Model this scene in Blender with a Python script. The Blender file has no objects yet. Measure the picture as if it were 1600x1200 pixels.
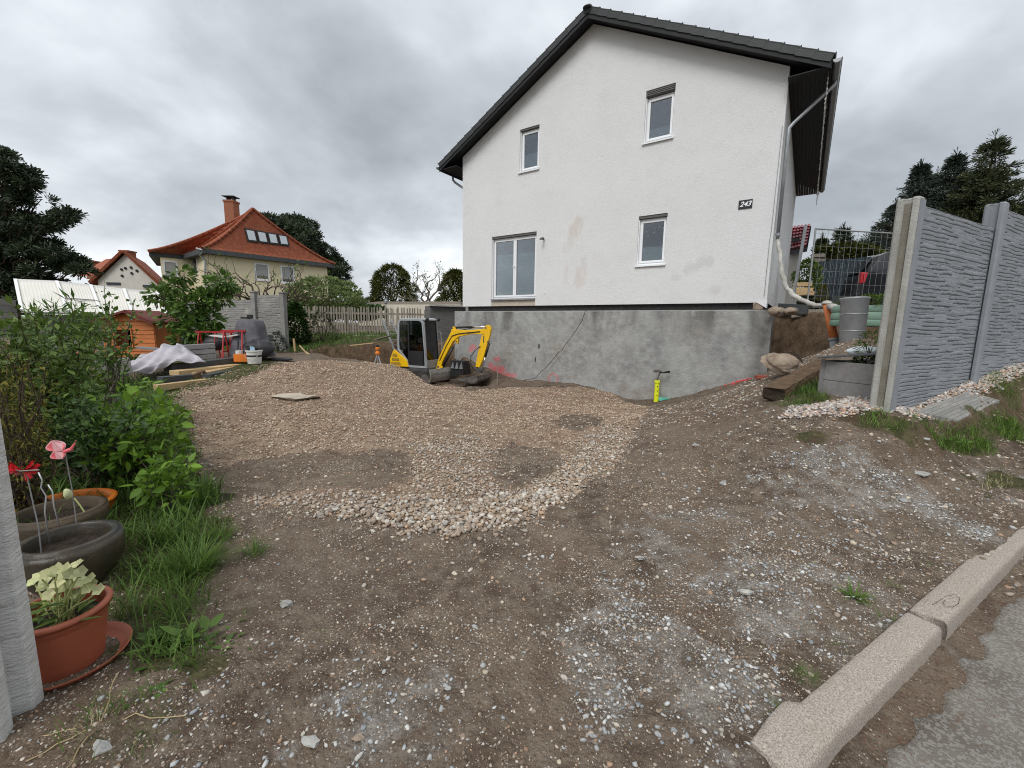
import bpy, bmesh, math, random
import numpy as np
from mathutils import Vector, Matrix, geometry
rng = np.random.default_rng(7)
random.seed(7)
PI = math.pi
S = bpy.context.scene
COL = S.collection

# ---------------------------------------------------------------- camera
EYE = 1.45
FPX = 656.0
_p, _r = math.radians(8.05), math.radians(0.97)
FW = np.array([0, math.cos(_p), -math.sin(_p)])
_u0 = np.array([0, math.sin(_p), math.cos(_p)]); _r0 = np.array([1., 0, 0])
RT = _r0*math.cos(_r) + _u0*math.sin(_r); UP = -_r0*math.sin(_r) + _u0*math.cos(_r)
CAM = np.array([0, 0, EYE])
cd = bpy.data.cameras.new('camera'); cam = bpy.data.objects.new('camera', cd); COL.objects.link(cam)
cd.sensor_width = 36; cd.lens = FPX/1600*36; cd.clip_start = 0.05; cd.clip_end = 2000
m = Matrix.Identity(4)
for i in range(3):
    m[i][0] = RT[i]; m[i][1] = UP[i]; m[i][2] = -FW[i]; m[i][3] = CAM[i]
cam.matrix_world = m
S.camera = cam

# ---------------------------------------------------------------- sky, sun, exposure
SUN_EL, SUN_AZ = math.radians(48), math.radians(205)     # azimuth measured from +Y towards +X; behind the camera
w = bpy.data.worlds.new("World"); S.world = w; w.use_nodes = True
nt = w.node_tree; nt.nodes.clear()
def N(nt, t, **k):
    n = nt.nodes.new(t)
    for a, b in k.items(): setattr(n, a, b)
    return n
out = N(nt, 'ShaderNodeOutputWorld'); bg = N(nt, 'ShaderNodeBackground'); bg.inputs[1].default_value = 0.108
sky = N(nt, 'ShaderNodeTexSky', sky_type='NISHITA'); sky.sun_disc = False
sky.sun_elevation = SUN_EL; sky.sun_rotation = SUN_AZ
sky.air_density = 1.2; sky.dust_density = 2.0
tc = N(nt, 'ShaderNodeTexCoord')
sep = N(nt, 'ShaderNodeSeparateXYZ'); nt.links.new(tc.outputs['Generated'], sep.inputs[0])
def mth(nt, op, a, b=None, clamp=False):
    n = N(nt, 'ShaderNodeMath', operation=op); n.use_clamp = clamp
    for i, v in enumerate((a, b)):
        if v is None: continue
        if isinstance(v, (int, float)): n.inputs[i].default_value = v
        else: nt.links.new(v, n.inputs[i])
    return n.outputs[0]
zz = mth(nt, 'ADD', mth(nt, 'ABSOLUTE', sep.outputs[2]), 0.42)
cx_ = mth(nt, 'DIVIDE', sep.outputs[0], zz); cy_ = mth(nt, 'DIVIDE', sep.outputs[1], zz)
cmb = N(nt, 'ShaderNodeCombineXYZ'); nt.links.new(cx_, cmb.inputs[0]); nt.links.new(cy_, cmb.inputs[1]); cmb.inputs[2].default_value = 3.3
def wnoise(scale, det, rough, dist, seed):
    mp = N(nt, 'ShaderNodeMapping'); mp.inputs['Location'].default_value = (seed, seed*.7, 0)
    nt.links.new(cmb.outputs[0], mp.inputs[0])
    n = N(nt, 'ShaderNodeTexNoise'); n.inputs['Scale'].default_value = scale; n.inputs['Detail'].default_value = det
    n.inputs['Roughness'].default_value = rough; n.inputs['Distortion'].default_value = dist
    nt.links.new(mp.outputs[0], n.inputs['Vector']); return n.outputs['Fac']
n1 = wnoise(0.85, 5, 0.5, 0.1, 4.1); n2 = wnoise(2.3, 7, 0.52, 0.15, 11.0)
mix = mth(nt, 'ADD', mth(nt, 'MULTIPLY', n1, 0.6), mth(nt, 'MULTIPLY', n2, 0.40))
cr = N(nt, 'ShaderNodeValToRGB'); nt.links.new(mix, cr.inputs[0])
e = cr.color_ramp.elements
e[0].position = 0.38; e[0].color = (2.7, 2.88, 3.1, 1)
e[1].position = 0.64; e[1].color = (9.2, 9.4, 9.5, 1)
x_ = cr.color_ramp.elements.new(0.475); x_.color = (4.1, 4.35, 4.65, 1)
x_ = cr.color_ramp.elements.new(0.56); x_.color = (6.1, 6.4, 6.7, 1)
mx = N(nt, 'ShaderNodeMix', data_type='RGBA'); mx.inputs[0].default_value = 0.93
nt.links.new(sky.outputs[0], mx.inputs[6]); nt.links.new(cr.outputs[0], mx.inputs[7])
nt.links.new(mx.outputs[2], bg.inputs[0]); nt.links.new(bg.outputs[0], out.inputs[0])

sl = bpy.data.lights.new('sun', 'SUN'); sl.energy = 1.5; sl.angle = math.radians(28); sl.color = (1, 0.985, 0.965)
so = bpy.data.objects.new('sun', sl); COL.objects.link(so)
sd = Vector((math.sin(SUN_AZ)*math.cos(SUN_EL), math.cos(SUN_AZ)*math.cos(SUN_EL), math.sin(SUN_EL)))
so.rotation_euler = sd.to_track_quat('Z', 'Y').to_euler(); so.location = (0, -20, 30)
vs = S.view_settings
vs.view_transform = 'Standard'; vs.look = 'None'; vs.gamma = 1; vs.exposure = 0.50
vs.use_curve_mapping = False
S.render.engine = 'CYCLES'
S.cycles.pixel_filter_type = 'BLACKMAN_HARRIS'; S.cycles.filter_width = 1.05
S.cycles.use_denoising = True
try: S.cycles.denoising_input_passes = 'RGB_ALBEDO_NORMAL'; S.cycles.denoising_prefilter = 'NONE'
except Exception: pass

# ---------------------------------------------------------------- projection helpers (photo pixel -> place)
def ray(x, y): return FW + RT*(x-800)/FPX - UP*(y-600)/FPX
def at(x, y, Y): d = ray(x, y); return CAM + d*Y/d[1]
def onz(x, y, z): d = ray(x, y); return CAM + d*(z-EYE)/d[2]
def onpl(x, y, q, n): d = ray(x, y); n = np.array(n, float); return CAM + d*(np.dot(np.array(q)-CAM, n)/np.dot(d, n))

# ---------------------------------------------------------------- materials
def mat(name, c1, c2=None, scale=6, rough=0.8, bump=0.0, bscale=40, metal=0.0, detail=6, c3=None, s3=1.0, t3=(0.55, 0.7), attr=None, spec=0.4, rand=0.0, stretch=None, inst=False):
    mt = bpy.data.materials.new(name); mt.use_nodes = True
    nt = mt.node_tree; b = nt.nodes['Principled BSDF']
    b.inputs['Roughness'].default_value = rough; b.inputs['Metallic'].default_value = metal
    b.inputs['Specular IOR Level'].default_value = spec
    tc = N(nt, 'ShaderNodeTexCoord'); vec = tc.outputs['Object']
    oi = N(nt, 'ShaderNodeObjectInfo')
    if rand or inst:
        va = N(nt, 'ShaderNodeVectorMath', operation='ADD'); nt.links.new(vec, va.inputs[0])
        cm = N(nt, 'ShaderNodeCombineXYZ'); r_ = mth(nt, 'MULTIPLY', oi.outputs['Random'], 40.0)
        nt.links.new(r_, cm.inputs[0]); nt.links.new(r_, cm.inputs[1]); nt.links.new(cm.outputs[0], va.inputs[1]); vec = va.outputs[0]
    if stretch:
        mp = N(nt, 'ShaderNodeMapping'); mp.inputs['Scale'].default_value = stretch; nt.links.new(vec, mp.inputs[0]); vec = mp.outputs[0]
    def noise(sc, det=detail, rgh=0.6):
        n = N(nt, 'ShaderNodeTexNoise'); n.inputs['Scale'].default_value = sc; n.inputs['Detail'].default_value = det
        n.inputs['Roughness'].default_value = rgh; nt.links.new(vec, n.inputs['Vector']); return n.outputs['Fac']
    def ramp(f, a, b_):
        r = N(nt, 'ShaderNodeMapRange'); r.inputs[1].default_value = a; r.inputs[2].default_value = b_; nt.links.new(f, r.inputs[0]); return r.outputs[0]
    def mixc(f, a, b_):
        x = N(nt, 'ShaderNodeMix', data_type='RGBA')
        if isinstance(f, float): x.inputs[0].default_value = f
        else: nt.links.new(f, x.inputs[0])
        for i, v in ((6, a), (7, b_)):
            if isinstance(v, (tuple, list)): x.inputs[i].default_value = (*v[:3], 1)
            else: nt.links.new(v, x.inputs[i])
        return x.outputs[2]
    col = c1
    if c2 is not None: col = mixc(ramp(noise(scale), 0.35, 0.65), c1, c2)
    if c3 is not None: col = mixc(ramp(noise(s3, 8), *t3), col, c3)
    if attr:
        a = N(nt, 'ShaderNodeAttribute'); a.attribute_name = attr
        x = N(nt, 'ShaderNodeMix', data_type='RGBA', blend_type='MULTIPLY'); x.inputs[0].default_value = 1
        if isinstance(col, tuple): x.inputs[6].default_value = (*col[:3], 1)
        else: nt.links.new(col, x.inputs[6])
        nt.links.new(a.outputs['Color'], x.inputs[7]); col = x.outputs[2]
    if rand:
        hs = N(nt, 'ShaderNodeHueSaturation')
        v = N(nt, 'ShaderNodeMapRange'); v.inputs[3].default_value = 1-rand; v.inputs[4].default_value = 1+rand
        nt.links.new(oi.outputs['Random'], v.inputs[0]); nt.links.new(v.outputs[0], hs.inputs['Value'])
        if isinstance(col, tuple): hs.inputs['Color'].default_value = (*col[:3], 1)
        else: nt.links.new(col, hs.inputs['Color'])
        col = hs.outputs[0]
    if isinstance(col, tuple): b.inputs['Base Color'].default_value = (*col[:3], 1)
    else: nt.links.new(col, b.inputs['Base Color'])
    if bump:
        bp = N(nt, 'ShaderNodeBump'); bp.inputs['Strength'].default_value = bump; bp.inputs['Distance'].default_value = 0.02
        nt.links.new(noise(bscale, 5, 0.65), bp.inputs['Height']); nt.links.new(bp.outputs[0], b.inputs['Normal'])
    return mt

M = {}
M['stucco'] = mat('white_stucco', (.78,.785,.79), (.73,.735,.74), 0.7, .92, .55, 55, c3=(.66,.63,.58), s3=0.55, t3=(.60,.80))
M['render_in'] = mat('reveal_plaster', (.74,.73,.71), (.66,.65,.62), 3, .9, .2, 60)
M['beige_board'] = mat('beige_insulation_board', (.52,.46,.38), (.43,.38,.32), 8, .9, .3, 60)
M['upvc'] = mat('white_window_plastic', (.82,.83,.84), (.78,.79,.80), 2, .35, 0, spec=.5)
M['shutter'] = mat('grey_shutter_box', (.13,.125,.12), (.09,.085,.08), 12, .5, .2, 30)  # grey of the ur box, also of the painted reveal-shade strips
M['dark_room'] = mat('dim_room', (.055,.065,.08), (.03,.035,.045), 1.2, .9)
M['shutter_pale'] = mat('pale_grey_roller_shutter', (.38,.385,.38), (.33,.335,.33), 2, .8)
M['blind'] = mat('pale_pleated_blind', (.50,.60,.59), (.42,.52,.51), 3, .8)
M['blind2'] = mat('pale_pleated_blind_upper', (.50,.56,.58), (.42,.48,.5), 3, .8)
M['tar'] = mat('black_bitumen_coat', (.012,.012,.013), (.03,.03,.03), 9, .7, .8, 30, c3=(.35,.35,.33), s3=7, t3=(.70,.76))
M['roof_dark'] = mat('anthracite_tile', (.038,.042,.042), (.028,.03,.031), 4, .55, .25, 30, rand=.15)
M['soffit'] = mat('black_soffit_board', (.014,.015,.016), (.010,.011,.012), 6, .7, .2, 30)
M['zinc'] = mat('zinc_sheet', (.36,.37,.38), (.27,.28,.29), 5, .45, .1, 20, metal=.45)
M['zinc_pale'] = mat('galvanised_pipe', (.50,.51,.52), (.38,.39,.40), 7, .45, .1, 25, metal=.55)
M['hose'] = mat('off_white_fabric_hose', (.50,.49,.45), (.36,.345,.31), 5, .9, .5, 25)
M['black'] = mat('black_plastic', (.016,.016,.017), (.022,.022,.023), 8, .5)
M['rubber'] = mat('dusty_black_rubber', (.022,.021,.020), (.06,.05,.042), 6, .85, .3, 30)
M['steel'] = mat('worn_steel', (.24,.23,.22), (.12,.10,.085), 9, .5, .3, 30, metal=.6)
M['blade'] = mat('worn_grey_steel', (.36,.35,.32), (.17,.15,.13), 5, .6, .3, 20, metal=.25)
M['yellow'] = mat('yellow_machine_paint', (.83,.50,.006), (.77,.44,.006), 3, .38, .05, 20, spec=.5, c3=(.40,.27,.06), s3=6, t3=(.66,.8))
M['cabgrey'] = mat('light_grey_machine_paint', (.34,.35,.36), (.28,.29,.30), 4, .42, .05, 20)
M['darkgrey'] = mat('dark_grey_machine_paint', (.055,.057,.06), (.08,.075,.07), 6, .6, .2, 20)
M['chrome'] = mat('chromed_rod', (.75,.75,.75), None, rough=.18, metal=1)
M['red'] = mat('red_paint', (.42,.02,.02), (.33,.02,.02), 8, .5, .1, 30)
M['redlamp'] = mat('red_tail_lamp', (.50,.012,.02), (.35,.01,.015), 14, .2, spec=.6)
M['orange_pvc'] = mat('orange_drain_pipe', (.62,.19,.055), (.52,.15,.045), 5, .45, .1, 20)
M['grey_pvc'] = mat('grey_pipe_sleeve', (.26,.27,.28), (.20,.21,.21), 5, .5, .1, 20)
M['orange'] = mat('orange_plastic', (.72,.20,.02), (.62,.16,.02), 5, .45)
M['terracotta'] = mat('terracotta_plastic', (.36,.10,.05), (.30,.085,.045), 4, .5, .12, 20)
M['pot_dark'] = mat('dark_glazed_pot', (.026,.021,.015), (.070,.055,.036), 4, .36, .35, 22, c3=(.035,.05,.05), s3=3, t3=(.5,.7))
M['soil'] = mat('potting_soil', (.020,.014,.010), (.05,.033,.022), 30, 1, 1.0, 90)
M['post'] = mat('bare_concrete_post', (.40,.395,.365), (.30,.295,.27), 3, .9, .5, 50, c3=(.25,.24,.20), s3=2.2, t3=(.56,.72), rand=.05)
M['groove'] = mat('mossy_concrete_groove', (.17,.155,.12), (.23,.21,.17), 5, .95, .4, 40)
M['panel'] = mat('grey_painted_fence_panel', (.255,.268,.288), (.215,.227,.245), 5, .8, .25, 90, rand=.03)
M['panel_old'] = mat('weathered_fence_panel', (.27,.265,.25), (.20,.195,.18), 4, .92, .4, 40, c3=(.36,.34,.30), s3=2, t3=(.55,.7), rand=.06)
M['whitepost'] = mat('whitewashed_concrete', (.74,.74,.72), (.58,.58,.56), 5, .85, .9, 26, stretch=(1,1,3.5), c3=(.34,.34,.31), s3=6, t3=(.6,.75))
M['kerb'] = mat('granite_kerb', (.52,.45,.38), (.22,.19,.165), 170, .88, .5, 220, detail=4, c3=(.34,.285,.22), s3=4.0, t3=(.56,.74), rand=.04)
M['wood_new'] = mat('fresh_sawn_wood', (.55,.40,.22), (.43,.29,.14), 6, .75, .2, 30, stretch=(1,8,8), rand=.12)
M['wood_old'] = mat('weathered_timber', (.17,.105,.055), (.07,.042,.025), 5, .9, .8, 26, stretch=(1,7,7), c3=(.30,.21,.12), s3=3, t3=(.58,.7))
M['wood_end'] = mat('rotten_timber_end', (.022,.014,.009), (.05,.032,.02), 14, .95, 1.0, 40)
M['wood_grey'] = mat('grey_fence_wood', (.28,.245,.20), (.19,.165,.135), 5, .9, .3, 30, rand=.22, stretch=(6,6,1))
M['playwood'] = mat('orange_stained_wood', (.47,.16,.045), (.36,.115,.03), 5, .65, .2, 30, stretch=(1,1,6), rand=.08)
M['playroof'] = mat('red_brown_felt', (.15,.04,.03), (.11,.03,.025), 8, .85, .3, 50)
M['composite'] = mat('grey_composite_board', (.235,.225,.22), (.19,.18,.175), 4, .75, .2, 50, stretch=(1,6,6), rand=.10)
M['composite_dk'] = mat('anthracite_composite_board', (.045,.05,.052), (.065,.068,.068), 6, .7, .2, 40, rand=.15)
M['tarp'] = mat('lilac_grey_tarp', (.44,.41,.44), (.36,.34,.37), 3, .7, .3, 12, c3=(.26,.25,.27), s3=2.5, t3=(.58,.72))
M['cover'] = mat('dark_grey_cover_cloth', (.12,.115,.13), (.06,.058,.066), 4, .65, .3, 14)
M['cover_dk'] = mat('black_foil', (.022,.021,.024), (.035,.033,.038), 4, .5, .3, 14)
M['bucket'] = mat('white_bucket_plastic', (.66,.66,.62), (.55,.54,.50), 6, .5)
M['bluelid'] = mat('pale_blue_label', (.25,.45,.60), (.40,.55,.66), 16, .5)
M['brick'] = mat('red_brick', (.33,.085,.05), (.24,.06,.04), 12, .9, .5, 60)
M['signal'] = mat('neon_yellow_pipe', (.78,.82,.02), (.70,.74,.02), 6, .5)
M['pinkpaint'] = mat('neon_red_marking_paint', (.75,.07,.08), (.50,.06,.055), 14, .8, .4, 60)
M['greenbag'] = mat('turquoise_plastic_bag', (.07,.33,.24), (.14,.46,.36), 8, .4, .3, 20)
M['whitebag'] = mat('white_plastic_sack', (.68,.72,.74), (.50,.55,.58), 6, .45, .4, 20, c3=(.10,.16,.2), s3=7, t3=(.66,.72))
M['stone_tan'] = mat('tan_boulder', (.36,.29,.22), (.17,.125,.09), 5, .95, 1.0, 18, c3=(.56,.51,.44), s3=4, t3=(.55,.68))
M['stone_grey'] = mat('pale_grey_stone', (.38,.375,.35), (.25,.25,.24), 8, .9, .6, 30, rand=.15, c3=(.50,.48,.42), s3=5, t3=(.55,.68))
M['rope'] = mat('dark_rusty_cable', (.05,.035,.025), (.03,.025,.02), 20, .8)
M['cream_pale'] = mat('pale_cream_render', (.60,.55,.45), (.54,.49,.40), 1.5, .92)
M['cream'] = mat('cream_render', (.76,.67,.46), (.72,.63,.43), 1.5, .92, .2, 40)
M['white_render'] = mat('old_white_render', (.60,.57,.52), (.54,.51,.46), 2, .92, .2, 40)
M['white_trim'] = mat('white_trim', (.76,.76,.74), None, rough=.7)
M['roofred'] = mat('red_roof_tile_cladding', (.37,.10,.048), (.28,.075,.038), 3, .8, .6, 12, c3=(.42,.15,.075), s3=6, t3=(.5,.62))
M['roofwine'] = mat('wine_red_glazed_tile', (.22,.012,.025), (.16,.01,.02), 8, .35, .3, 14, rand=.1)
M['chimney'] = mat('chimney_brick', (.32,.13,.07), (.24,.09,.05), 14, .9, .4, 30)
M['bark'] = mat('brown_bark', (.085,.06,.042), (.045,.032,.024), 12, .95, .9, 30)
M['bark_grey'] = mat('grey_branch_bark', (.15,.13,.105), (.08,.065,.05), 12, .95, .6, 30)
M['canopy'] = mat('cream_corrugated_sheet', (.66,.64,.58), (.60,.58,.52), 1.0, .6, .1, 10)
M['mesh'] = mat('galvanised_wire', (.30,.31,.31), None, rough=.5, metal=.5)
M['petrol'] = mat('petrol_blue_strip', (.040,.058,.072), (.028,.042,.055), 5, .6, .2, 20, rand=.3)
M['carpaint'] = mat('black_car_paint', (.012,.013,.015), None, rough=.2, spec=.6)
M['carglass'] = mat('tinted_car_glass', (.02,.022,.025), None, rough=.06, spec=.8)
M['greenmetal'] = mat('pale_green_metal', (.22,.34,.26), (.18,.29,.22), 4, .5, .1, 20)
M['pinkwing'] = mat('pink_painted_wing', (.75,.16,.18), (.70,.13,.15), 5, .5)
M['palewing'] = mat('pale_wing_edge', (.66,.36,.38), None, rough=.5)
M['redfoil'] = mat('glittering_red_foil', (.60,.015,.02), (.25,.008,.01), 22, .22, 1.0, 60, metal=.7)
M['petal'] = mat('pale_green_sepal', (.42,.48,.20), (.54,.50,.28), 20, .7, attr='Col')
M['sign'] = mat('black_sign_plate', (.02,.02,.022), None, rough=.4)
M['slab_tan'] = mat('pale_worn_slab', (.48,.42,.34), (.36,.31,.25), 6, .9, .5, 40)
M['pot_brown'] = mat('brown_crusty_pot', (.085,.06,.035), (.05,.038,.025), 6, .7, .5, 30)
def glass_mat(name, tint, ior=1.55, alpha=.22):
    mt = bpy.data.materials.new(name); mt.use_nodes = True; nt = mt.node_tree; nt.nodes.clear()
    o = N(nt, 'ShaderNodeOutputMaterial'); g = N(nt, 'ShaderNodeBsdfGlossy'); g.inputs['Roughness'].default_value = .03
    g.inputs['Color'].default_value = (.9, .92, .95, 1)
    t = N(nt, 'ShaderNodeBsdfTransparent'); t.inputs[0].default_value = (*tint, 1)
    fr = N(nt, 'ShaderNodeFresnel'); fr.inputs[0].default_value = ior
    f = mth(nt, 'ADD', fr.outputs[0], alpha, True)
    mx = N(nt, 'ShaderNodeMixShader'); nt.links.new(f, mx.inputs[0]); nt.links.new(t.outputs[0], mx.inputs[1]); nt.links.new(g.outputs[0], mx.inputs[2])
    nt.links.new(mx.outputs[0], o.inputs[0]); return mt
M['glass'] = glass_mat('window_glass', (.80,.84,.86), 1.5, .12)
M['cabglass'] = glass_mat('cab_glass', (.36,.40,.41), 1.45, .03)
def leafmat(name, c1, c2, rough=.55, trans=.25):
    mt = bpy.data.materials.new(name); mt.use_nodes = True; nt = mt.node_tree
    b = nt.nodes['Principled BSDF']; a = N(nt, 'ShaderNodeAttribute'); a.attribute_name = 'Col'
    x = N(nt, 'ShaderNodeMix', data_type='RGBA'); x.inputs[6].default_value = (*c1, 1); x.inputs[7].default_value = (*c2, 1)
    nt.links.new(a.outputs['Fac'], x.inputs[0]); nt.links.new(x.outputs[2], b.inputs['Base Color'])
    b.inputs['Roughness'].default_value = rough; b.inputs['Specular IOR Level'].default_value = .3
    if trans:
        o = nt.nodes['Material Output']; tr = N(nt, 'ShaderNodeBsdfTranslucent'); nt.links.new(x.outputs[2], tr.inputs[0])
        ms = N(nt, 'ShaderNodeMixShader'); ms.inputs[0].default_value = trans
        nt.links.new(b.outputs[0], ms.inputs[1]); nt.links.new(tr.outputs[0], ms.inputs[2]); nt.links.new(ms.outputs[0], o.inputs[0])
    return mt
M['leaf_lime'] = leafmat('bright_shrub_leaf', (.075,.155,.016), (.20,.34,.04), .5, .35)
M['leaf_mid'] = leafmat('garden_leaf', (.045,.085,.018), (.15,.22,.04), .5, .25)
M['leaf_dark'] = leafmat('dark_leaf', (.024,.055,.015), (.07,.13,.028), .45, .2)
M['leaf_gold'] = leafmat('golden_conifer_spray', (.065,.085,.012), (.21,.17,.022), .7, .2)
M['leaf_fresh'] = leafmat('fresh_tree_leaf', (.055,.115,.022), (.14,.23,.045), .5, .3)
M['leaf_pale'] = leafmat('pale_spring_leaf', (.13,.19,.065), (.27,.33,.13), .6, .35)
M['needle'] = leafmat('dark_pine_needle', (.012,.024,.010), (.045,.066,.024), .6, .1)
M['needle_blue'] = leafmat('blue_spruce_needle', (.020,.032,.024), (.07,.088,.065), .65, .1)
M['needle_brown'] = leafmat('olive_brown_needle', (.022,.034,.012), (.068,.076,.026), .65, .1)
M['thuja'] = leafmat('thuja_spray', (.035,.045,.008), (.12,.125,.02), .7, .15)
M['grass'] = leafmat('grass_blade', (.045,.095,.016), (.13,.22,.035), .6, .3)
M['grass_br'] = leafmat('fresh_weed_leaf', (.07,.135,.02), (.15,.25,.04), .6, .3)
M['straw'] = leafmat('dry_straw', (.38,.30,.16), (.52,.44,.27), .8, .1)
M['stones'] = mat('loose_stone', (1,1,1), (.72,.70,.68), 60, .9, .35, 120, attr='Col')
M['litter'] = leafmat('rusty_needle_litter', (.11,.05,.028), (.20,.085,.04), .9, 0)

# ---------------------------------------------------------------- mesh helpers
OFF = {}
def tag(o, label=None, cat=None, group=None, kind=None):
    if label: o['label'] = label
    if cat: o['category'] = cat
    if group: o['group'] = group
    if kind: o['kind'] = kind
    return o
def thing(name, label, cat, loc=(0, 0, 0), rotz=0, group=None, world=False):
    o = bpy.data.objects.new(name, None); COL.objects.link(o); o.empty_display_size = .2
    o.location = Vector([float(v) for v in loc]); o.rotation_euler = (0, 0, rotz)
    OFF[o.name] = np.array(loc, float) if world else None
    return tag(o, label, cat, group)
def root_off(o):
    while o is not None:
        if o.name in OFF and OFF[o.name] is not None: return OFF[o.name]
        o = o.parent
    return None
def link(name, me, parent=None, mats=None, smooth=False):
    if mats is not None:
        for x in (mats if isinstance(mats, (list, tuple)) else [mats]): me.materials.append(M[x] if isinstance(x, str) else x)
    if smooth: me.polygons.foreach_set('use_smooth', [True]*len(me.polygons))
    o = bpy.data.objects.new(name, me); COL.objects.link(o)
    if parent is not None: o.parent = parent
    return o
class MB:
    def __init__(s): s.v = []; s.f = []; s.m = []
    def add(s, vs, fs, mi=0):
        k = len(s.v); s.v += [tuple(float(c) for c in p) for p in vs]; s.f += [tuple(i+k for i in f) for f in fs]; s.m += [mi]*len(fs)
        return s
    def box(s, c, d, R=None, mi=0):
        c = np.array(c, float); d = np.array(d, float)/2
        P = np.array([(x, y, z) for x in (-1, 1) for y in (-1, 1) for z in (-1, 1)])*d
        if R is not None: P = P @ np.array(R).T
        return s.add(P+c, [(0,1,3,2),(4,6,7,5),(0,4,5,1),(2,3,7,6),(0,2,6,4),(1,5,7,3)], mi)
    def beam(s, a, b, wd, h, up=(0,0,1), mi=0):
        a, b = np.array(a, float), np.array(b, float); x = b-a; L = np.linalg.norm(x); x /= L
        y = np.cross(up, x); y /= np.linalg.norm(y); z = np.cross(x, y)
        return s.box((a+b)/2, (L, wd, h), np.stack([x, y, z], 1), mi)
    def tube(s, pts, r, n=8, cap=True, mi=0):
        P = [np.array(p, float) for p in pts]; k = len(P)
        rs = r if isinstance(r, (list, tuple, np.ndarray)) else [r]*k
        vs = []; prev = None
        for i in range(k):
            t = P[min(i+1, k-1)]-P[max(i-1, 0)]; t /= (np.linalg.norm(t)+1e-9)
            if prev is None: a = np.cross(t, (0,0,1) if abs(t[2]) < .9 else (1,0,0))
            else: a = prev-t*np.dot(prev, t)
            a /= (np.linalg.norm(a)+1e-9); prev = a; b = np.cross(t, a)
            for j in range(n):
                q = 2*PI*j/n; vs.append(P[i]+(a*math.cos(q)+b*math.sin(q))*rs[i])
        fs = [(i*n+j, i*n+(j+1) % n, (i+1)*n+(j+1) % n, (i+1)*n+j) for i in range(k-1) for j in range(n)]
        if cap: fs += [tuple(range(n-1, -1, -1)), tuple((k-1)*n+j for j in range(n))]
        return s.add(vs, fs, mi)
    def lathe(s, prof, c=(0,0,0), n=20, R=None, mi=0, sx=1, sy=1, cap=True):
        vs = []
        for r, z in prof:
            for j in range(n):
                q = 2*PI*j/n; vs.append((r*math.cos(q)*sx, r*math.sin(q)*sy, z))
        vs = np.array(vs)
        if R is not None: vs = vs @ np.array(R).T
        vs = vs+np.array(c, float); k = len(prof)
        fs = [(i*n+j, i*n+(j+1) % n, (i+1)*n+(j+1) % n, (i+1)*n+j) for i in range(k-1) for j in range(n)]
        if cap: fs += [tuple(range(n-1, -1, -1)), tuple((k-1)*n+j for j in range(n))]
        return s.add(vs, fs, mi)
    def prism(s, poly, f0, f1, mi=0):      # poly: 2D points, f0/f1 map (u,v)->3D for the two faces
        k = len(poly); vs = [f0(*p) for p in poly]+[f1(*p) for p in poly]
        return s.add(vs, [tuple(range(k)), tuple(range(2*k-1, k-1, -1))]+[(i, i+k, (i+1) % k+k, (i+1) % k) for i in range(k)], mi)
    def build(s, name, mats, parent=None, smooth=False, bevel=0, seg=2, off=True):
        v = np.array(s.v, float)
        if off is not None and off is not False and parent is not None:
            o_ = root_off(parent)
            if o_ is not None: v = v-o_
        me = bpy.data.meshes.new(name); me.from_pydata(v.tolist(), [], s.f)
        if any(s.m): me.polygons.foreach_set('material_index', s.m)
        bm = bmesh.new(); bm.from_mesh(me); bmesh.ops.recalc_face_normals(bm, faces=bm.faces); bm.to_mesh(me); bm.free()
        o = link(name, me, parent, mats, smooth)
        if bevel:
            b = o.modifiers.new('bevel', 'BEVEL'); b.width = bevel; b.segments = seg; b.limit_method = 'ANGLE'; b.angle_limit = .6
        return o
def top(o, label, cat, group=None, kind=None, origin=None):
    """turn a single mesh built in world coordinates into a top-level thing with its origin at its base"""
    me = o.data; n = len(me.vertices); co = np.empty(n*3); me.vertices.foreach_get('co', co); co = co.reshape(-1, 3)
    c = np.array([co[:,0].mean(), co[:,1].mean(), co[:,2].min()]) if origin is None else np.array(origin, float)
    me.vertices.foreach_set('co', (co-c).ravel()); o.location = c.tolist(); me.update()
    return tag(o, label, cat, group, kind)
def fastmesh(name, V, Fc, mats, parent=None, col=None, smooth=False, shift=True):
    """V (n,3); Fc list of (m,k) index arrays"""
    V = np.asarray(V, float)
    if parent is not None and shift:
        o_ = root_off(parent)
        if o_ is not None: V = V-o_
    Fc = [np.asarray(f) for f in Fc if len(f)]
    me = bpy.data.meshes.new(name); me.vertices.add(len(V)); me.vertices.foreach_set('co', V.ravel())
    tot = np.concatenate([np.full(len(f), f.shape[1]) for f in Fc]); idx = np.concatenate([f.ravel() for f in Fc])
    me.loops.add(len(idx)); me.loops.foreach_set('vertex_index', idx.astype(np.int32))
    me.polygons.add(len(tot)); st = np.concatenate([[0], np.cumsum(tot)[:-1]])
    me.polygons.foreach_set('loop_start', st.astype(np.int32)); me.polygons.foreach_set('loop_total', tot.astype(np.int32))
    me.update(calc_edges=True); me.validate()
    if col is not None:
        a = me.color_attributes.new('Col', 'FLOAT_COLOR', 'POINT')
        c = np.asarray(col, float)
        if c.ndim == 1: c = np.stack([c, c, c], 1)
        a.data.foreach_set('color', np.concatenate([c, np.ones((len(c), 1))], 1).ravel())
    return link(name, me, parent, mats, smooth)
def rotz(a):
    c, s_ = np.cos(a), np.sin(a); z = np.zeros_like(c); o = np.ones_like(c)
    return np.stack([np.stack([c, -s_, z], -1), np.stack([s_, c, z], -1), np.stack([z, z, o], -1)], -2)
def rotx(a):
    c, s_ = np.cos(a), np.sin(a); z = np.zeros_like(c); o = np.ones_like(c)
    return np.stack([np.stack([o, z, z], -1), np.stack([z, c, -s_], -1), np.stack([z, s_, c], -1)], -2)
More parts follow.
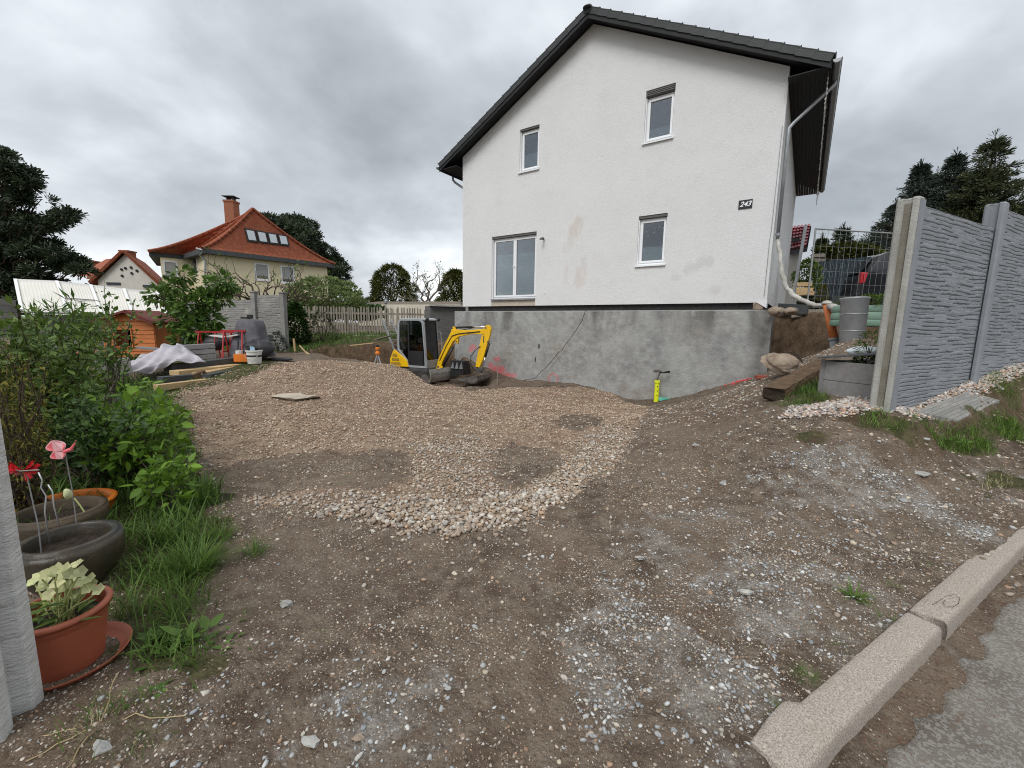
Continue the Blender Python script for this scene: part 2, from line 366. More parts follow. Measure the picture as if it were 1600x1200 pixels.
def frame_y(d):
    """rotations whose y axis is d"""
    d = d/np.linalg.norm(d, axis=1, keepdims=True); r = rng.normal(size=d.shape)
    x = np.cross(d, r); x /= np.linalg.norm(x, axis=1, keepdims=True); z = np.cross(x, d)
    return np.stack([x, d, z], -1)
def scatter(name, tv, tf, pos, R, scl, mats, parent=None, col=None, smooth=False):
    pos = np.asarray(pos, float); n = len(pos); tv = np.asarray(tv, float); k = len(tv)
    scl = np.asarray(scl, float)
    if scl.ndim == 1: scl = np.stack([scl]*3, 1)
    V = np.einsum('nij,nkj->nki', R, tv[None]*scl[:, None, :]) + pos[:, None, :]
    off = (np.arange(n)*k)[:, None, None]
    groups = {}
    for f in tf: groups.setdefault(len(f), []).append(f)
    Fc = [(np.array(g)[None]+off).reshape(-1, kk) for kk, g in groups.items()]
    c = None
    if col is not None:
        col = np.asarray(col, float); c = np.repeat(col, k, axis=0)
    return fastmesh(name, V.reshape(-1, 3), Fc, mats, parent, c, smooth, shift=False)
LEAF_V = [(0,0,0), (.28,.30,.03), (.24,.65,.02), (0,1,-.06), (-.24,.65,.02), (-.28,.30,.03), (0,.5,-.05)]
LEAF_F = [(0,1,6), (1,2,6), (2,3,6), (3,4,6), (4,5,6), (5,0,6)]
LF4_V = [(0,0,0), (.24,.5,.04), (0,1,-.03), (-.24,.5,.04)]
LF4_F = [(0,1,2), (0,2,3)]
NAR_V = [(0,0,0), (.09,.4,.02), (0,1,-.08), (-.09,.4,.02)]
TUFT_V = [(0,0,0)]; TUFT_F = []
for _i in range(7):
    _a = _i*2*PI/7+.3*(_i % 2); _q = .42+.25*(_i % 3)
    _x, _y = math.cos(_a)*_q, math.sin(_a)*_q; _z = .9-.25*(_i % 3)
    k_ = len(TUFT_V); _w = .10
    TUFT_V += [(_x-_w*math.sin(_a), _z, _y+_w*math.cos(_a)), (_x+_w*math.sin(_a), _z, _y-_w*math.cos(_a)), (_x*1.25, _z*1.15, _y*1.25)]
    TUFT_F += [(0, k_, k_+2, k_+1)]
GR_V = [(-.035,0,0), (.035,0,0), (-.028,.12,.45), (.028,.12,.45), (-.012,.38,.80), (.012,.38,.80), (0,.62,.95)]
GR_F = [(0,1,3,2), (2,3,5,4), (4,5,6)]
def ico(sub, seed, amp=.22):
    bm = bmesh.new(); bmesh.ops.create_icosphere(bm, subdivisions=sub, radius=1); r = np.random.default_rng(seed)
    v = np.array([tuple(p.co) for p in bm.verts]); f = [tuple(q.index for q in p.verts) for p in bm.faces]; bm.free()
    d = r.normal(size=(5, 3)); d /= np.linalg.norm(d, axis=1, keepdims=True)
    s_ = 1+amp*r.normal(size=len(v))*(.60 if sub < 2 else .40 if sub < 3 else 0)
    for k in range(5):          # cut facets
        t = v @ d[k]; lim = .55+.3*r.random(); v = np.where((t > lim)[:, None], v-(t-lim)[:, None]*d[k], v)
    return v*s_[:, None], f

# value noise
_T = np.random.default_rng(3).random((256, 256))
def vn(x, y):
    xi = np.floor(x).astype(int); yi = np.floor(y).astype(int); fx = x-xi; fy = y-yi
    fx = fx*fx*(3-2*fx); fy = fy*fy*(3-2*fy)
    a = _T[xi & 255, yi & 255]; b = _T[(xi+1) & 255, yi & 255]; c = _T[xi & 255, (yi+1) & 255]; d = _T[(xi+1) & 255, (yi+1) & 255]
    return (a*(1-fx)+b*fx)*(1-fy)+(c*(1-fx)+d*fx)*fy - .5
def fbm(x, y, o=4, g=.5):
    s_ = 0; a = 1
    for i in range(o): s_ = s_+a*vn(x+17.3*i, y-9.1*i); x = x*2.03; y = y*2.03; a *= g
    return s_
def sst(a, b, x): t = np.clip((x-a)/(b-a), 0, 1); return t*t*(3-2*t)
def poly_sd(X, Y, P):
    """signed distance, positive inside"""
    P = np.asarray(P, float); n = len(P); d = np.full(X.shape, 1e9); ins = np.zeros(X.shape, bool)
    for i in range(n):
        ax, ay = P[i]; bx, by = P[(i+1) % n]; ex, ey = bx-ax, by-ay
        t = np.clip(((X-ax)*ex+(Y-ay)*ey)/(ex*ex+ey*ey+1e-12), 0, 1)
        d = np.minimum(d, np.hypot(X-ax-t*ex, Y-ay-t*ey))
        c = ((ay > Y) != (by > Y)) & (X < (bx-ax)*(Y-ay)/((by-ay) if by != ay else 1e-12)+ax); ins ^= c
    return np.where(ins, d, -d)
# ================================================================= THE GROUND
HQ = at(723, 479, 15.5); HZ = HQ[2]
_a = math.radians(-55.4)
UX = np.array([-math.sin(_a), -math.cos(_a), 0]); VY = np.array([-UX[1], UX[0], 0])
def HW(s, y, z): return np.array([HQ[0], HQ[1], 0])+UX*s+VY*y+np.array([0, 0, z])
CP = [(800,1190,1.3,0),(400,1190,1.3,0),(1188,1150,1.35,0),(60,1100,1.4,0)]
cps = [(-3,0,0),(-1,0,0),(3,0,0),(0,-4,-.05),(-8,-6,0),(8,-6,.1),(0,.6,0),(1.5,1.45,0),(2.7,2.15,.02),(4.3,3.05,.06),(8.2,5.1,.25),(-5,1,0)]
for q in [(1385,640,4.05),(1517,594,5.0),(1600,565,5.9),(1190,637,5),(1283,615,4.9),(1368,627,4.4),(1330,530,7.4),(1290,548,9.2),(1225,583,8),(1190,594,8.7),(1170,592,10.2),(1060,620,11.1),
          (652,584,11.4),(679,603,11.2),(705,604,11.4),(560,570,10.5),(450,560,10),(415,571,9),(300,620,6.5),(500,620,7),(700,640,7),(900,660,6.5),(1025,640,8.5),(1100,640,6.5),(1000,700,5),(1100,760,3.8),(1300,720,3.5),(1500,760,3.2),
          (1560,700,3.8),(700,830,2.9),(400,800,3),(985,624,11.8),(1020,630,11.0),(910,606,12.1),(780,602,13.6),(740,604,11.9),(800,606,12.6),(388,549,13.5),(480,548,14.2),(550,541,14.2),(500,525,17),(650,522,17),
          (250,600,7.5),(180,640,6.5),(140,560,10.5),(60,560,11),(30,540,14),(240,545,13.5),(620,580,11.0),(590,577,10.8),(600,700,4.6),(880,760,3.9),(1250,640,4.6),(1200,680,4.1),(1260,570,6.6)]:
    cps.append(tuple(at(*q)))
cps += [(-12,20,.9),(-4,22,1.2),(-25,30,.8),(-10,40,1.2),(20,30,2.0),(12,13,1.8),(10,7.3,1.25),(14,9.5,1.6),(6,20,1.6),(-20,10,.4),(-14,3,.1),(0,70,1.2),(-60,60,.8),(60,60,2.0),(60,0,.6),(-60,0,0),(0,-60,0),(-60,-60,0),(60,-60,0),(20,-5,.2)]
_C = np.array(cps, float); _n = len(_C)
_K = np.sqrt(((_C[:, None, :2]-_C[None, :, :2])**2).sum(-1)+.05)
_A = np.zeros((_n+1, _n+1)); _A[:_n, :_n] = _K - np.eye(_n)*.08; _A[:_n, _n] = 1; _A[_n, :_n] = 1
_W = np.linalg.solve(_A, np.append(_C[:, 2], 0))
_ce = HW(9.62, .55, 0)
PLAT = [HW(9.4,.6,0)[:2], HW(9.75,.75,0)[:2], HW(11.0,-.2,0)[:2], (8.3,9.7), (9.6,8.9), (30,12), (60,30), (40,70), (12,70), tuple(HW(9.3,12,0)[:2])]
PIT = [(-6.9,13.6), (-5.0,11.75), (-3.4,11.7), (-2.75,11.55), (-2.3,11.15), (-1.75,11.15), (-1.1,11.9), (-.3,13.0), (-1.9,15.6), (-3.4,16.2), (-5.2,15.2), (-6.4,14.5)]
KD = np.array([.866, .50]); KN = np.array([.50, -.866]); KP = np.array([.9, 1.3])      # kerb line (back edge), direction, towards road
def hf(X, Y, fine=True):
    X = np.asarray(X, float); Y = np.asarray(Y, float); sh = X.shape; x = X.ravel(); y = Y.ravel(); z = np.empty(len(x))
    for i in range(0, len(x), 20000):
        d = np.sqrt((x[i:i+20000, None]-_C[:, 0])**2+(y[i:i+20000, None]-_C[:, 1])**2+.05)
        z[i:i+20000] = d @ _W[:_n]+_W[_n]
    r = np.hypot(x, y); far = sst(70, 140, r); z = z*(1-far)+.5*far
    sd = poly_sd(x, y, PLAT)+.10*fbm(x*2.3, y*2.3, 3)
    k = sst(-.22, .10, sd); z = z*(1-k)+np.maximum(z, 1.84+.05*fbm(x*.8, y*.8, 3))*k
    sd = poly_sd(x, y, PIT)+.16*fbm(x*1.4, y*1.4, 3)
    k = sst(-.12, .22, sd); z = z*(1-k)+np.minimum(z, -.55+.06*fbm(x, y, 2))*k
    # road side of the kerb is lower
    u = (x-KP[0])*KN[0]+(y-KP[1])*KN[1]; v = (x-KP[0])*KD[0]+(y-KP[1])*KD[1]
    kz = .02+np.clip(v, 0, 30)*.022
    k = sst(.03, .14, u)*sst(-.45, .10, v); z = z*(1-k)+(kz-.115)*k
    k = sst(.5, 1.2, u)*(1-sst(-.45, .10, v)); z = z*(1-k)+(-.1)*k
    # kerb strip: the lot is flush with the kerb just behind it
    k = (1-sst(.0, .6, np.abs(u+.28)))*sst(-.2, .3, v)*(1-sst(6, 9, v)); z = z*(1-.75*k)+.75*k*kz
    if fine:
        lot = sst(.0, .5, -u)
        a = .060*fbm(x*.9, y*.9, 3)*lot+.050*fbm(x*2.6, y*3.4, 4)*np.clip((y-1.5)/4, .22, 1)*lot+.012*fbm(x*11, y*11, 3)+.006*fbm(x*34, y*34, 2)
        z = z+a*(1-sst(40, 80, r))
    return z.reshape(sh)
_st = np.concatenate([np.arange(.7, 6, .02), np.arange(6, 30, .05)])
def G(px, py, fine=False):
    d = ray(px, py); P = CAM+_st[:, None]*d[None]/d[1]
    h = hf(P[:, 0], P[:, 1], fine); b = np.nonzero(P[:, 2] < h)[0]
    if len(b) == 0: return P[-1]
    i = b[0]; q = P[i]; return np.array([q[0], q[1], h[i]])
def Gp(pts): return [tuple(G(*p)[:2]) for p in pts]

Z_GRAV = Gp([(262,640),(250,600),(330,585),(400,572),(470,562),(560,566),(640,574),(700,590),(730,612),(800,606),(880,604),(960,616),(1015,634),(1000,660),(975,690),(960,725),(900,775),(820,810),(720,834),(640,830),(560,812),(470,795),(400,780),(340,742),(300,700),(285,660)])
Z_GRAV += []
Z_COAR = Gp([(400,780),(480,770),(600,776),(700,784),(800,766),(880,730),(900,690),(960,660),(990,690),(960,735),(900,778),(820,812),(720,838),(640,832),(560,815),(470,800)])
Z_COA2 = Gp([(640,690),(740,680),(770,700),(760,740),(800,770),(700,788),(650,770),(655,730)])
Z_DK = [Gp([(330,735),(420,712),(540,706),(640,700),(655,735),(640,762),(560,768),(440,775),(380,780)]),
        Gp([(765,700),(800,690),(860,700),(905,735),(870,765),(800,775),(765,750)]),
        Gp([(850,655),(890,645),(950,652),(940,668),(890,672)]), Gp([(600,560),(680,560),(700,575),(690,585),(640,580)])]
Z_GREY = [Gp([(1240,735),(1300,715),(1450,718),(1560,745),(1500,800),(1420,860),(1330,850),(1260,800),(1225,760)]),
          Gp([(1020,830),(1130,790),(1240,790),(1330,860),(1380,930),(1300,990),(1200,985),(1100,960),(1010,900)]),
          Gp([(880,900),(980,860),(1090,950),(1180,1040),(1100,1090),(960,1060),(860,960)]),
          Gp([(380,1190),(420,1110),(560,1060),(700,1060),(640,1120),(600,1190)])]
Z_PEB = [Gp([(1300,630),(1372,622),(1400,650),(1300,655),(1215,660),(1235,640)]),
         Gp([(1398,648),(1440,628),(1520,592),(1598,552),(1598,585),(1540,612),(1470,640),(1420,660)])]
Z_GRL = [Gp([(200,780),(300,740),(345,770),(350,830),(340,900),(300,960),(330,1010),(310,1060),(230,1060),(190,1000),(150,900)]),
         Gp([(130,1110),(300,1080),(290,1130),(220,1199),(100,1199)]), Gp([(250,600),(330,585),(400,560),(440,568),(380,590),(300,612),(245,640)])]
Z_BED = Gp([(0,640),(60,600),(180,590),(240,610),(285,650),(310,720),(325,790),(300,860),(200,880),(60,900),(0,900)])
Z_GRR = [Gp([(1506,672),(1575,634),(1530,610),(1598,562),(1598,690),(1540,690)]), Gp([(1335,655),(1420,662),(1500,668),(1590,660),(1590,690),(1500,705),(1400,680),(1330,665)]),
         Gp([(1455,690),(1520,688),(1560,700),(1530,712),(1470,705)]), Gp([(1215,640),(1240,600),(1290,608),(1296,632),(1250,642)]), Gp([(1240,680),(1300,676),(1330,690),(1270,694)]),
         Gp([(1520,745),(1570,730),(1590,760),(1540,775)])]
Z_BACK = [(-12,13.7),(-9.2,13.4),(-7.0,13.6),(-6.0,14.7),(-4.8,15.6),(-3.6,16.4),(-3.4,18),(-14,19)]
def zones(x, y):
    n = .30*fbm(x*2.2, y*2.2, 4); n2 = .16*fbm(x*5, y*5, 3)
    def z(P, s, nn): return sst(-s, s, poly_sd(x, y, P)+nn)
    gr = z(Z_GRAV, .10, n2)
    for P in Z_DK: gr = gr*(1-.92*z(P, .14, n2))
    co = np.maximum(z(Z_COAR, .10, n2), .8*z(Z_COA2, .10, n2))
    gr = np.maximum(gr, co)
    gy = 0
    for P in Z_GREY: gy = np.maximum(gy, .8*z(P, .42, n*2.4+.5*fbm(x*9, y*9, 3)))
    pb = np.maximum(z(Z_PEB[0], .05, n2*.4), z(Z_PEB[1], .05, n2*.4))
    gs = z(Z_BACK, .4, n)
    for i_, P in enumerate(Z_GRL): gs = np.maximum(gs, z(P, .08, n2*1.4)*(.45 if i_ == 1 else 1))
    for P in Z_GRR: gs = np.maximum(gs, z(P, .08, n2*1.6))
    bed = z(Z_BED, .1, n2)
    return gr, co, gy*(.55+.45*sst(-.2,.2,n)), pb, gs, bed

def build_ground():
    nr, nf = 560, 700
    rad = np.concatenate([[.35], .7*(420/.7)**((np.arange(nr)/(nr-1))**1.25)])
    rad = np.concatenate([[.35], np.exp(np.linspace(math.log(.7), math.log(22), nr-60)), np.exp(np.linspace(math.log(23), math.log(600), 59))])
    af = np.radians(np.linspace(-58, 58, nf)); ab = np.radians(np.linspace(58, 302, 82))[1:-1]
    an = np.concatenate([af, ab]); A, Rr = np.meshgrid(an, rad); X = np.sin(A)*Rr; Y = np.cos(A)*Rr
    Z = hf(X, Y); nx = len(an); ny = len(rad)
    V = np.stack([X.ravel(), Y.ravel(), Z.ravel()], 1); V = np.vstack([V, [0, 0, hf(np.array([0.]), np.array([0.]))[0]]])
    i, j = np.meshgrid(np.arange(nx), np.arange(ny-1)); i = i.ravel(); j = j.ravel(); i2 = (i+1) % nx
    Q = np.stack([j*nx+i, (j+1)*nx+i, (j+1)*nx+i2, j*nx+i2], 1)[:, ::-1]
    c = len(V)-1; k = np.arange(nx); T = np.stack([k, (k+1) % nx, np.full(nx, c)], 1)
    gr, co, gy, pb, gs, bed = zones(V[:, 0], V[:, 1])
    col = np.stack([gr, np.clip(np.maximum(gs, bed*.9), 0, 1), np.clip(np.maximum(gy, pb*.6), 0, 1)], 1)
    fr = sst(20, 34, np.hypot(V[:, 0], V[:, 1])); col[:, 1] = np.maximum(col[:, 1], fr); col[:, 0] *= 1-fr
    o = fastmesh('ground', V, [Q, T], [ground_mat()], None, col, True)
    tag(o, kind='structure')
def ground_mat():
    mt = bpy.data.materials.new('soil_and_gravel'); mt.use_nodes = True; nt = mt.node_tree; b = nt.nodes['Principled BSDF']
    b.inputs['Roughness'].default_value = .95; b.inputs['Specular IOR Level'].default_value = .2
    tc = N(nt, 'ShaderNodeTexCoord'); vec = tc.outputs['Object']
    at_ = N(nt, 'ShaderNodeAttribute'); at_.attribute_name = 'Col'; sp = N(nt, 'ShaderNodeSeparateColor'); nt.links.new(at_.outputs['Color'], sp.inputs[0])
    def no(s, d=6, r=.6):
        n = N(nt, 'ShaderNodeTexNoise'); n.inputs['Scale'].default_value = s; n.inputs['Detail'].default_value = d; n.inputs['Roughness'].default_value = r
        nt.links.new(vec, n.inputs['Vector']); return n.outputs['Fac']
    def mr(f, a, b_, c=0., d=1.):
        r = N(nt, 'ShaderNodeMapRange'); 
        for i, v in enumerate((a, b_, c, d)): r.inputs[i+1].default_value = v
        nt.links.new(f, r.inputs[0]); return r.outputs[0]
    def mx(f, a, b_):
        x = N(nt, 'ShaderNodeMix', data_type='RGBA')
        if isinstance(f, float): x.inputs[0].default_value = f
        else: nt.links.new(f, x.inputs[0])
        for i, v in ((6, a), (7, b_)):
            if isinstance(v, tuple): x.inputs[i].default_value = (*v, 1)
            else: nt.links.new(v, x.inputs[i])
        return x.outputs[2]
    def vor(s):
        n = N(nt, 'ShaderNodeTexVoronoi'); n.inputs['Scale'].default_value = s; nt.links.new(vec, n.inputs['Vector']); return n
    soil = mx(mr(no(1.0, 8), .40, .62), (.082, .057, .040), (.162, .120, .087))
    soil = mx(mr(no(9, 6), .42, .68), soil, (.20, .158, .118))
    soil = mx(mr(no(.55, 4), .55, .72), soil, (.125, .078, .050))
    soil = mx(mr(no(60, 4), .55, .80), soil, (.07, .047, .034))
    # grit: small pale cells
    def grit(base, s, thr, ca, cb, amt=1.):
        v = vor(s); f = mr(v.outputs['Distance'], .30, .22)
        sc = N(nt, 'ShaderNodeSeparateColor'); nt.links.new(v.outputs['Color'], sc.inputs[0])
        g = mth(nt, 'MULTIPLY', f, mth(nt, 'GREATER_THAN', sc.outputs[0], thr)); g = mth(nt, 'MULTIPLY', g, amt)
        return mx(g, base, mx(sc.outputs[1], ca, cb))
    soil = grit(soil, 75, .84, (.28, .23, .18), (.50, .46, .40)); soil = grit(soil, 150, .66, (.20, .155, .115), (.46, .41, .34), .75); soil = grit(soil, 290, .62, (.17, .13, .10), (.42, .37, .31), .6); soil = grit(soil, 110, .86, (.03, .02, .014), (.05, .035, .025))
    gv = mx(mr(no(7, 5), .38, .64), (.165, .115, .076), (.32, .238, .165))
    gv = mx(mr(no(.9, 5), .5, .68), gv, (.215, .135, .10))
    gv = grit(gv, 42, .25, (.26, .19, .14), (.50, .42, .35)); gv = grit(gv, 90, .45, (.22, .15, .11), (.52, .45, .38)); gv = grit(gv, 60, .90, (.09, .06, .04), (.12, .085, .06))
    gy = mx(mr(no(5, 9, .75), .42, .62), (.11, .085, .064), (.27, .245, .215))
    gy = grit(gy, 48, .70, (.24, .235, .22), (.60, .59, .56), .85); gy = grit(gy, 78, .60, (.26, .25, .235), (.56, .55, .52), .8); gy = grit(gy, 135, .5, (.20, .185, .165), (.55, .54, .50), .8); gy = grit(gy, 100, .85, (.07, .055, .042), (.10, .08, .065))
    ga = mx(mr(no(12, 6), .4, .6), (.045, .046, .020), (.095, .085, .040)); ga = mx(mr(no(2.4, 5), .52, .64), ga, (.075, .050, .032))
    def edge(f, s): return mr(mth(nt, 'ADD', f, mth(nt, 'MULTIPLY', mth(nt, 'SUBTRACT', no(s, 5), .5), .9)), .35, .62)
    c = mx(edge(sp.outputs[2], 14), soil, gy); c = mx(edge(sp.outputs[0], 14), c, gv); c = mx(edge(sp.outputs[1], 22), c, ga)
    # cut earth where the ground is steep
    ge = N(nt, 'ShaderNodeNewGeometry'); sx = N(nt, 'ShaderNodeSeparateXYZ'); nt.links.new(ge.outputs['True Normal'], sx.inputs[0])
    cut = mx(mr(no(5, 8, .7), .35, .65), (.075, .047, .028), (.17, .118, .076)); cut = grit(cut, 30, .85, (.20, .16, .12), (.30, .25, .2))
    c = mx(mr(sx.outputs[2], .74, .52), c, cut)
    nt.links.new(c, b.inputs['Base Color'])
    bp = N(nt, 'ShaderNodeBump'); bp.inputs['Strength'].default_value = .9; bp.inputs['Distance'].default_value = .02
    v = vor(55); h = mth(nt, 'ADD', mth(nt, 'MULTIPLY', v.outputs['Distance'], -.7), no(30, 8, .7)); nt.links.new(h, bp.inputs['Height']); nt.links.new(bp.outputs[0], b.inputs['Normal'])
    return mt
build_ground()

# ---------------------------------------------------------------- loose stones lying on it
PAL = {'tan': np.array([(.48,.36,.26),(.55,.44,.33),(.35,.245,.17),(.62,.53,.43),(.27,.19,.135),(.46,.315,.225),(.40,.30,.215)]),
       'pale': np.array([(.52,.43,.34),(.62,.55,.46),(.46,.36,.27),(.68,.63,.55),(.36,.29,.23),(.48,.34,.23),(.45,.42,.38),(.40,.32,.25)]),
       'grey': np.array([(.42,.43,.43),(.55,.56,.55),(.30,.32,.34),(.66,.65,.62),(.48,.45,.39),(.38,.40,.41),(.30,.25,.20)]),
       'mix': np.array([(.55,.49,.41),(.64,.59,.52),(.42,.36,.29),(.30,.225,.165),(.42,.28,.19),(.42,.43,.42),(.57,.50,.39),(.27,.21,.155),(.22,.165,.12),(.36,.30,.235)]),
       'peb': np.array([(.55,.50,.45),(.68,.64,.58),(.42,.28,.22),(.36,.32,.30),(.60,.45,.33),(.47,.47,.46)])}
def fan(n, r0, r1, p=1.0, a=54):
    u = rng.random(n); r = np.sqrt(r0**2+(r1**2-r0**2)*u**p); q = np.radians((rng.random(n)*2-1)*a); return np.sin(q)*r, np.cos(q)*r
def stones(name, x, y, rad, pal, sub, sink=.35, flat=.6, label=None):
    n = len(x)
    if n == 0: return
    T = [ico(sub, 11+k, .25) for k in range(4)]; z = hf(x, y)
    t = rng.integers(0, 4, n); Vs, Fs, Cs = [], [], []; base = 0
    for k in range(4):
        m_ = t == k; c = m_.sum()
        if not c: continue
        tv, tf = T[k]; R = rotz(rng.random(c)*6.28) @ rotx(rng.normal(size=c)*.35)
        s_ = rad[m_][:, None]*np.stack([.8+.5*rng.random(c), .65+.4*rng.random(c), flat*(.7+.6*rng.random(c))], 1)
        P = np.stack([x[m_], y[m_], z[m_]+rad[m_]*flat*(1-2*sink)], 1)
        V = np.einsum('nij,nkj->nki', R, tv[None]*s_[:, None, :])+P[:, None, :]
        kk = len(tv); Vs.append(V.reshape(-1, 3)); Fs.append((np.array(tf)[None]+(np.arange(c)*kk)[:, None, None]).reshape(-1, 3)+base); base += c*kk
        Pl = PAL[pal]; cc = Pl[rng.integers(0, len(Pl), c)]*(.8+.4*rng.random((c, 1))); Cs.append(np.repeat(cc*(.9 if pal == 'pale' else 1), kk, 0))
    o = fastmesh(name, np.vstack(Vs), [np.vstack(Fs)], ['stones'], None, np.vstack(Cs)); tag(o, label, 'gravel', kind='stuff'); return o
def sel(x, y, p):
    k = rng.random(len(x)) < p; return x[k], y[k]
def rad_(n, a, b, p=2.2): return a+(b-a)*rng.random(n)**p
def notroad(x, y):
    u = (x-KP[0])*KN[0]+(y-KP[1])*KN[1]; v = (x-KP[0])*KD[0]+(y-KP[1])*KD[1]
    return ~((u > -.01) & (v > -.1))
def build_stones():
    # fine grit and small stones on the bare soil
    x, y = fan(120000, 1.15, 5.2); gr, co, gy, pb, gs, bed = zones(x, y); k = notroad(x, y)
    cl = sst(-.25, .3, fbm(x*1.7, y*1.7, 4))
    a, b = sel(x, y, (.22+.75*cl**1.6)*(1-gs*.9)*(1-bed)*k); stones('grit', a, b, rad_(len(a), .0025, .0085), 'mix', 1 if False else 0, label='fine pale grit strewn over the dark soil of the forecourt') if False else None
    r = rad_(len(a), .0018, .0085, 3.2); stones('soil_grit', a, b, r, 'mix', 1, .3, .6, 'fine pale grit strewn over the dark soil of the forecourt')
    x, y = fan(20000, 1.15, 7); gr, co, gy, pb, gs, bed = zones(x, y); k = notroad(x, y); cl = sst(-.2, .35, fbm(x*1.3+7, y*1.3, 4))
    a, b = sel(x, y, (.05+.5*cl**1.5)*(1-gs*.85)*(1-bed)*k); stones('soil_stones', a, b, rad_(len(a), .0045, .019, 3.4), 'mix', 1, .38, .6, 'scattered pale stones pressed into the dark soil of the forecourt')
    # crushed grey stone
    x, y = fan(120000, 1.15, 5); gr, co, gy, pb, gs, bed = zones(x, y); k = notroad(x, y)
    a, b = sel(x, y, gy*k*.95*(.25+sst(-.2, .25, fbm(x*3, y*3, 4))**1.5)); stones('crushed_stone', a, b, rad_(len(a), .0028, .015, 3.4), 'grey', 1, .3, .5, 'blue-grey crushed stone spread in worn patches near the kerb')
    # main gravel fill
    x, y = fan(190000, 2.4, 13.5); gr, co, gy, pb, gs, bed = zones(x, y)
    d = np.hypot(x, y); k = gr*(1-co)*np.clip(.72+1.3*fbm(x*1.3, y*2.2, 4), .12, 1)
    a, b = sel(x, y, k); dd = np.hypot(a, b); stones('gravel_fill', a, b, rad_(len(a), .007, .022, 2.1)*(.75+.04*dd), 'tan', 1, .25, .62, 'light brown gravel fill covering the building plot up to the house')
    # coarse pale ridge
    x, y = fan(85000, 2.4, 7); gr, co, gy, pb, gs, bed = zones(x, y)
    a, b = sel(x, y, co*.95); stones('coarse_gravel', a, b, rad_(len(a), .006, .022, 2.0), 'pale', 1, .15, .7, 'coarse pinkish pebbles heaped along the front edge of the gravel')
    x, y = fan(30000, 2.4, 5); e_ = sst(-.05, .05, poly_sd(x, y, Gp([(500,800),(560,788),(640,778),(720,790),(840,768),(905,728),(915,765),(825,812),(720,838),(640,833),(560,816)]))+.1*fbm(x*5, y*5, 3))
    a, b = sel(x, y, e_*.55); stones('ridge_cobbles', a, b, rad_(len(a), .012, .027, 1.8), 'pale', 2, .05, .7, 'largest pale cobbles heaped on the curved front ridge of the gravel')
    # spill between gravel and soil
    x, y = fan(16000, 2.2, 9.5, a=40); gr, co, gy, pb, gs, bed = zones(x, y); near = sst(-1.0, .1, poly_sd(x, y, Z_GRAV)); dk = sst(-.1, .1, poly_sd(x, y, Z_GRAV))
    a, b = sel(x, y, (near*(1-dk)*.5+dk*(1-gr)*.22)*(1-gs)*(1-bed)); stones('spilled_gravel', a, b, rad_(len(a), .008, .024, 2), 'pale', 1, .3, .6, 'gravel spilled thinly over the soil around the fill')
    # right-hand bank
    x, y = fan(60000, 3.4, 11); m_ = x > .22*y+.6; x, y = x[m_], y[m_]; gr, co, gy, pb, gs, bed = zones(x, y)
    a, b = sel(x, y, .62*(1-gr)*(1-gs)*np.clip(.5+1.3*fbm(x*1.8, y*1.8, 3), .1, 1)); stones('bank_stones', a, b, rad_(len(a), .007, .026, 2.6), 'mix', 1, .3, .6, 'pale stones littering the earth bank before the concrete basement wall')
    # pebble strip
    Vx, Vy = [], []
    for P in Z_PEB:
        P = np.array(P); lo, hi = P.min(0), P.max(0); n = int(3200*(hi-lo).prod()); x = lo[0]+rng.random(n)*(hi-lo)[0]; y = lo[1]+rng.random(n)*(hi-lo)[1]
        k = sst(-.04, .03, poly_sd(x, y, P)+.05*fbm(x*5, y*5, 2)); a, b = sel(x, y, k); Vx.append(a); Vy.append(b)
    a = np.concatenate(Vx); b = np.concatenate(Vy); stones('fence_pebbles', a, b, rad_(len(a), .010, .024, 1.3), 'peb', 1, .1, .65, 'rounded multicoloured pebbles along the foot of the grey fence')
build_stones()

# individual larger stones
BIG = [((160,1178),.052,'stone_grey','pale grey flat stone in the grass at the lower left corner','stone'),
       ((447,948),.040,'stone_grey','upright pale grey stone on bare soil beside small weeds','stone'),
       ((455,622),.30,'slab_tan','flat light slab lying half buried in the gravel fill','slab'),
       ((1000,872),.036,'stone_grey','cream rounded stone crowning the small stone cluster on bare soil','stone'),
       ((1165,928),.040,'stone_grey','blue-grey flat stone beside crushed stone patch','stone'),
       ((1135,758),.085,'stone_grey','blue-grey slate lump lying on the soil in mid plot','stone'),
       ((1090,698),.065,'stone_grey','whitish flat stone in front of the hammered yellow pipe','stone'),
       ((1410,784),.055,'stone_grey','cream oval stone on the grey crushed patch','stone'),
       ((1440,742),.075,'stone_grey','long grey flat stone on the crushed patch below the grass','stone'),
       ((485,1168),.042,'stone_grey','cream angular stone among grey crushed stone at the bottom','stone'),
       ((560,1160),.024,'stone_tan','ochre stone at the bottom edge of the forecourt','stone'),
       ((1250,793),.050,'stone_grey','round whitish stone at the rim of the crushed patch','stone'),
       ((700,1078),.020,'stone_grey','small angular white stone alone on dark soil','stone')]
for i, ((px_, py_), r, mt_, lb, ct) in enumerate(BIG):
    g = G(px_, py_); v, f = ico(2, 60+i, .35); r = r*(.72 if ct == 'stone' else 1); fl = .16 if ct == 'slab' else .45
    if 'upright' in lb: fl = .8
    mb = MB(); mb.add(v*np.array([r*1.25, r*.8, r*fl])+g+np.array([0, 0, r*fl*.35]), f)
    o = mb.build('stone' if ct == 'stone' else 'slab', mt_, None, smooth=False); top(o, lb, ct)
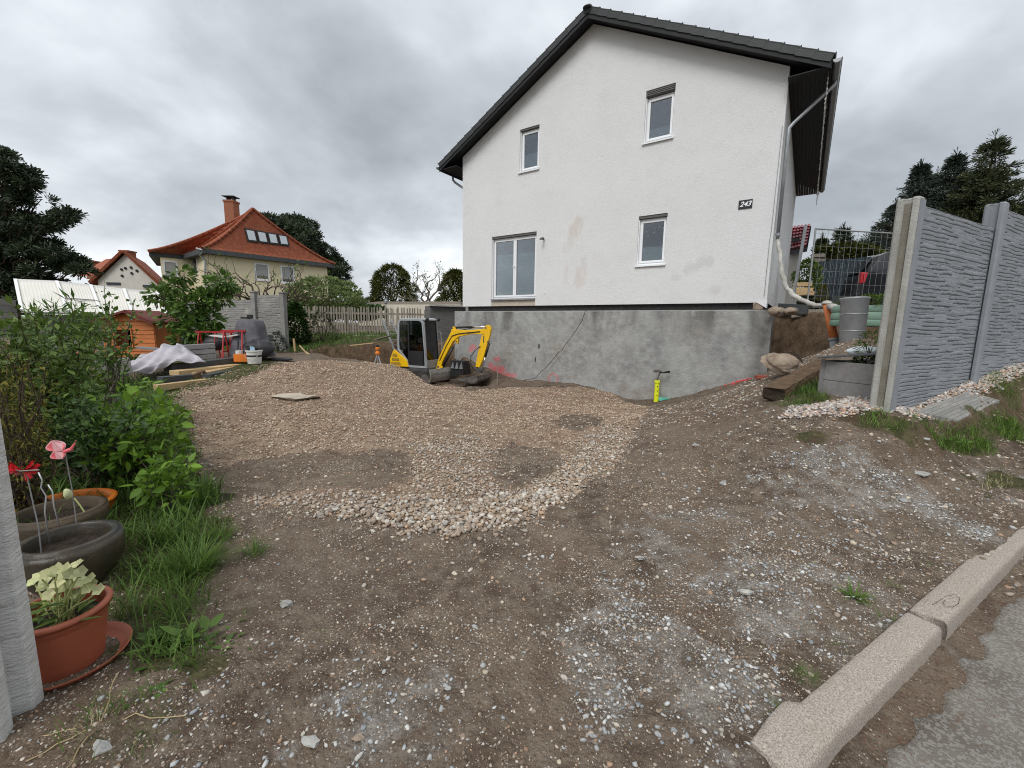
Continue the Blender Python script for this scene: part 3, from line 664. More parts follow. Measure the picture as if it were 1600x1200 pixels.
# ================================================================= ROAD AND KERB
def K3(u, v, z=0): p = KP+KN*u+KD*v; return np.array([p[0], p[1], z])
def kz(v): return .02+np.clip(v, 0, 30)*.022
def build_road():
    # asphalt sheet with a ragged edge, 4 mm and more above the dirt
    us = np.concatenate([np.linspace(.16, 1.2, 60), np.linspace(1.25, 9, 40)]); vs_ = np.concatenate([np.linspace(-9, -.6, 30), np.linspace(-.55, 6, 260), np.linspace(6.2, 60, 60)])
    U, Vv = np.meshgrid(us, vs_); P = KP[None, None]+U[..., None]*KN+Vv[..., None]*KD
    e_ = np.interp(Vv, [-.6, .1, .45, 1.0, 1.8, 2.4, 6], [1.2, .30, .245, .23, .215, .23, .20])+.06*fbm(Vv*3, Vv*0+2, 4)+.045*fbm(Vv*11, Vv*0+5, 3)
    z0 = hf(P[..., 0], P[..., 1], False); 
    k = sst(-.012, .02, U-e_)
    z = z0-.03+.040*k+.0016*fbm(P[..., 0]*40, P[..., 1]*40, 3)*k+.004*fbm(P[..., 0]*2, P[..., 1]*2, 2)
    n0, n1 = U.shape; i, j = np.meshgrid(np.arange(n1-1), np.arange(n0-1)); i = i.ravel(); j = j.ravel()
    F = np.stack([j*n1+i, j*n1+i+1, (j+1)*n1+i+1, (j+1)*n1+i], 1)[:, ::-1]
    mt = mat('old_asphalt', (.20,.178,.148), (.27,.245,.205), 4, .92, .9, 160, c3=(.14,.115,.09), s3=2.2, t3=(.55,.72))
    nt = mt.node_tree; b = nt.nodes['Principled BSDF']; src = b.inputs['Base Color'].links[0].from_socket
    tc = N(nt, 'ShaderNodeTexCoord'); v = N(nt, 'ShaderNodeTexVoronoi'); v.inputs['Scale'].default_value = 110; nt.links.new(tc.outputs['Object'], v.inputs['Vector'])
    sc = N(nt, 'ShaderNodeSeparateColor'); nt.links.new(v.outputs['Color'], sc.inputs[0]); g = mth(nt, 'MULTIPLY', mth(nt, 'GREATER_THAN', sc.outputs[0], .62), .55)
    x = N(nt, 'ShaderNodeMix', data_type='RGBA'); nt.links.new(g, x.inputs[0]); nt.links.new(src, x.inputs[6]); x.inputs[7].default_value = (.42, .40, .37, 1)
    nt.links.new(x.outputs[2], b.inputs['Base Color'])
    o = fastmesh('road', np.stack([P[..., 0].ravel(), P[..., 1].ravel(), z.ravel()], 1), [F], [mt], None, None, True); tag(o, kind='structure')
build_road()
def kerb_stone(v0, v1, label, notch=False, skew=0.):
    nu, nv = 9, int((v1-v0)/.02)+2; r = np.random.default_rng(int(v0*10)+5)
    # cross-section (u, z): back bottom, back top, front top rounded, front face, bottom
    prof = [(-.003,-.20),(-.002,-.006),(.004,-.001),(.03,0),(.07,0),(.108,-.001),(.120,-.004),(.127,-.012),(.130,-.03),(.132,-.06),(.134,-.10),(.136,-.22)]
    
    vs = []; vv = np.linspace(v0, v1, nv)
    for i, v in enumerate(vv):
        e = min(v-v0, v1-v); ro = .006*max(0, 1-e/.02)
        for k, (u, z) in enumerate(prof):
            n = .0028*float(fbm(np.array([v*14+k*.9]), np.array([k*1.7+v0*3]), 3)[0])+.0016*float(vn(np.array([v*40.]), np.array([k*3.3]))[0])
            uu = u+(n if k > 6 else n*1.6 if k < 3 else 0)
            if notch:
                t = v-v0
                if k < 4: uu += -.035*(1-sst(.26, .32, t))*sst(-.1, .25, t)
                if k > 6: uu += .012*(1-sst(.0, .35, t))
            uu += skew*(v-v0)
            z_ = kz(v)+z-(ro if 1 <= k <= 8 else 0)+n*.8
            vd = v+(.03*(u/.13) if i in (0, nv-1) and notch is False else 0)
            vs.append(K3(uu, vd, z_))
    k = len(prof); fs = [(i*k+j, i*k+j+1, (i+1)*k+j+1, (i+1)*k+j) for i in range(nv-1) for j in range(k-1)]
    fs += [tuple(range(k)), tuple((nv-1)*k+j for j in range(k-1, -1, -1)), tuple([i*k for i in range(nv)]+[i*k+k-1 for i in range(nv-1, -1, -1)])]
    mb = MB(); mb.add(vs, fs); o = mb.build('kerbstone', 'kerb', None, smooth=True); top(o, label, 'kerb', 'granite kerbstones along the road')
    return o
kerb_stone(-.04, 1.30, 'granite kerbstone with broken notched end at the bottom edge of the photo', True)
kerb_stone(1.335, 3.17, 'granite kerbstone with thin loop of wire lying on it', False, -.004)
kerb_stone(3.20, 4.4, 'granite kerbstone just entering at the right edge beyond the wire loop stone')
for i in range(2): kerb_stone(4.43+1.4*i, 5.8+1.4*i, ['granite kerbstone next after the one at the right edge', 'granite kerbstone furthest up the road'][i])
# loop of wire on the second stone
w_ = [(.045,1.50),(.05,1.58),(.055,1.66),(.075,1.70),(.10,1.69),(.11,1.63),(.105,1.56),(.085,1.53),(.07,1.56),(.065,1.61)]
mb = MB(); mb.tube([K3(u, v-.04, kz(v)+.005+.006*math.sin(u*90)) for u, v in w_], .0010, 5); top(mb.build('wire_loop', 'rope', None), 'thin dark loop of wire lying on the granite kerbstone', 'wire')

# ================================================================= BASEMENT WALL + WHITE HOUSE
CT = 1.90   # top of concrete
def concrete_mat():
    mt = bpy.data.materials.new('raw_basement_concrete'); mt.use_nodes = True; nt = mt.node_tree; b = nt.nodes['Principled BSDF']; b.inputs['Roughness'].default_value = .92
    tc = N(nt, 'ShaderNodeTexCoord'); vec = tc.outputs['Object']; sp = N(nt, 'ShaderNodeSeparateXYZ'); nt.links.new(vec, sp.inputs[0])
    def no(s, d=6, r=.6, st=None):
        n = N(nt, 'ShaderNodeTexNoise'); n.inputs['Scale'].default_value = s; n.inputs['Detail'].default_value = d; n.inputs['Roughness'].default_value = r
        v = vec
        if st: mp = N(nt, 'ShaderNodeMapping'); mp.inputs['Scale'].default_value = st; nt.links.new(vec, mp.inputs[0]); v = mp.outputs[0]
        nt.links.new(v, n.inputs['Vector']); return n.outputs['Fac']
    def mr(f, a, b_, c=0., d=1.):
        r = N(nt, 'ShaderNodeMapRange')
        for i, v in enumerate((a, b_, c, d)): r.inputs[i+1].default_value = v
        nt.links.new(f, r.inputs[0]); return r.outputs[0]
    def mx(f, a, b_):
        x = N(nt, 'ShaderNodeMix', data_type='RGBA'); nt.links.new(f, x.inputs[0])
        for i, v in ((6, a), (7, b_)):
            if isinstance(v, tuple): x.inputs[i].default_value = (*v, 1)
            else: nt.links.new(v, x.inputs[i])
        return x.outputs[2]
    c = mx(mr(no(1.1, 8, .62), .34, .66), (.215, .215, .21), (.345, .345, .33))
    c = mx(mr(no(.8, 6), .52, .66), c, (.26, .235, .205))
    c = mx(mr(no(5, 7, .7), .42, .72), c, (.40, .40, .385))
    # damp runs from the top edge
    st = mr(no(1.6, 4, .55, (1, 1, .22)), .50, .66); fall = mr(sp.outputs[2], CT-1.0, CT-.02); c = mx(mth(nt, 'MULTIPLY', mth(nt, 'MULTIPLY', st, fall), .85), c, (.085, .08, .072))
    ed = mr(sp.outputs[2], CT-.035, CT-.015); c = mx(mth(nt, 'MULTIPLY', ed, .6), c, (.45, .45, .43))
    rs = mth(nt, 'MULTIPLY', mr(sp.outputs[0], 9.15, 9.5), mr(no(2.2, 5), .35, .6)); c = mx(rs, c, (.12, .115, .105))
    # two small dark spots
    for (s_, z_, rx, rz) in [(3.30, .77, .035, .09), (3.18, .33, .03, .09)]:
        dx = mth(nt, 'DIVIDE', mth(nt, 'SUBTRACT', sp.outputs[0], s_), rx); dz = mth(nt, 'DIVIDE', mth(nt, 'SUBTRACT', sp.outputs[2], z_), rz)
        d = mth(nt, 'ADD', mth(nt, 'MULTIPLY', dx, dx), mth(nt, 'MULTIPLY', dz, dz)); d = mth(nt, 'ADD', d, mth(nt, 'MULTIPLY', mth(nt, 'SUBTRACT', no(14, 4), .5), 1.2)); c = mx(mr(d, 1.1, .7), c, (.06, .06, .058))
    # sprayed red marks
    for (s_, z_, rx, rz, am) in [(.55,.62,.17,.11,.7),(.42,.5,.12,.1,.5),(1.70,-.10,.30,.16,.95),(1.9,-.32,.42,.13,.9),(1.35,.0,.16,.14,.8),(.35,-.1,.35,.16,.75),(1.62,.25,.16,.10,.8),(2.25,-.25,.25,.10,.5)]:
        dx = mth(nt, 'DIVIDE', mth(nt, 'SUBTRACT', sp.outputs[0], s_), rx); dz = mth(nt, 'DIVIDE', mth(nt, 'SUBTRACT', sp.outputs[2], z_), rz)
        d = mth(nt, 'ADD', mth(nt, 'MULTIPLY', dx, dx), mth(nt, 'MULTIPLY', dz, dz)); d = mth(nt, 'ADD', d, mth(nt, 'MULTIPLY', mth(nt, 'SUBTRACT', no(9, 6, .7), .5), 3.4)); c = mx(mr(d, 1.3, .3, 0., am), c, (.66, .16, .17))
    dx = mth(nt, 'SUBTRACT', sp.outputs[0], 3.86); dz = mth(nt, 'SUBTRACT', sp.outputs[2], -.23)   # sprayed ring
    d = mth(nt, 'SQRT', mth(nt, 'ADD', mth(nt, 'MULTIPLY', dx, dx), mth(nt, 'MULTIPLY', dz, dz))); d = mth(nt, 'ABSOLUTE', mth(nt, 'SUBTRACT', mth(nt, 'ADD', d, mth(nt, 'MULTIPLY', no(9), .06)), .19))
    c = mx(mr(d, .055, .01, 0., .6), c, (.50, .14, .13))
    nt.links.new(c, b.inputs['Base Color'])
    bp = N(nt, 'ShaderNodeBump'); bp.inputs['Strength'].default_value = .8; bp.inputs['Distance'].default_value = .03
    nt.links.new(mth(nt, 'ADD', no(9, 8, .7), mth(nt, 'MULTIPLY', no(45, 4), .4)), bp.inputs['Height']); nt.links.new(bp.outputs[0], b.inputs['Normal']); return mt
M['basement'] = concrete_mat()
HROT = math.atan2(UX[1], UX[0])
house = thing('house', 'large white rendered house with dark gable roof on a raw concrete basement', 'house', (HQ[0], HQ[1], 0), HROT)
LEN, WID, EAV, RID = 9.2, 9.5, 7.16, 9.66
WBOT = 2.07
slope = (RID-EAV)/(WID/2)
# basement
mb = MB(); mb.box((WID/2-.10, .1+4.5, (CT-1.6)/2), (WID+.50, 9.0+.3, CT+1.6)); bs = mb.build('basement_wall', 'basement', house)
mb = MB(); mb.box((WID/2, .09+4.5, (CT+WBOT)/2+.02), (WID-.22, 9.0, WBOT-CT+.04)); mb.build('bitumen_strip', 'tar', house)
for k, s_ in enumerate((.42, 9.33)):
    mb = MB(); mb.box((s_-.25 if k == 0 else s_, .06, (CT+WBOT)/2), (.10 if k == 0 else .22, .10, WBOT-CT-.006)); mb.build('mortar_lump', 'stone_grey' if k == 0 else 'stone_tan', house, bevel=.02)
# gable wall with real openings
WINS = [(6.33, 7.07, 6.24, 7.53, 'ur'), (2.38, 3.09, 6.22, 7.50, 'ul'), (6.32, 7.08, 3.10, 4.41, 'lr'), (1.31, 3.08, 2.29, 4.37, 'bg')]
OPEN = [(a, b, (WBOT if k == 'bg' else z0), z1) for a, b, z0, z1, k in WINS]
def gable_wall():
    outl = [(0, WBOT), (1.31, WBOT), (1.31, 4.37), (3.08, 4.37), (3.08, WBOT), (WID-.03, WBOT), (WID, WBOT-.05), (WID, EAV), (WID/2, RID), (0, EAV)]
    holes = [[(a, z0), (b, z0), (b, z1), (a, z1)] for a, b, z0, z1 in OPEN[:3]]
    loops = [[Vector((p[0], p[1], 0)) for p in l] for l in [outl]+holes]
    T = geometry.tessellate_polygon(loops); P = [p for l in [outl]+holes for p in l]
    mb = MB(); mb.add([(p[0], 0, p[1]) for p in P], [tuple(t) for t in T])
    mb.add([(p[0], .2, p[1]) for p in P], [tuple(t) for t in T])
    for s_ in (0, WID): mb.add([(s_, 0, WBOT), (s_, LEN, WBOT), (s_, LEN, EAV), (s_, 0, EAV)], [(0, 1, 2, 3)])
    mb.add([(0, LEN, WBOT), (WID, LEN, WBOT), (WID, LEN, EAV), (WID/2, LEN, RID), (0, LEN, EAV)], [(0, 1, 2, 3, 4)])
    mb.add([(0, 0, WBOT), (1.31, 0, WBOT), (1.31, .2, WBOT), (0, .2, WBOT)], [(0, 1, 2, 3)]); mb.add([(3.08, 0, WBOT), (WID, 0, WBOT), (WID, .2, WBOT), (3.08, .2, WBOT)], [(0, 1, 2, 3)])
    for (a, b, z0, z1) in OPEN:
        q = [(a, z0), (b, z0), (b, z1), (a, z1)]
        for i in range(4):
            p, r = q[i], q[(i+1) % 4]
            if z0 == WBOT and i == 0: continue
            mb.add([(p[0], 0, p[1]), (r[0], 0, r[1]), (r[0], .2, r[1]), (p[0], .2, p[1])], [(0, 1, 2, 3)], 1)
    o = mb.build('gable_wall', ['stucco_g', 'render_in'], house); return o
def stucco_mat():
    mt = mat('white_scratched_render', (.75,.75,.745), (.715,.715,.71), .8, .93, 1.0, 60, c3=(.70,.695,.685), s3=1.6, t3=(.55,.75))
    nt = mt.node_tree; b = nt.nodes['Principled BSDF']; src = b.inputs['Base Color'].links[0].from_socket
    tc = N(nt, 'ShaderNodeTexCoord'); sp = N(nt, 'ShaderNodeSeparateXYZ'); nt.links.new(tc.outputs['Object'], sp.inputs[0])
    def no(s, st, d=5):
        mp = N(nt, 'ShaderNodeMapping'); mp.inputs['Scale'].default_value = st; nt.links.new(tc.outputs['Object'], mp.inputs[0])
        n = N(nt, 'ShaderNodeTexNoise'); n.inputs['Scale'].default_value = s; n.inputs['Detail'].default_value = d; nt.links.new(mp.outputs[0], n.inputs['Vector']); return n.outputs['Fac']
    def st(src, s_, z_, rx, rz, am, colr):
        dx = mth(nt, 'DIVIDE', mth(nt, 'SUBTRACT', sp.outputs[0], s_), rx); dz = mth(nt, 'DIVIDE', mth(nt, 'SUBTRACT', sp.outputs[2], z_), rz)
        d = mth(nt, 'ADD', mth(nt, 'MULTIPLY', dx, dx), mth(nt, 'MULTIPLY', dz, dz)); d = mth(nt, 'ADD', d, mth(nt, 'MULTIPLY', mth(nt, 'SUBTRACT', no(4, (1, 1, .45)), .5), 4.5))
        r = N(nt, 'ShaderNodeMapRange'); r.inputs[1].default_value = 1.2; r.inputs[2].default_value = .2; r.inputs[4].default_value = am; nt.links.new(d, r.inputs[0])
        x = N(nt, 'ShaderNodeMix', data_type='RGBA'); nt.links.new(r.outputs[0], x.inputs[0]); nt.links.new(src, x.inputs[6]); x.inputs[7].default_value = (*colr, 1); return x.outputs[2]
    for a in [(4.45,4.35,.22,.28,.55,(.60,.53,.45)),(4.2,3.85,.18,.30,.40,(.58,.53,.47)),(4.15,3.0,.12,.35,.45,(.60,.55,.50)),(4.62,2.85,.22,.35,.45,(.62,.53,.44)),(4.75,3.2,.12,.3,.3,(.55,.50,.45)),(8.1,3.1,.22,.16,.35,(.5,.49,.46)),(7.75,2.95,.2,.15,.3,(.5,.49,.46)),(8.35,2.4,.15,.1,.3,(.5,.49,.46)),(7.4,2.75,.15,.1,.25,(.5,.49,.46))]: src = st(src, *a)
    nt.links.new(src, b.inputs['Base Color']); return mt
M['stucco_g'] = stucco_mat()
gable_wall()
# ledge board below the tall window
mb = MB(); mb.box((2.195, .10, (WBOT+2.27)/2), (1.766, .16, 2.27-WBOT)); mb.build('insulation_board', 'beige_board', house)
def window(a, b, z0, z1, kind):
    rd = .11
    fw = MB(); c = ((a+b)/2, rd+.03, (z0+z1)/2)
    wdt, hgt = b-a, z1-z0; t = .055; ztop = z1-(.15 if kind == 'ur' else .05 if kind == 'ul' else .07)
    win = MB(); o_ = None
    # frame ring
    def ring(mb, x0, x1, y0, y1, za, zb, tt):
        mb.box(((x0+x1)/2, (y0+y1)/2, za+tt/2), (x1-x0, y1-y0, tt)); mb.box(((x0+x1)/2, (y0+y1)/2, zb-tt/2), (x1-x0, y1-y0, tt))
        mb.box((x0+tt/2, (y0+y1)/2, (za+zb)/2), (tt, y1-y0, zb-za-2*tt)); mb.box((x1-tt/2, (y0+y1)/2, (za+zb)/2), (tt, y1-y0, zb-za-2*tt))
    fr = MB(); ring(fr, a+.002, b-.002, rd, rd+.07, z0+.035, ztop, .045)
    w_ = fr.build('window', 'upvc', house, bevel=.004)
    leaves = [(a+.047, b-.047)] if kind != 'bg' else [(a+.047, (a+b)/2+.002), ((a+b)/2+.004, b-.047)]
    for (x0, x1) in leaves:
        sh = MB(); ring(sh, x0, x1, rd-.018, rd+.05, z0+.082, ztop-.047, .058); sh.build('sash', 'upvc', w_, bevel=.006)
        gl = MB(); gl.box(((x0+x1)/2, rd+.02, (z0+ztop)/2+.02), (x1-x0-.112, .006, ztop-z0-.24)); gl.build('pane', 'glass', w_)
        frac = {'ur': .27, 'ul': .42, 'lr': .36, 'bg': .76}[kind]; zb0, zb1 = z0+.13, ztop-.10; zt = zb0+(zb1-zb0)*frac
        bl = MB(); n = max(6, int((zt-zb0)/.022)); 
        for i in range(n):
            za, zc = zb0+(zt-zb0)*i/n, zb0+(zt-zb0)*(i+1)/n
            bl.add([(x0+.05, rd+.060, za), (x1-.05, rd+.060, za), (x1-.05, rd+.054 if i % 2 else rd+.066, (za+zc)/2), (x0+.05, rd+.054 if i % 2 else rd+.066, (za+zc)/2), (x1-.05, rd+.060, zc), (x0+.05, rd+.060, zc)], [(0,1,2,3), (3,2,4,5)])
        bl.box(((x0+x1)/2, rd+.055, zt), (x1-x0-.10, .02, .022)); bl.build('blind', 'blind' if kind in ('bg', 'lr') else 'blind2', w_)
        if kind == 'bg' and x0 < 2: hd = MB(); hd.box((x1-.02, rd-.035, 3.33), (.02, .025, .10)); hd.box((x1-.02, rd-.05, 3.37), (.10, .015, .02)); hd.build('handle', 'upvc', w_)
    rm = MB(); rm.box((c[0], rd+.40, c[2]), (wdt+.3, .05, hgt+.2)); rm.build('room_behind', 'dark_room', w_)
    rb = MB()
    rb.box(((a+b)/2, rd*.5+.01, (ztop+z1)/2), (wdt-.006, rd-.02, z1-ztop-.006))  # shutter box on ur; on the others a dark strip painting the reveal shade
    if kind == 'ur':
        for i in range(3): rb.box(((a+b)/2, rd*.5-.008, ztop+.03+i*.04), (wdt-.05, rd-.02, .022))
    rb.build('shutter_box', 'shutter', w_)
    for x_ in (a+.012, b-.012): g_ = MB(); g_.box((x_, rd*.6, (z0+ztop)/2), (.022, .05, ztop-z0-.04)); g_.build('guide_rail', 'upvc', w_)
    sl_ = MB(); sl_.beam(((a+b)/2, -.045, z0-.002), ((a+b)/2, rd+.02, z0+.028), wdt+(.06 if kind != 'bg' else -.006), .022); sl_.box(((a+b)/2, -.047, z0-.014), (wdt+(.06 if kind != 'bg' else -.006), .006, .03))
    sl_.build('sill', 'upvc' if kind != 'bg' else 'zinc', w_)
    if kind == 'lr':   # cut-out stars hanging behind the pane
        for (u, v, r_) in [(6.50,4.02,.035),(6.56,3.91,.032),(6.71,3.97,.05),(6.84,4.10,.035),(6.95,4.06,.04),(6.72,4.08,.02)]:
            k = MB(); pts = [(r_*(1 if i % 2 == 0 else .45)*math.sin(i*PI/5), r_*(1 if i % 2 == 0 else .45)*math.cos(i*PI/5)) for i in range(10)]
            k.prism(pts, lambda p, q: (u+p, rd+.030, v+q), lambda p, q: (u+p, rd+.034, v+q)); k.build('paper_star', 'upvc' if u != 6.71 else 'palewing', w_)
    return w_
for q in WINS: window(*q)
# roof -------------------------------------------------------------
OV, FR, TH = .76, .38, .10
def roofz(s_): return RID+.02-abs(s_-WID/2)*slope
for sg in (-1, 1):
    e_ = WID/2+sg*(WID/2+OV); mb = MB(); m_ = WID/2
    mb.add([(m_, -FR+.03, RID+.10), (e_, -FR+.03, roofz(e_)+.10), (e_, LEN+.35, roofz(e_)+.10), (m_, LEN+.35, RID+.10),
            (m_, -FR+.03, RID+.16), (e_, -FR+.03, roofz(e_)+.16), (e_, LEN+.35, roofz(e_)+.16), (m_, LEN+.35, RID+.16)], [(0,1,2,3), (4,7,6,5), (0,4,5,1), (1,5,6,2), (2,6,7,3)])
    mb.build('roof', 'roof_dark', house)
    sb = MB()     # soffit: gable strip follows the slope, eave strip is boarded level
    sb.add([(m_, -FR+.035, RID+.03), (e_, -FR+.035, roofz(e_)+.03), (e_, .0, roofz(e_)+.03), (m_, .0, RID+.03)], [(0, 1, 2, 3)])
    nb = 9
    for i in range(nb):
        x0 = WID/2+sg*(WID/2+.002+(OV-.03)*i/nb); x1 = WID/2+sg*(WID/2+(OV-.03)*(i+1)/nb-.002)
        sb.box(((x0+x1)/2, LEN/2, roofz(e_)+.015), (abs(x1-x0), LEN+2*FR-.1, .02))
    sb.build('soffit', 'soffit', house)
    fb = MB(); fb.add([(m_, -FR, RID+.16), (e_, -FR, roofz(e_)+.16), (e_, -FR, roofz(e_)-.06), (m_, -FR, RID-.06), (m_, -FR+.025, RID+.16), (e_, -FR+.025, roofz(e_)+.16), (e_, -FR+.025, roofz(e_)-.06), (m_, -FR+.025, RID-.06)], [(0,1,2,3), (4,7,6,5), (3,2,6,7), (1,5,6,2)])
    fb.box((e_-sg*.012, LEN/2, roofz(e_)+.05), (.024, LEN+2*FR, .19)); fb.build('fascia', 'soffit', house)
    # verge tiles, one by one
    n = 18; L = math.hypot(WID/2+OV, (WID/2+OV)*slope)/n
    ang = math.atan(slope); me = None
    for i in range(n):
        if me is None:
            k = MB(); k.box((L*.5, 0, .022), (L+.05, .33, .024)); k.box((L*.5, -.150, -.055), (L+.02, .022, .15)); k.box((L+.02, 0, .030), (.02, .33, .045))
            me_o = k.build('tile', 'roof_dark', house, bevel=.006); me = me_o.data; o = me_o
        else:
            o = bpy.data.objects.new('tile', me); COL.objects.link(o); o.parent = house; bv = o.modifiers.new('bevel', 'BEVEL'); bv.width = .006; bv.segments = 2
        d = i*L; lift = .018
        R = Matrix.Rotation(0 if sg > 0 else PI, 4, 'Z') @ Matrix.Rotation(ang-.045, 4, 'Y')
        yy = -FR-.012+.15
        if sg < 0:
            R = Matrix(((-1,0,0,0),(0,1,0,0),(0,0,1,0),(0,0,0,1))) @ Matrix.Rotation(ang-.045, 4, 'Y')
        o.matrix_local = Matrix.Translation((m_+sg*d*math.cos(ang), yy, RID+.175-d*math.sin(ang)+.012)) @ R
    # gutter
    gx = e_+sg*.075; gz_ = roofz(e_)+.10; g = MB(); pts = []
    for j in range(9): q = PI+PI*j/8; pts.append((gx+.075*math.cos(q), gz_+.075*math.sin(q)))
    vs = [(p[0], -FR+.0, p[1]) for p in pts]+[(p[0], LEN+.35, p[1]) for p in pts]+[(gx+(p[0]-gx)*.93, -FR, gz_+(p[1]-gz_)*.93) for p in pts]+[(gx+(p[0]-gx)*.93, LEN+.35, gz_+(p[1]-gz_)*.93) for p in pts]
    g.add(vs, [(j, j+1, j+10, j+9) for j in range(8)]+[(18+j, 27+j, 28+j, 19+j) for j in range(8)]+[(j, 18+j, 19+j, j+1) for j in range(8)]+[tuple(range(9))])
    g.tube([(gx+sg*.08, -FR, gz_+.004), (gx+sg*.08, LEN+.35, gz_+.004)], .009, 6); g.build('gutter', 'zinc' if sg > 0 else 'darkgrey', house)
    # ridge caps (only once)
n = 26
for i in range(n):
    y0 = -FR-.04+i*(LEN+.8)/n; k = MB(); k.lathe([(.125, 0), (.135, .02), (.120, .38)], (0, 0, 0), 14, None)
    if i == 0:
        V = [(p[0], p[2], p[1]*.85) for p in k.v]; k.v = V; k.lathe([(.02,0),(.118,.001),(.118,.02)], (0,0,0), 14); mc = k
        mc_o = k.build('ridge_cap', 'roof_dark', house); mc_m = mc_o.data; o = mc_o
    else: o = bpy.data.objects.new('ridge_cap', mc_m); COL.objects.link(o); o.parent = house
    o.location = (WID/2, y0, RID+.15)
# downpipes
gx = WID+OV+.075
mb = MB(); mb.tube([(gx, .42, roofz(WID+OV)+.04), (gx, .42, 6.74), (gx-.10, .37, 6.62), (9.66, .20, 6.04), (9.585, .15, 5.93), (9.58, .15, 5.75), (9.58, .15, 3.52)], .038, 12); dp = mb.build('downpipe', 'zinc', house, smooth=True)
k = MB(); k.tube([(9.58, .15, 3.60), (9.58, .15, 3.66)], .052, 12); k.build('pipe_clamp', 'zinc', dp)
gx2 = -OV-.075
mb = MB(); mb.tube([(gx2+.08, .30, roofz(-OV)+.06), (gx2+.10, .30, 6.62), (gx2+.2, .30, 6.52), (-.10, .25, 6.18), (-.07, .25, 6.0), (-.07, .25, 2.4)], .04, 10); mb.build('downpipe', 'zinc', house, smooth=True)
# lightning wire beside the pipe
mb = MB(); mb.tube([(9.47, -.02, 5.95), (9.46, -.025, 4.5), (9.455, -.025, 3.7), (9.44, -.02, 3.5), (9.44, -.02, 2.2)], .006, 5); mb.build('lightning_wire', 'zinc', house)
# corner trims, cut piece
mb = MB(); mb.add([(9.30, -.004, WBOT), (9.503, -.004, WBOT-.13), (9.503, -.004, WBOT+.05), (9.30, -.004, WBOT+.05), (9.503, .3, WBOT-.13), (9.503, .3, WBOT+.05)], [(0,1,2,3), (1,4,5,2)]); mb.build('corner_trim', 'stucco', house)
# lamp and socket
mb = MB(); mb.lathe([(.028,0),(.03,.01),(.03,.05)], (3.36,-.03,4.10), 12, rotx(np.array(PI/2))); mb.tube([(3.36,-.04,4.12),(3.36,-.10,4.13),(3.36,-.17,4.10)], .022, 8); mb.lathe([(.045,0),(.05,.02),(.03,.05)], (3.36,-.19,4.06), 12); mb.build('wall_lamp', 'shutter', house)
mb = MB(); mb.box((3.43,-.006,2.47),(.05,.012,.05)); mb.box((3.42,-.014,2.45),(.03,.01,.02)); mb.build('outlet_cap', 'upvc', house)
# house number
sg_ = MB(); sg_.box((8.87, -.012, 4.365), (.29, .018, .20)); sg_o = sg_.build('house_number_sign', 'sign', house, bevel=.003)
def text(name, s, size, M_, mt, parent, shear=0., ext=.001, bold=0.):
    c = bpy.data.curves.new(name, 'FONT'); c.body = s; c.size = size; c.shear = shear; c.extrude = ext; c.align_x = 'CENTER'; c.align_y = 'CENTER'; c.offset = bold
    t_ = bpy.data.objects.new('tmp', c); COL.objects.link(t_); bpy.context.view_layer.update()
    me = bpy.data.meshes.new_from_object(t_.evaluated_get(bpy.context.evaluated_depsgraph_get())); bpy.data.objects.remove(t_)
    me.materials.clear(); o = link(name, me, parent, mt); o.matrix_local = M_; return o
text('numeral', '243', .155, Matrix.Translation((8.865, -.0235, 4.365)) @ Matrix.Rotation(PI/2, 4, 'X'), 'upvc', sg_o, .35, .001, .0035)
# cable hanging over the concrete
pts = [HW(s_, -.16-.02, z_) for s_, z_ in [(4.95, CT+.03), (4.85, 1.6), (4.55, 1.15), (4.2, .72), (3.85, .33), (3.55, .02), (3.38, -.12), (3.3, -.24), (3.1, -.30), (2.9, -.34), (2.75, -.42), (2.6, -.52), (2.45, -.60)]]
PP = []
for i in range(len(pts)-1):
    for t in (0, .33, .66): PP.append(pts[i]*(1-t)+pts[i+1]*t+rng.normal(size=3)*np.array([.004, .004, .008]))
mb = MB(); mb.tube([HW(4.97, .02, CT+.06)]+PP, .009, 6); top(mb.build('cable', 'black', None), 'thin black cable hanging diagonally across the concrete basement wall', 'cable')
# chain of icicle lights below the right-hand eave
ic = MB(); r2 = np.random.default_rng(4)
y_ = -.1
ex = WID+OV-.05; ez = roofz(WID+OV)-.02
ic.tube([(ex, -.2, ez), (ex, LEN, ez)], .004, 4)
while y_ < LEN:
    L_ = r2.choice([.25, .4, .55, .7]); zz_ = ez; xx = ex; pts = [(xx, y_, zz_)]
    for i in range(int(L_/.05)):
        pts.append((xx+r2.normal()*.006, y_+r2.normal()*.008, zz_-.05*(i+1)))
        if i % 2: ic.box(pts[-1], (.022, .022, .03))
    ic.tube(pts, .0035, 4); y_ += .16+.1*r2.random()
ic.build('icicle_lights', 'hose', house)
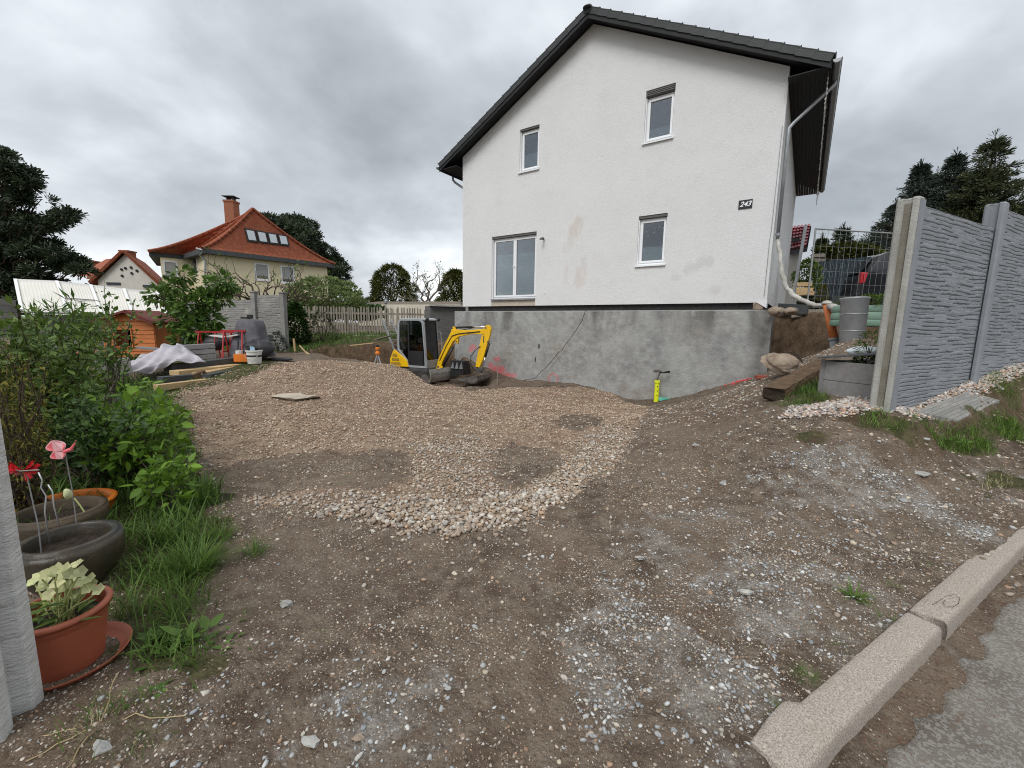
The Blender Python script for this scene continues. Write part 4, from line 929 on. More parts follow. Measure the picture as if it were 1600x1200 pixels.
# ================================================================= GREY CONCRETE FENCE (street side)
FD = np.array([math.sin(math.radians(62.8)), math.cos(math.radians(62.8)), 0]); FN = np.array([FD[1], -FD[0], 0])
FP = np.array([3.645, 3.985, 0])
def relief(Lx, H, d, seed, amp=.008, nx=330, ny=110):
    r = np.random.default_rng(seed); x = np.linspace(0, Lx, nx); z = np.linspace(0, H, ny); X, Z = np.meshgrid(x, z)
    sx = seed*13.7
    u = (Z+.012*fbm(X*2.2+sx, Z*3, 3)*2+.006*vn(X*9+sx, Z*6))/d
    seg = np.floor(X*2.6+3*vn(X*0+sx, np.floor(u)*1.7)+r.random()); u = u+.35*(_T[(seg.astype(int)*7+seed) & 255, 3]-.5)
    row = np.floor(u); fr = u-row
    cell = np.floor(X*3.4+9*_T[row.astype(int) & 255, (seed*5) & 255])
    hsh = _T[(row.astype(int)*31+cell.astype(int)*17+seed) & 255, (cell.astype(int)*3+row.astype(int)) & 255]
    on = sst(.16, .30, hsh+.25*vn(X*6+sx, Z*20))
    groove = np.exp(-((fr-.06)/.085)**2)*on
    vert = np.exp(-(((X*3.4+9*_T[row.astype(int) & 255, (seed*5) & 255])-cell)/.03)**2)*(hsh > .62)
    h = amp*(.45*hsh+.25*fr)-.020*groove-.010*vert+.003*fbm(X*18+sx, Z*40, 3)
    e = np.minimum(np.minimum(Z, H-Z), .02)/.02; h = h*np.clip(e, 0, 1)+.0
    return X, Z, h
def panel_mesh(name, Lx, H, seed, d=.040, T=.045, mt='panel', nx=330, ny=110):
    X, Z, h = relief(Lx, H, d, seed, nx=nx, ny=ny); n1 = nx
    V = np.stack([X.ravel(), -T/2-h.ravel(), Z.ravel()], 1); k = len(V)
    V = np.vstack([V, [(0, -T/2, 0), (Lx, -T/2, 0), (Lx, -T/2, H), (0, -T/2, H), (0, T/2, 0), (Lx, T/2, 0), (Lx, T/2, H), (0, T/2, H)]])
    i, j = np.meshgrid(np.arange(nx-1), np.arange(ny-1)); i = i.ravel(); j = j.ravel()
    F = np.stack([j*n1+i, j*n1+i+1, (j+1)*n1+i+1, (j+1)*n1+i], 1)
    B = np.array([(k+4, k+7, k+6, k+5), (k, k+4, k+5, k+1), (k+2, k+6, k+7, k+3), (k, k+3, k+7, k+4), (k+1, k+5, k+6, k+2)])
    o = fastmesh(name, V, [F, B], [mt], None, None, False); return o
def post_section(L, W, g=.035, gw=.055):
    """H section, L along the fence, W across; grooves at both ends along the fence"""
    r = .018
    return [(r, 0), (L-r, 0), (L, r), (L, W/2-gw/2-.008), (L-g, W/2-gw/2+.004), (L-g, W/2+gw/2-.004), (L, W/2+gw/2+.008), (L, W-r), (L-r, W), (r, W), (0, W-r), (0, W/2+gw/2+.012), (g, W/2+gw/2-.004), (g, W/2-gw/2+.004), (0, W/2-gw/2-.012), (0, r)]
fence = thing('concrete_fence', 'tall grey painted concrete panel fence with stacked slate relief above the pebble strip', 'fence', FP, math.atan2(FD[1], FD[0]))
# local: x along the fence away from the street corner, -y towards the street
zb = [.60, .74, .92, 1.08, 1.22]; ztop = [2.665, 2.905, 3.10, 3.3, 3.5]
PANS = [panel_mesh('panel', 1.985, .492, 3+5*i) for i in range(3)]
for p in PANS: p.parent = fence
first = [True]*3; cnt = 0
for b in range(4):
    x0 = .07+2.05*b; zt = ztop[b]-.035
    for r_ in range(5):
        zz_ = zt-.495*(r_+1)
        if zz_ < zb[b]-.6: continue
        v = (b*2+r_) % 3
        if first[v]: o = PANS[v]; first[v] = False
        else: o = bpy.data.objects.new('panel', PANS[v].data); COL.objects.link(o); o.parent = fence
        o.location = (x0, .088, zz_)
for b in range(5):
    L_, W_ = .125, .175; P = post_section(L_, W_); mb = MB(); x0 = 2.05*b
    z0, z1 = zb[b]-.3, ztop[b]
    mb.prism(P, lambda u, v: (x0+u, v, z0), lambda u, v: (x0+u, v, z1-.02))
    mb.prism(P, lambda u, v: (x0+u, v, z1-.0199), lambda u, v: (x0+L_/2+(u-L_/2)*.88, W_/2+(v-W_/2)*.88, z1))
    po = mb.build('post', 'post' if b == 0 else 'panel', fence, bevel=.004)
    if b == 0: tag(po, 'bare unpainted end post with mossy groove')
    if b == 0:
        g = MB(); g.box((.030, W_/2, (z0+z1)/2-.02), (.012, .052, z1-z0-.06)); g.build('groove_face', 'groove', po)
        g = MB(); g.box((.065, -.003, (z0+z1)/2), (.10, .004, z1-z0-.05)); g.build('painted_face', 'panel', po)
# ---------------------------------------------------------------- near fence post at the left edge
Pp = [(-.08,0),(.04,0),(.075,.03),(.075,.085),(.045,.10),(.045,.135),(.10,.15),(.105,.21),(-.08,.21)]
mb = MB(); c0 = np.array([-1.765, 1.185]); ca, sa = math.cos(math.radians(27)), math.sin(math.radians(27))
def pl_(u, v, z): return (c0[0]+u*ca-v*sa, c0[1]+u*sa+v*ca, z)
mb.prism(Pp, lambda u, v: pl_(u*1.0, v, -.35), lambda u, v: pl_(u, v, 1.95)); o = mb.build('fence_post', 'whitewashed', None, bevel=.008) if False else mb.build('fence_post', 'whitepost', None, bevel=.006)
top(o, 'whitewashed concrete fence post with groove standing at the left edge beside the flower pots', 'fence post', origin=(c0[0], c0[1], 0))

# ================================================================= THINGS ON THE RIGHT-HAND BANK
def wbox(mb, p0, ex, ey, z0, z1):
    """box from corner p0 with horizontal edge vectors ex, ey"""
    p0 = np.array(p0[:2]); ex = np.array(ex[:2]); ey = np.array(ey[:2]); c = [p0, p0+ex, p0+ex+ey, p0+ey]
    return mb.add([(q[0], q[1], z0) for q in c]+[(q[0], q[1], z1) for q in c], [(0,3,2,1), (4,5,6,7), (0,1,5,4), (1,2,6,5), (2,3,7,6), (3,0,4,7)])
# raised bed
pb0 = np.array([3.60, 4.90]); rb = thing('raised_bed', 'raised bed of wide grey composite boards beside the end post of the grey fence', 'planter', (pb0[0], pb0[1], .68), 0, world=True)
for k in range(2):
    z0 = .655+k*.222; 
    for (a, ex, ey) in [(pb0, FN*.72, FD*.035), (pb0+FD[:2]*1.4, FN*.72, FD*.035), (pb0+FD[:2]*.037, FD*1.36, FN*.035), (pb0+FD[:2]*.037+FN[:2]*.685, FD*1.36, FN*.035)]:
        mb = MB(); wbox(mb, a, ex, ey, z0, z0+.218); mb.build('board', 'composite', rb, bevel=.004)
mb = MB(); wbox(mb, pb0-FD[:2]*.006+FN[:2]*.008, FN*.045, FD*.004, .68, 1.11); mb.build('corner_plate', 'composite', rb)
mb = MB(); wbox(mb, pb0+FD[:2]*.04+FN[:2]*.04, FN*.64, FD*1.34, .9, 1.05); mb.build('soil', 'soil', rb)
q = pb0+FD[:2]*.10+FN[:2]*.06
mb = MB(); mb.beam((q[0]-.05, q[1]+.1, 1.13), (q[0]+.42, q[1]-.36, 1.22), .5, .012); o = mb.build('board_offcut', 'composite_dk', None); top(o, 'thin dark sheet lying across the top of the raised bed', 'sheet')
v, f = ico(3, 5, .3); g = at(1352, 549, 5.15); mb = MB(); Rz = rotz(np.array(-.5)); mb.add((v*np.array([.19, .10, .065])) @ Rz.T+g, f); top(mb.build('sack', 'whitebag', None, smooth=True), 'white plastic sack lying on the raised bed next to the fence end post', 'sack')
# timber beam
a_, b_ = G(1207, 630), G(1268, 596); zz0 = a_[2]
tb = thing('timber_beam', 'old weathered squared timber beam with rotten dark end lying on the bank', 'beam', a_, 0, world=True)
d_ = (b_-a_); d_ /= np.linalg.norm(d_); aa = a_+np.array([0, 0, .10]); bb = a_+d_*1.55+np.array([0, 0, .12])
mb = MB(); xs = 14; sidev = np.cross([0, 0, 1], d_); upv = np.cross(d_, sidev)
vs = []; r3 = np.random.default_rng(8)
for i in range(xs):
    p = aa*(1-i/(xs-1))+bb*i/(xs-1)
    for (u, v) in [(-1,-1),(-1,-.3),(-1,.4),(-.9,1),(-.2,.98),(.5,1),(.95,.95),(1,.3),(1,-.4),(.95,-1)]:
        vs.append(p+sidev*u*(.13+.006*r3.normal())+upv*v*(.085+.005*r3.normal())+d_*(.02*r3.normal() if i in (0, xs-1) else 0))
fs = [(i*10+j, i*10+(j+1) % 10, (i+1)*10+(j+1) % 10, (i+1)*10+j) for i in range(xs-1) for j in range(10)]
mb.add(vs, fs); mb.build('beam', 'wood_old', tb)
me = MB(); me.add([p-d_*.001 for p in vs[:10]], [tuple(range(9, -1, -1))]); me.add([p+d_*.001 for p in vs[-10:]], [tuple(range(10))]); me.build('rotten_end', 'wood_end', tb)
# boulder and its cable
g = G(1224, 584); v, f = ico(4, 23, .45); n_ = fbm(v[:, 0]*1.6+3+v[:, 2], v[:, 1]*1.6-v[:, 2]*1.3, 4); v = v*(1+.30*n_[:, None])
mb = MB(); mb.add((v*np.array([.28, .20, .17])) @ (rotz(np.array(-.3)) @ rotx(np.array(.15))).T+g+np.array([0, .1, .15]), f); bo = mb.build('boulder', 'stone_tan', None, smooth=False)
top(bo, 'rough tan boulder with a rusty cable draped over it beside the basement corner', 'boulder')
mb = MB(); p_ = [at(*q) for q in [(1226,563,7.95),(1233,556,7.9),(1243,553,7.9),(1250,560,7.85),(1256,570,7.8),(1266,575,7.7),(1280,572,7.6),(1290,576,7.4)]]; mb.tube(p_, .016, 6)
p_ = [at(*q) for q in [(1222,560,7.95),(1230,552,7.95),(1240,549,7.95),(1247,556,7.9),(1243,562,7.8),(1230,560,7.8)]]; mb.tube(p_, .012, 6); top(mb.build('cable_loop', 'rope', None), 'rusty dark cable looped over the tan boulder and trailing right', 'cable')
# second rubble lump on the corner
for i, (px_, py_, Y, r, lb) in enumerate([(1215, 486, 9.75, .16, 'mortar-crusted rubble stone on top of the basement wall corner'), (1236, 486, 9.6, .12, 'small rubble stone beside the mortar-crusted corner stone')]):
    v, f = ico(3, 33+i, .4); mb = MB(); mb.add(v*np.array([r*1.3, r, r*.8])+at(px_, py_, Y), f); top(mb.build('rubble_stone', 'stone_tan', None), lb, 'stone')
# brick, red-sprayed soil, stake
g = G(1190, 592); mb = MB(); mb.box(g+np.array([0, 0, .035]), (.24, .115, .075), rotz(np.array(-.25))); top(mb.build('brick', 'brick', None, bevel=.004), 'single red brick on the bank beside a red-sprayed patch', 'brick')
g = G(1165, 592)
x, y = g[0]+rng.normal(size=900)*.17, g[1]+rng.normal(size=900)*.10; z = hf(x, y)+.006
v, f = ico(1, 3); scatter('sprayed_grit', v, f, np.stack([x, y, z], 1), rotz(rng.random(900)*6), rad_(900, .008, .022), ['pinkpaint']); tag(bpy.data.objects['sprayed_grit'], 'red sprayed marking on the soil at the foot of the wooden stake', 'marking', kind='stuff')
def stake(px_, py_, Y, h, lean, lb, w=.03, mt='wood_new', dz=.15):
    g = at(px_, py_, Y); g = np.array([g[0], g[1], hf(g[0], g[1])]) if Y else G(px_, py_)
    mb = MB(); mb.beam(g-np.array([0, 0, dz]), g+np.array([lean[0], lean[1], h]), w, w, up=(0, 1, .01)); top(mb.build('stake', mt, None), lb, 'stake', origin=g)
stake(1167, 592, 0, .52, (.02, 0), 'wooden stake in the red-sprayed patch near the brick', .035)
stake(777, 601, 0, .80, (.0, .0), 'weathered wooden stake in front of the basement wall beside red spray marks', .035, 'wood_grey')
# yellow pipe with hammer
g = G(1025, 628); yp = thing('marker_pipe', 'neon yellow plastic pipe standing upright in the gravel before the basement wall', 'pipe', g, 0, world=True)
mb = MB(); mb.lathe([(.062, -.2), (.060, .50), (.072, .505), (.074, .56), (.068, .575)], g, 18); mb.build('pipe', 'signal', yp, smooth=False)
for k in (.18, .30, .42): mb = MB(); mb.box(g+np.array([-.01, -.063, k]), (.022, .004, .028)); mb.build('mark', 'black', yp)
hm = thing('hammer', 'sledge hammer with black handle resting on top of the neon yellow pipe', 'hammer', g+np.array([0, 0, .58]), 0, world=True)
mb = MB(); mb.beam(g+np.array([-.02, -.01, .57]), g+np.array([.06, .0, .80]), .03, .03); mb.build('socket', 'steel', hm)
mb = MB(); mb.beam(g+np.array([-.11, 0, .83]), g+np.array([.05, -.02, .835]), .07, .075); mb.build('head', 'steel', hm, bevel=.01)
mb = MB(); mb.tube([g+np.array([.04, -.02, .815]), g+np.array([.12, -.03, .79]), g+np.array([.30, -.04, .82])], [.02, .022, .03], 8); mb.build('handle', 'black', hm, smooth=True)
for i, (dx, dy, s_) in enumerate([(.22, .05, .15), (.36, .12, .10)]):
    v, f = ico(3, 71+i, .5); v = v*(1+.5*fbm(v[:, 0]*3+i, v[:, 1]*3+v[:, 2]*2, 3)[:, None]); mb = MB(); mb.add(v*np.array([s_*1.3, s_, s_*.55])+g+np.array([dx, dy, .04]), f)
    top(mb.build('plastic_bag', 'greenbag', None), ['crumpled turquoise plastic bag beside the neon yellow pipe', 'smaller turquoise bag scrap lying against the basement wall'][i], 'plastic bag')
# orange drain pipe
a_, b_ = at(1303, 530, 8.5), at(1292, 474, 8.75); c_ = at(1306, 552, 8.45)
dp_ = thing('drain_pipe', 'orange plastic drain pipe standing upright in the trench in front of the zinc tub', 'pipe', c_, 0, world=True)
mb = MB(); mb.tube([a_, b_], .075, 16); mb.build('pipe', 'orange_pvc', dp_, smooth=True)
mb = MB(); mb.tube([c_-(a_-c_)*.3, a_], .082, 16); mb.tube([a_-(a_-c_)*.10, a_+(b_-a_)*.03], .092, 16); tag(mb.build('sleeve', 'grey_pvc', dp_, smooth=True), kind=None)
mb = MB(); mb.lathe([(.09, 0), (.10, .02), (.06, .07), (.0, .08)], b_+np.array([0, 0, -.02]), 14); mb.build('bag_cap', 'hose', dp_)
# zinc tub
g = at(1331, 531, 7.6); zt_ = thing('zinc_tub', 'round galvanised zinc tub standing on the bank behind the raised bed', 'tub', g, 0, world=True)
g = g-np.array([0, 0, .10])
mb = MB(); mb.lathe([(.175, 0), (.18, .01), (.205, .80), (.214, .815), (.217, .84), (.209, .845), (.20, .82), (.17, .06), (.0, .05)], g, 32, rotx(np.array(-.06)), cap=False); mb.lathe([(.0, .0), (.175, .0)], g, 32, cap=False); mb.build('tub', 'zinc', zt_, smooth=True)
mb = MB(); 
for hh in (.25, .55): mb.lathe([(.178+.035*hh, hh-.01), (.188+.035*hh, hh), (.178+.035*hh, hh+.01)], g, 32, rotx(np.array(-.06)), cap=False)
mb.build('rib', 'zinc', zt_, smooth=True)
# white fabric hose from the downpipe
P0 = HW(9.58, .15, 3.50)
hp = [P0, at(1219,400,9.9), at(1221,425,9.8), at(1228,448,9.7), at(1240,462,9.55), at(1255,470,9.3), at(1275,477,9.0), at(1293,478,8.75)]
mb = MB(); fine = []
for i in range(len(hp)-1):
    for t in (0, .25, .5, .75): fine.append(hp[i]*(1-t)+hp[i+1]*t+rng.normal(size=3)*.008)
fine.append(hp[-1]); mb.tube(fine, [.036+.004*math.sin(i*.9)+.016*math.sin(i/len(fine)*PI) for i in range(len(fine))], 9); top(mb.build('drain_hose', 'hose', None, smooth=True), 'off-white fabric drain hose sagging from the downpipe end to the orange pipe', 'hose')
hp = [at(1293,478,8.75), at(1303,480,8.4), at(1313,483,8.2), at(1322,484,8.0)]; mb = MB(); mb.tube(hp, [.05, .07, .06, .03], 8); top(mb.build('cloth_scrap', 'hose', None, smooth=True), 'white cloth scrap lying between orange pipe and zinc tub', 'cloth')
# boards edging the upper ground
for (a, b, Y0, Y1, w, h, mt_, lb) in [((1216,481), (1262,484), 10.6, 10.0, .06, .22, 'composite_dk', 'dark sleeper laid beneath the side wall of the white house'), ((1237,491), (1300,487), 10.3, 9.8, .06, .16, 'wood_grey', 'grey plank edging the upper ground behind the orange pipe'),
                                (( 1236,455),(1262,457), 10.9, 10.7, .10,.10,'wood_new','short fresh batten stacked against the site fence'), ((1300,470),(1345,472),10.2,9.6,.05,.20,'composite_dk','dark kerb board behind the zinc tub')]:
    mb = MB(); mb.beam(at(*a, Y0), at(*b, Y1), w, h); top(mb.build('plank', mt_, None), lb, 'plank')
# pale green raised bed
g = at(1362, 510, 7.9); gb = thing('metal_bed', 'pale green ribbed metal raised bed with rounded end behind the zinc tub', 'planter', g, 0, world=True)
for i, zq in enumerate((0, .13, .26)):
    mb = MB(); mb.lathe([(.50+.008*(i % 2), zq), (.512, zq+.02), (.512, zq+.10), (.50, zq+.125)], g+np.array([.2, .3, 0]), 28, cap=False, sx=1.3); mb.build('metal_ring', 'greenmetal', gb, smooth=True)
mb = MB(); mb.lathe([(.0, .33), (.49, .33), (.49, .30)], g+np.array([.2, .3, 0]), 28, cap=False, sx=1.3); mb.build('soil', 'soil', gb)
# site fence (mesh panel)
A_, B_ = at(1263, 470, 10.3), at(1418, 476, 10.75); zt1 = at(1263, 362, 10.6)[2]; sf = thing('mesh_fence', 'galvanised wire mesh site fence panel standing on the upper ground', 'fence', A_, 0, world=True)
A_ = np.array([A_[0], A_[1], 0]); B_ = np.array([B_[0], B_[1], 0]); zlo = 1.92
L_ = np.linalg.norm(B_-A_); D_ = (B_-A_)/L_
mb = MB(); n = int(L_/.165); me = None
for i in range(n+1): 
    k = MB(); k.beam(A_+D_*(.165*i)+np.array([0, 0, zlo]), A_+D_*(.165*i)+np.array([0, 0, zt1]), .0045, .0045, up=(0, 1, .01)); k.build('wire', 'mesh', sf)
for j in range(7):
    k = MB(); z = zlo+.06+j*(zt1-zlo-.1)/6.2; k.beam(A_+np.array([0, 0, z]), B_+np.array([0, 0, z]), .0045, .0045); k.build('wire', 'mesh', sf)
for (p0, p1) in [(A_+np.array([0,0,zt1]), B_+np.array([0,0,zt1])), (A_+np.array([0,0,zlo]), B_+np.array([0,0,zlo]))]:
    k = MB(); k.tube([p0, p1], .017, 8); k.build('frame_tube', 'mesh', sf)
k = MB(); k.tube([A_+np.array([-.02,0,1.7]), A_+np.array([-.02,0,zt1+.02])], .02, 8); k.build('frame_tube', 'mesh', sf)
a_, b_ = at(1237, 478, 10.4), at(1259, 352, 10.3); mb = MB(); mb.beam(a_, b_, .05, .05); top(mb.build('prop', 'zinc', None), 'grey metal prop leaning beside the mesh site fence and house wall', 'post')
# petrol-blue strip fence
A_, B_ = at(1272, 470, 13.2), at(1352, 470, 12.2); zl, zh_ = at(1272, 466, 13.2)[2], at(1290, 407, 13.0)[2]
pf = thing('privacy_fence', 'petrol blue privacy fence of woven strips behind the mesh site fence', 'fence', A_, 0, world=True)
A0 = np.array([A_[0], A_[1], 0]); D0 = np.array([B_[0]-A_[0], B_[1]-A_[1], 0]); L0 = np.linalg.norm(D0); D0 /= L0; nr_ = 9
for j in range(nr_):
    z0 = zl+(zh_-zl)*j/nr_; z1 = z0+(zh_-zl)/nr_-.004; mb = MB(); nseg = 28
    for i in range(nseg):
        s0, s1 = L0*i/nseg, L0*(i+1)/nseg; off = .012*(1 if (i+j) % 2 else -1); nvec = np.array([D0[1], -D0[0], 0])*off; nv2 = np.array([D0[1], -D0[0], 0])*(off*.2)
        p = [A0+D0*s0+nv2, A0+D0*(s0+s1)/2+nvec, A0+D0*s1+nv2]
        mb.add([(q_[0], q_[1], z) for q_ in p for z in (z0, z1)], [(0, 2, 3, 1), (2, 4, 5, 3)])
    mb.build('strip', 'petrol', pf)
for i in range(15): s0 = L0*i/14; mb = MB(); p = A0+D0*s0+np.array([D0[1], -D0[0], 0])*.025; mb.beam(p+np.array([0, 0, zl]), p+np.array([0, 0, zh_+.02]), .010, .010, up=(0, 1, .01)); mb.build('fence_wire', 'petrol', pf)
# black SUV, rear end showing
def car():
    a = at(1344, 464, 11.6); g = np.array([a[0], a[1], 1.83]); fd = np.array([.97, -.24, 0]); fd /= np.linalg.norm(fd)
    t = thing('parked_car', 'black sports utility vehicle with red tail lamp parked behind the mesh site fence', 'car', g, math.atan2(fd[1], fd[0]))
    # local x: rear -> front; y: far -> near is -y
    prof = [(0,.45),(.02,.75),(.06,1.05),(.14,1.18),(.40,1.62),(.60,1.72),(1.4,1.78),(2.4,1.76),(2.9,1.66),(3.5,1.20),(4.3,1.08),(4.6,.88),(4.68,.55),(4.6,.32),(.1,.30)]
    mb = MB(); W_ = 1.86
    def in_(x, z): return .13*sst(1.1, 1.7, np.array(z))+.03
    mb.prism(prof, lambda x, z: (x, float(in_(x, z)), z), lambda x, z: (x, W_-float(in_(x, z)), z)); mb.build('body', 'carpaint', t, bevel=.03)
    for (pts) in [[(.55,1.15),(.75,1.60),(1.35,1.66),(1.35,1.15)], [(1.42,1.15),(1.42,1.66),(2.2,1.66),(2.3,1.15)], [(2.38,1.15),(2.28,1.66),(2.75,1.60),(3.2,1.17)]]:
        mb = MB(); mb.prism(pts, lambda x, z: (x, float(in_(x, z))-.012, z), lambda x, z: (x, float(in_(x, z))+.004, z)); mb.build('window', 'carglass', t)
    mb = MB(); mb.add([(.135,.35,1.20),(.135,1.5,1.20),(.40,1.42,1.60),(.40,.43,1.60)], [(0,1,2,3)]); V = [(x-.03, y, z+.01) for x, y, z in mb.v]; mb.v = V; mb.build('rear_window', 'carglass', t)
    for yy in (.04, W_-.22):
        mb = MB(); mb.box((.04, yy+.09, 1.03), (.10, .16, .30)); mb.box((.14, yy+(.0 if yy < 1 else .18), 1.03), (.20, .03, .26)); mb.build('tail_lamp', 'redlamp', t, bevel=.01)
    mb = MB(); mb.box((-.02, W_/2, .52), (.10, W_-.1, .22)); mb.build('bumper', 'black', t, bevel=.02)
    for xw in (.85, 3.75):
        for yw in (.08, W_-.30):
            mb = MB(); mb.lathe([(.20,0),(.34,0),(.36,.04),(.36,.20),(.34,.24),(.20,.24)], (xw, yw+.24, .36), 22, rotx(np.array(PI/2))); w_ = mb.build('wheel', 'rubber', t)
            mb = MB(); mb.lathe([(.0,.0),(.20,.01),(.21,.22),(.0,.23)], (xw, yw+.235, .36), 18, rotx(np.array(PI/2))); mb.build('rim', 'zinc', w_)
    for yy in (.22, W_-.22): mb = MB(); mb.tube([(.8, yy, 1.80), (1.0, yy, 1.83), (2.5, yy, 1.82), (2.7, yy, 1.78)], .016, 6); mb.build('roof_rail', 'zinc', t)
car()
# little house with wine-red tiles
g0 = at(1236, 384, 19); gh = thing('shed', 'small building with wine-red glazed tile roof behind the mesh fence', 'building', (g0[0], g0[1], 1.8), 0, world=True)
c = [at(1226, 392, 19), at(1262, 384, 17), at(1268, 351, 18.6), at(1226, 356, 20.5)]
v1 = c[1]-c[0]; v2 = c[3]-c[0]; rows, cols = 7, 8
for j in range(rows):
    for i in range(cols):
        p = [c[0]*(1-u)*(1-v)+c[1]*u*(1-v)+c[2]*u*v+c[3]*(1-u)*v for u, v in [(i/cols, j/rows), ((i+.86)/cols, j/rows), ((i+.86)/cols, (j+1.1)/rows), (i/cols, (j+1.1)/rows)]]
        nn_ = np.cross(p[1]-p[0], p[3]-p[0]); nn_ /= np.linalg.norm(nn_); nn_ = nn_ if nn_[2] > 0 else -nn_
        mb = MB(); q_ = [p[0]+nn_*.07, p[1]+nn_*.07, p[2]+nn_*.01, p[3]+nn_*.01]; mid0, mid1 = (q_[0]+q_[1])/2+nn_*.05, (q_[3]+q_[2])/2+nn_*.05
        mb.add([q_[0], mid0, q_[1], q_[2], mid1, q_[3], p[0]-nn_*.03, p[1]-nn_*.03], [(0,1,4,5), (1,2,3,4), (0,6,7,2,1)]); mb.build('tile', 'roofwine', gh)
mb = MB(); mb.add([q-np.array([0,0,.05]) for q in c]+[q-np.array([0,0,.22]) for q in c], [(0,1,2,3),(4,7,6,5),(0,4,5,1),(1,5,6,2),(2,6,7,3)]); mb.build('roof_deck', 'soffit', gh)
mb = MB(); a, b = at(1226, 384, 19.5), at(1254, 384, 18.2); mb.add([(a[0],a[1],1.6),(b[0],b[1],1.6),(b[0],b[1],b[2]+.2),(a[0],a[1],a[2]+.2),(a[0]+.5,a[1]+4,1.6),(b[0]+1,b[1]+4,1.6),(b[0]+1,b[1]+4,b[2]),(a[0]+.5,a[1]+4,a[2])], [(0,1,2,3),(1,5,6,2),(4,7,6,5),(0,3,7,4)]); mb.build('wall', 'white_render', gh)
mb = MB(); mb.add([at(1238,372,18.5), at(1250,372,17.9), at(1250,395,17.9), at(1238,395,18.5)], [(0,1,2,3)]); mb.build('dark_opening', 'soffit', gh)
# timber stacks
for (x0, x1, y0, n_, Y, mt_, lb0) in [(1264, 1291, 414, 3, 13.6, 'wood_grey', 'grey squared timber'), (1236, 1272, 459, 3, 11.6, 'wood_new', 'sawn roof batten')]:
    for k in range(n_):
        a, b = at(x0+k*2, y0-k*7, Y), at(x1-k*1.5, y0-k*7+(1 if k % 2 else -1), Y-.25); mb = MB(); mb.beam(a, b, .16, .10)
        top(mb.build('timber', mt_, None), f"{['lowest', 'middle', 'topmost'][k]} {lb0} of the small stack behind the mesh fence", 'timber')
# concrete slab in the grass by the pebbles
c = [G(1428, 648), G(1498, 662), G(1562, 630), G(1512, 617)]; zc = [q+np.array([0, 0, .030]) for q in c]
sb_ = thing('cover_slab', 'weathered slatted cover slab lying in the grass below the grey fence', 'slab', c[0], 0, world=True)
for i in range(7):
    u0, u1 = i/7, (i+.88)/7; p = [zc[0]*(1-u0)+zc[1]*u0, zc[0]*(1-u1)+zc[1]*u1, zc[3]*(1-u1)+zc[2]*u1, zc[3]*(1-u0)+zc[2]*u0]
    mb = MB(); mb.add(p+[q-np.array([0, 0, .05]) for q in p], [(0,1,2,3),(0,4,5,1),(1,5,6,2),(2,6,7,3),(3,7,4,0)]); mb.build('slat', 'panel_old', sb_)
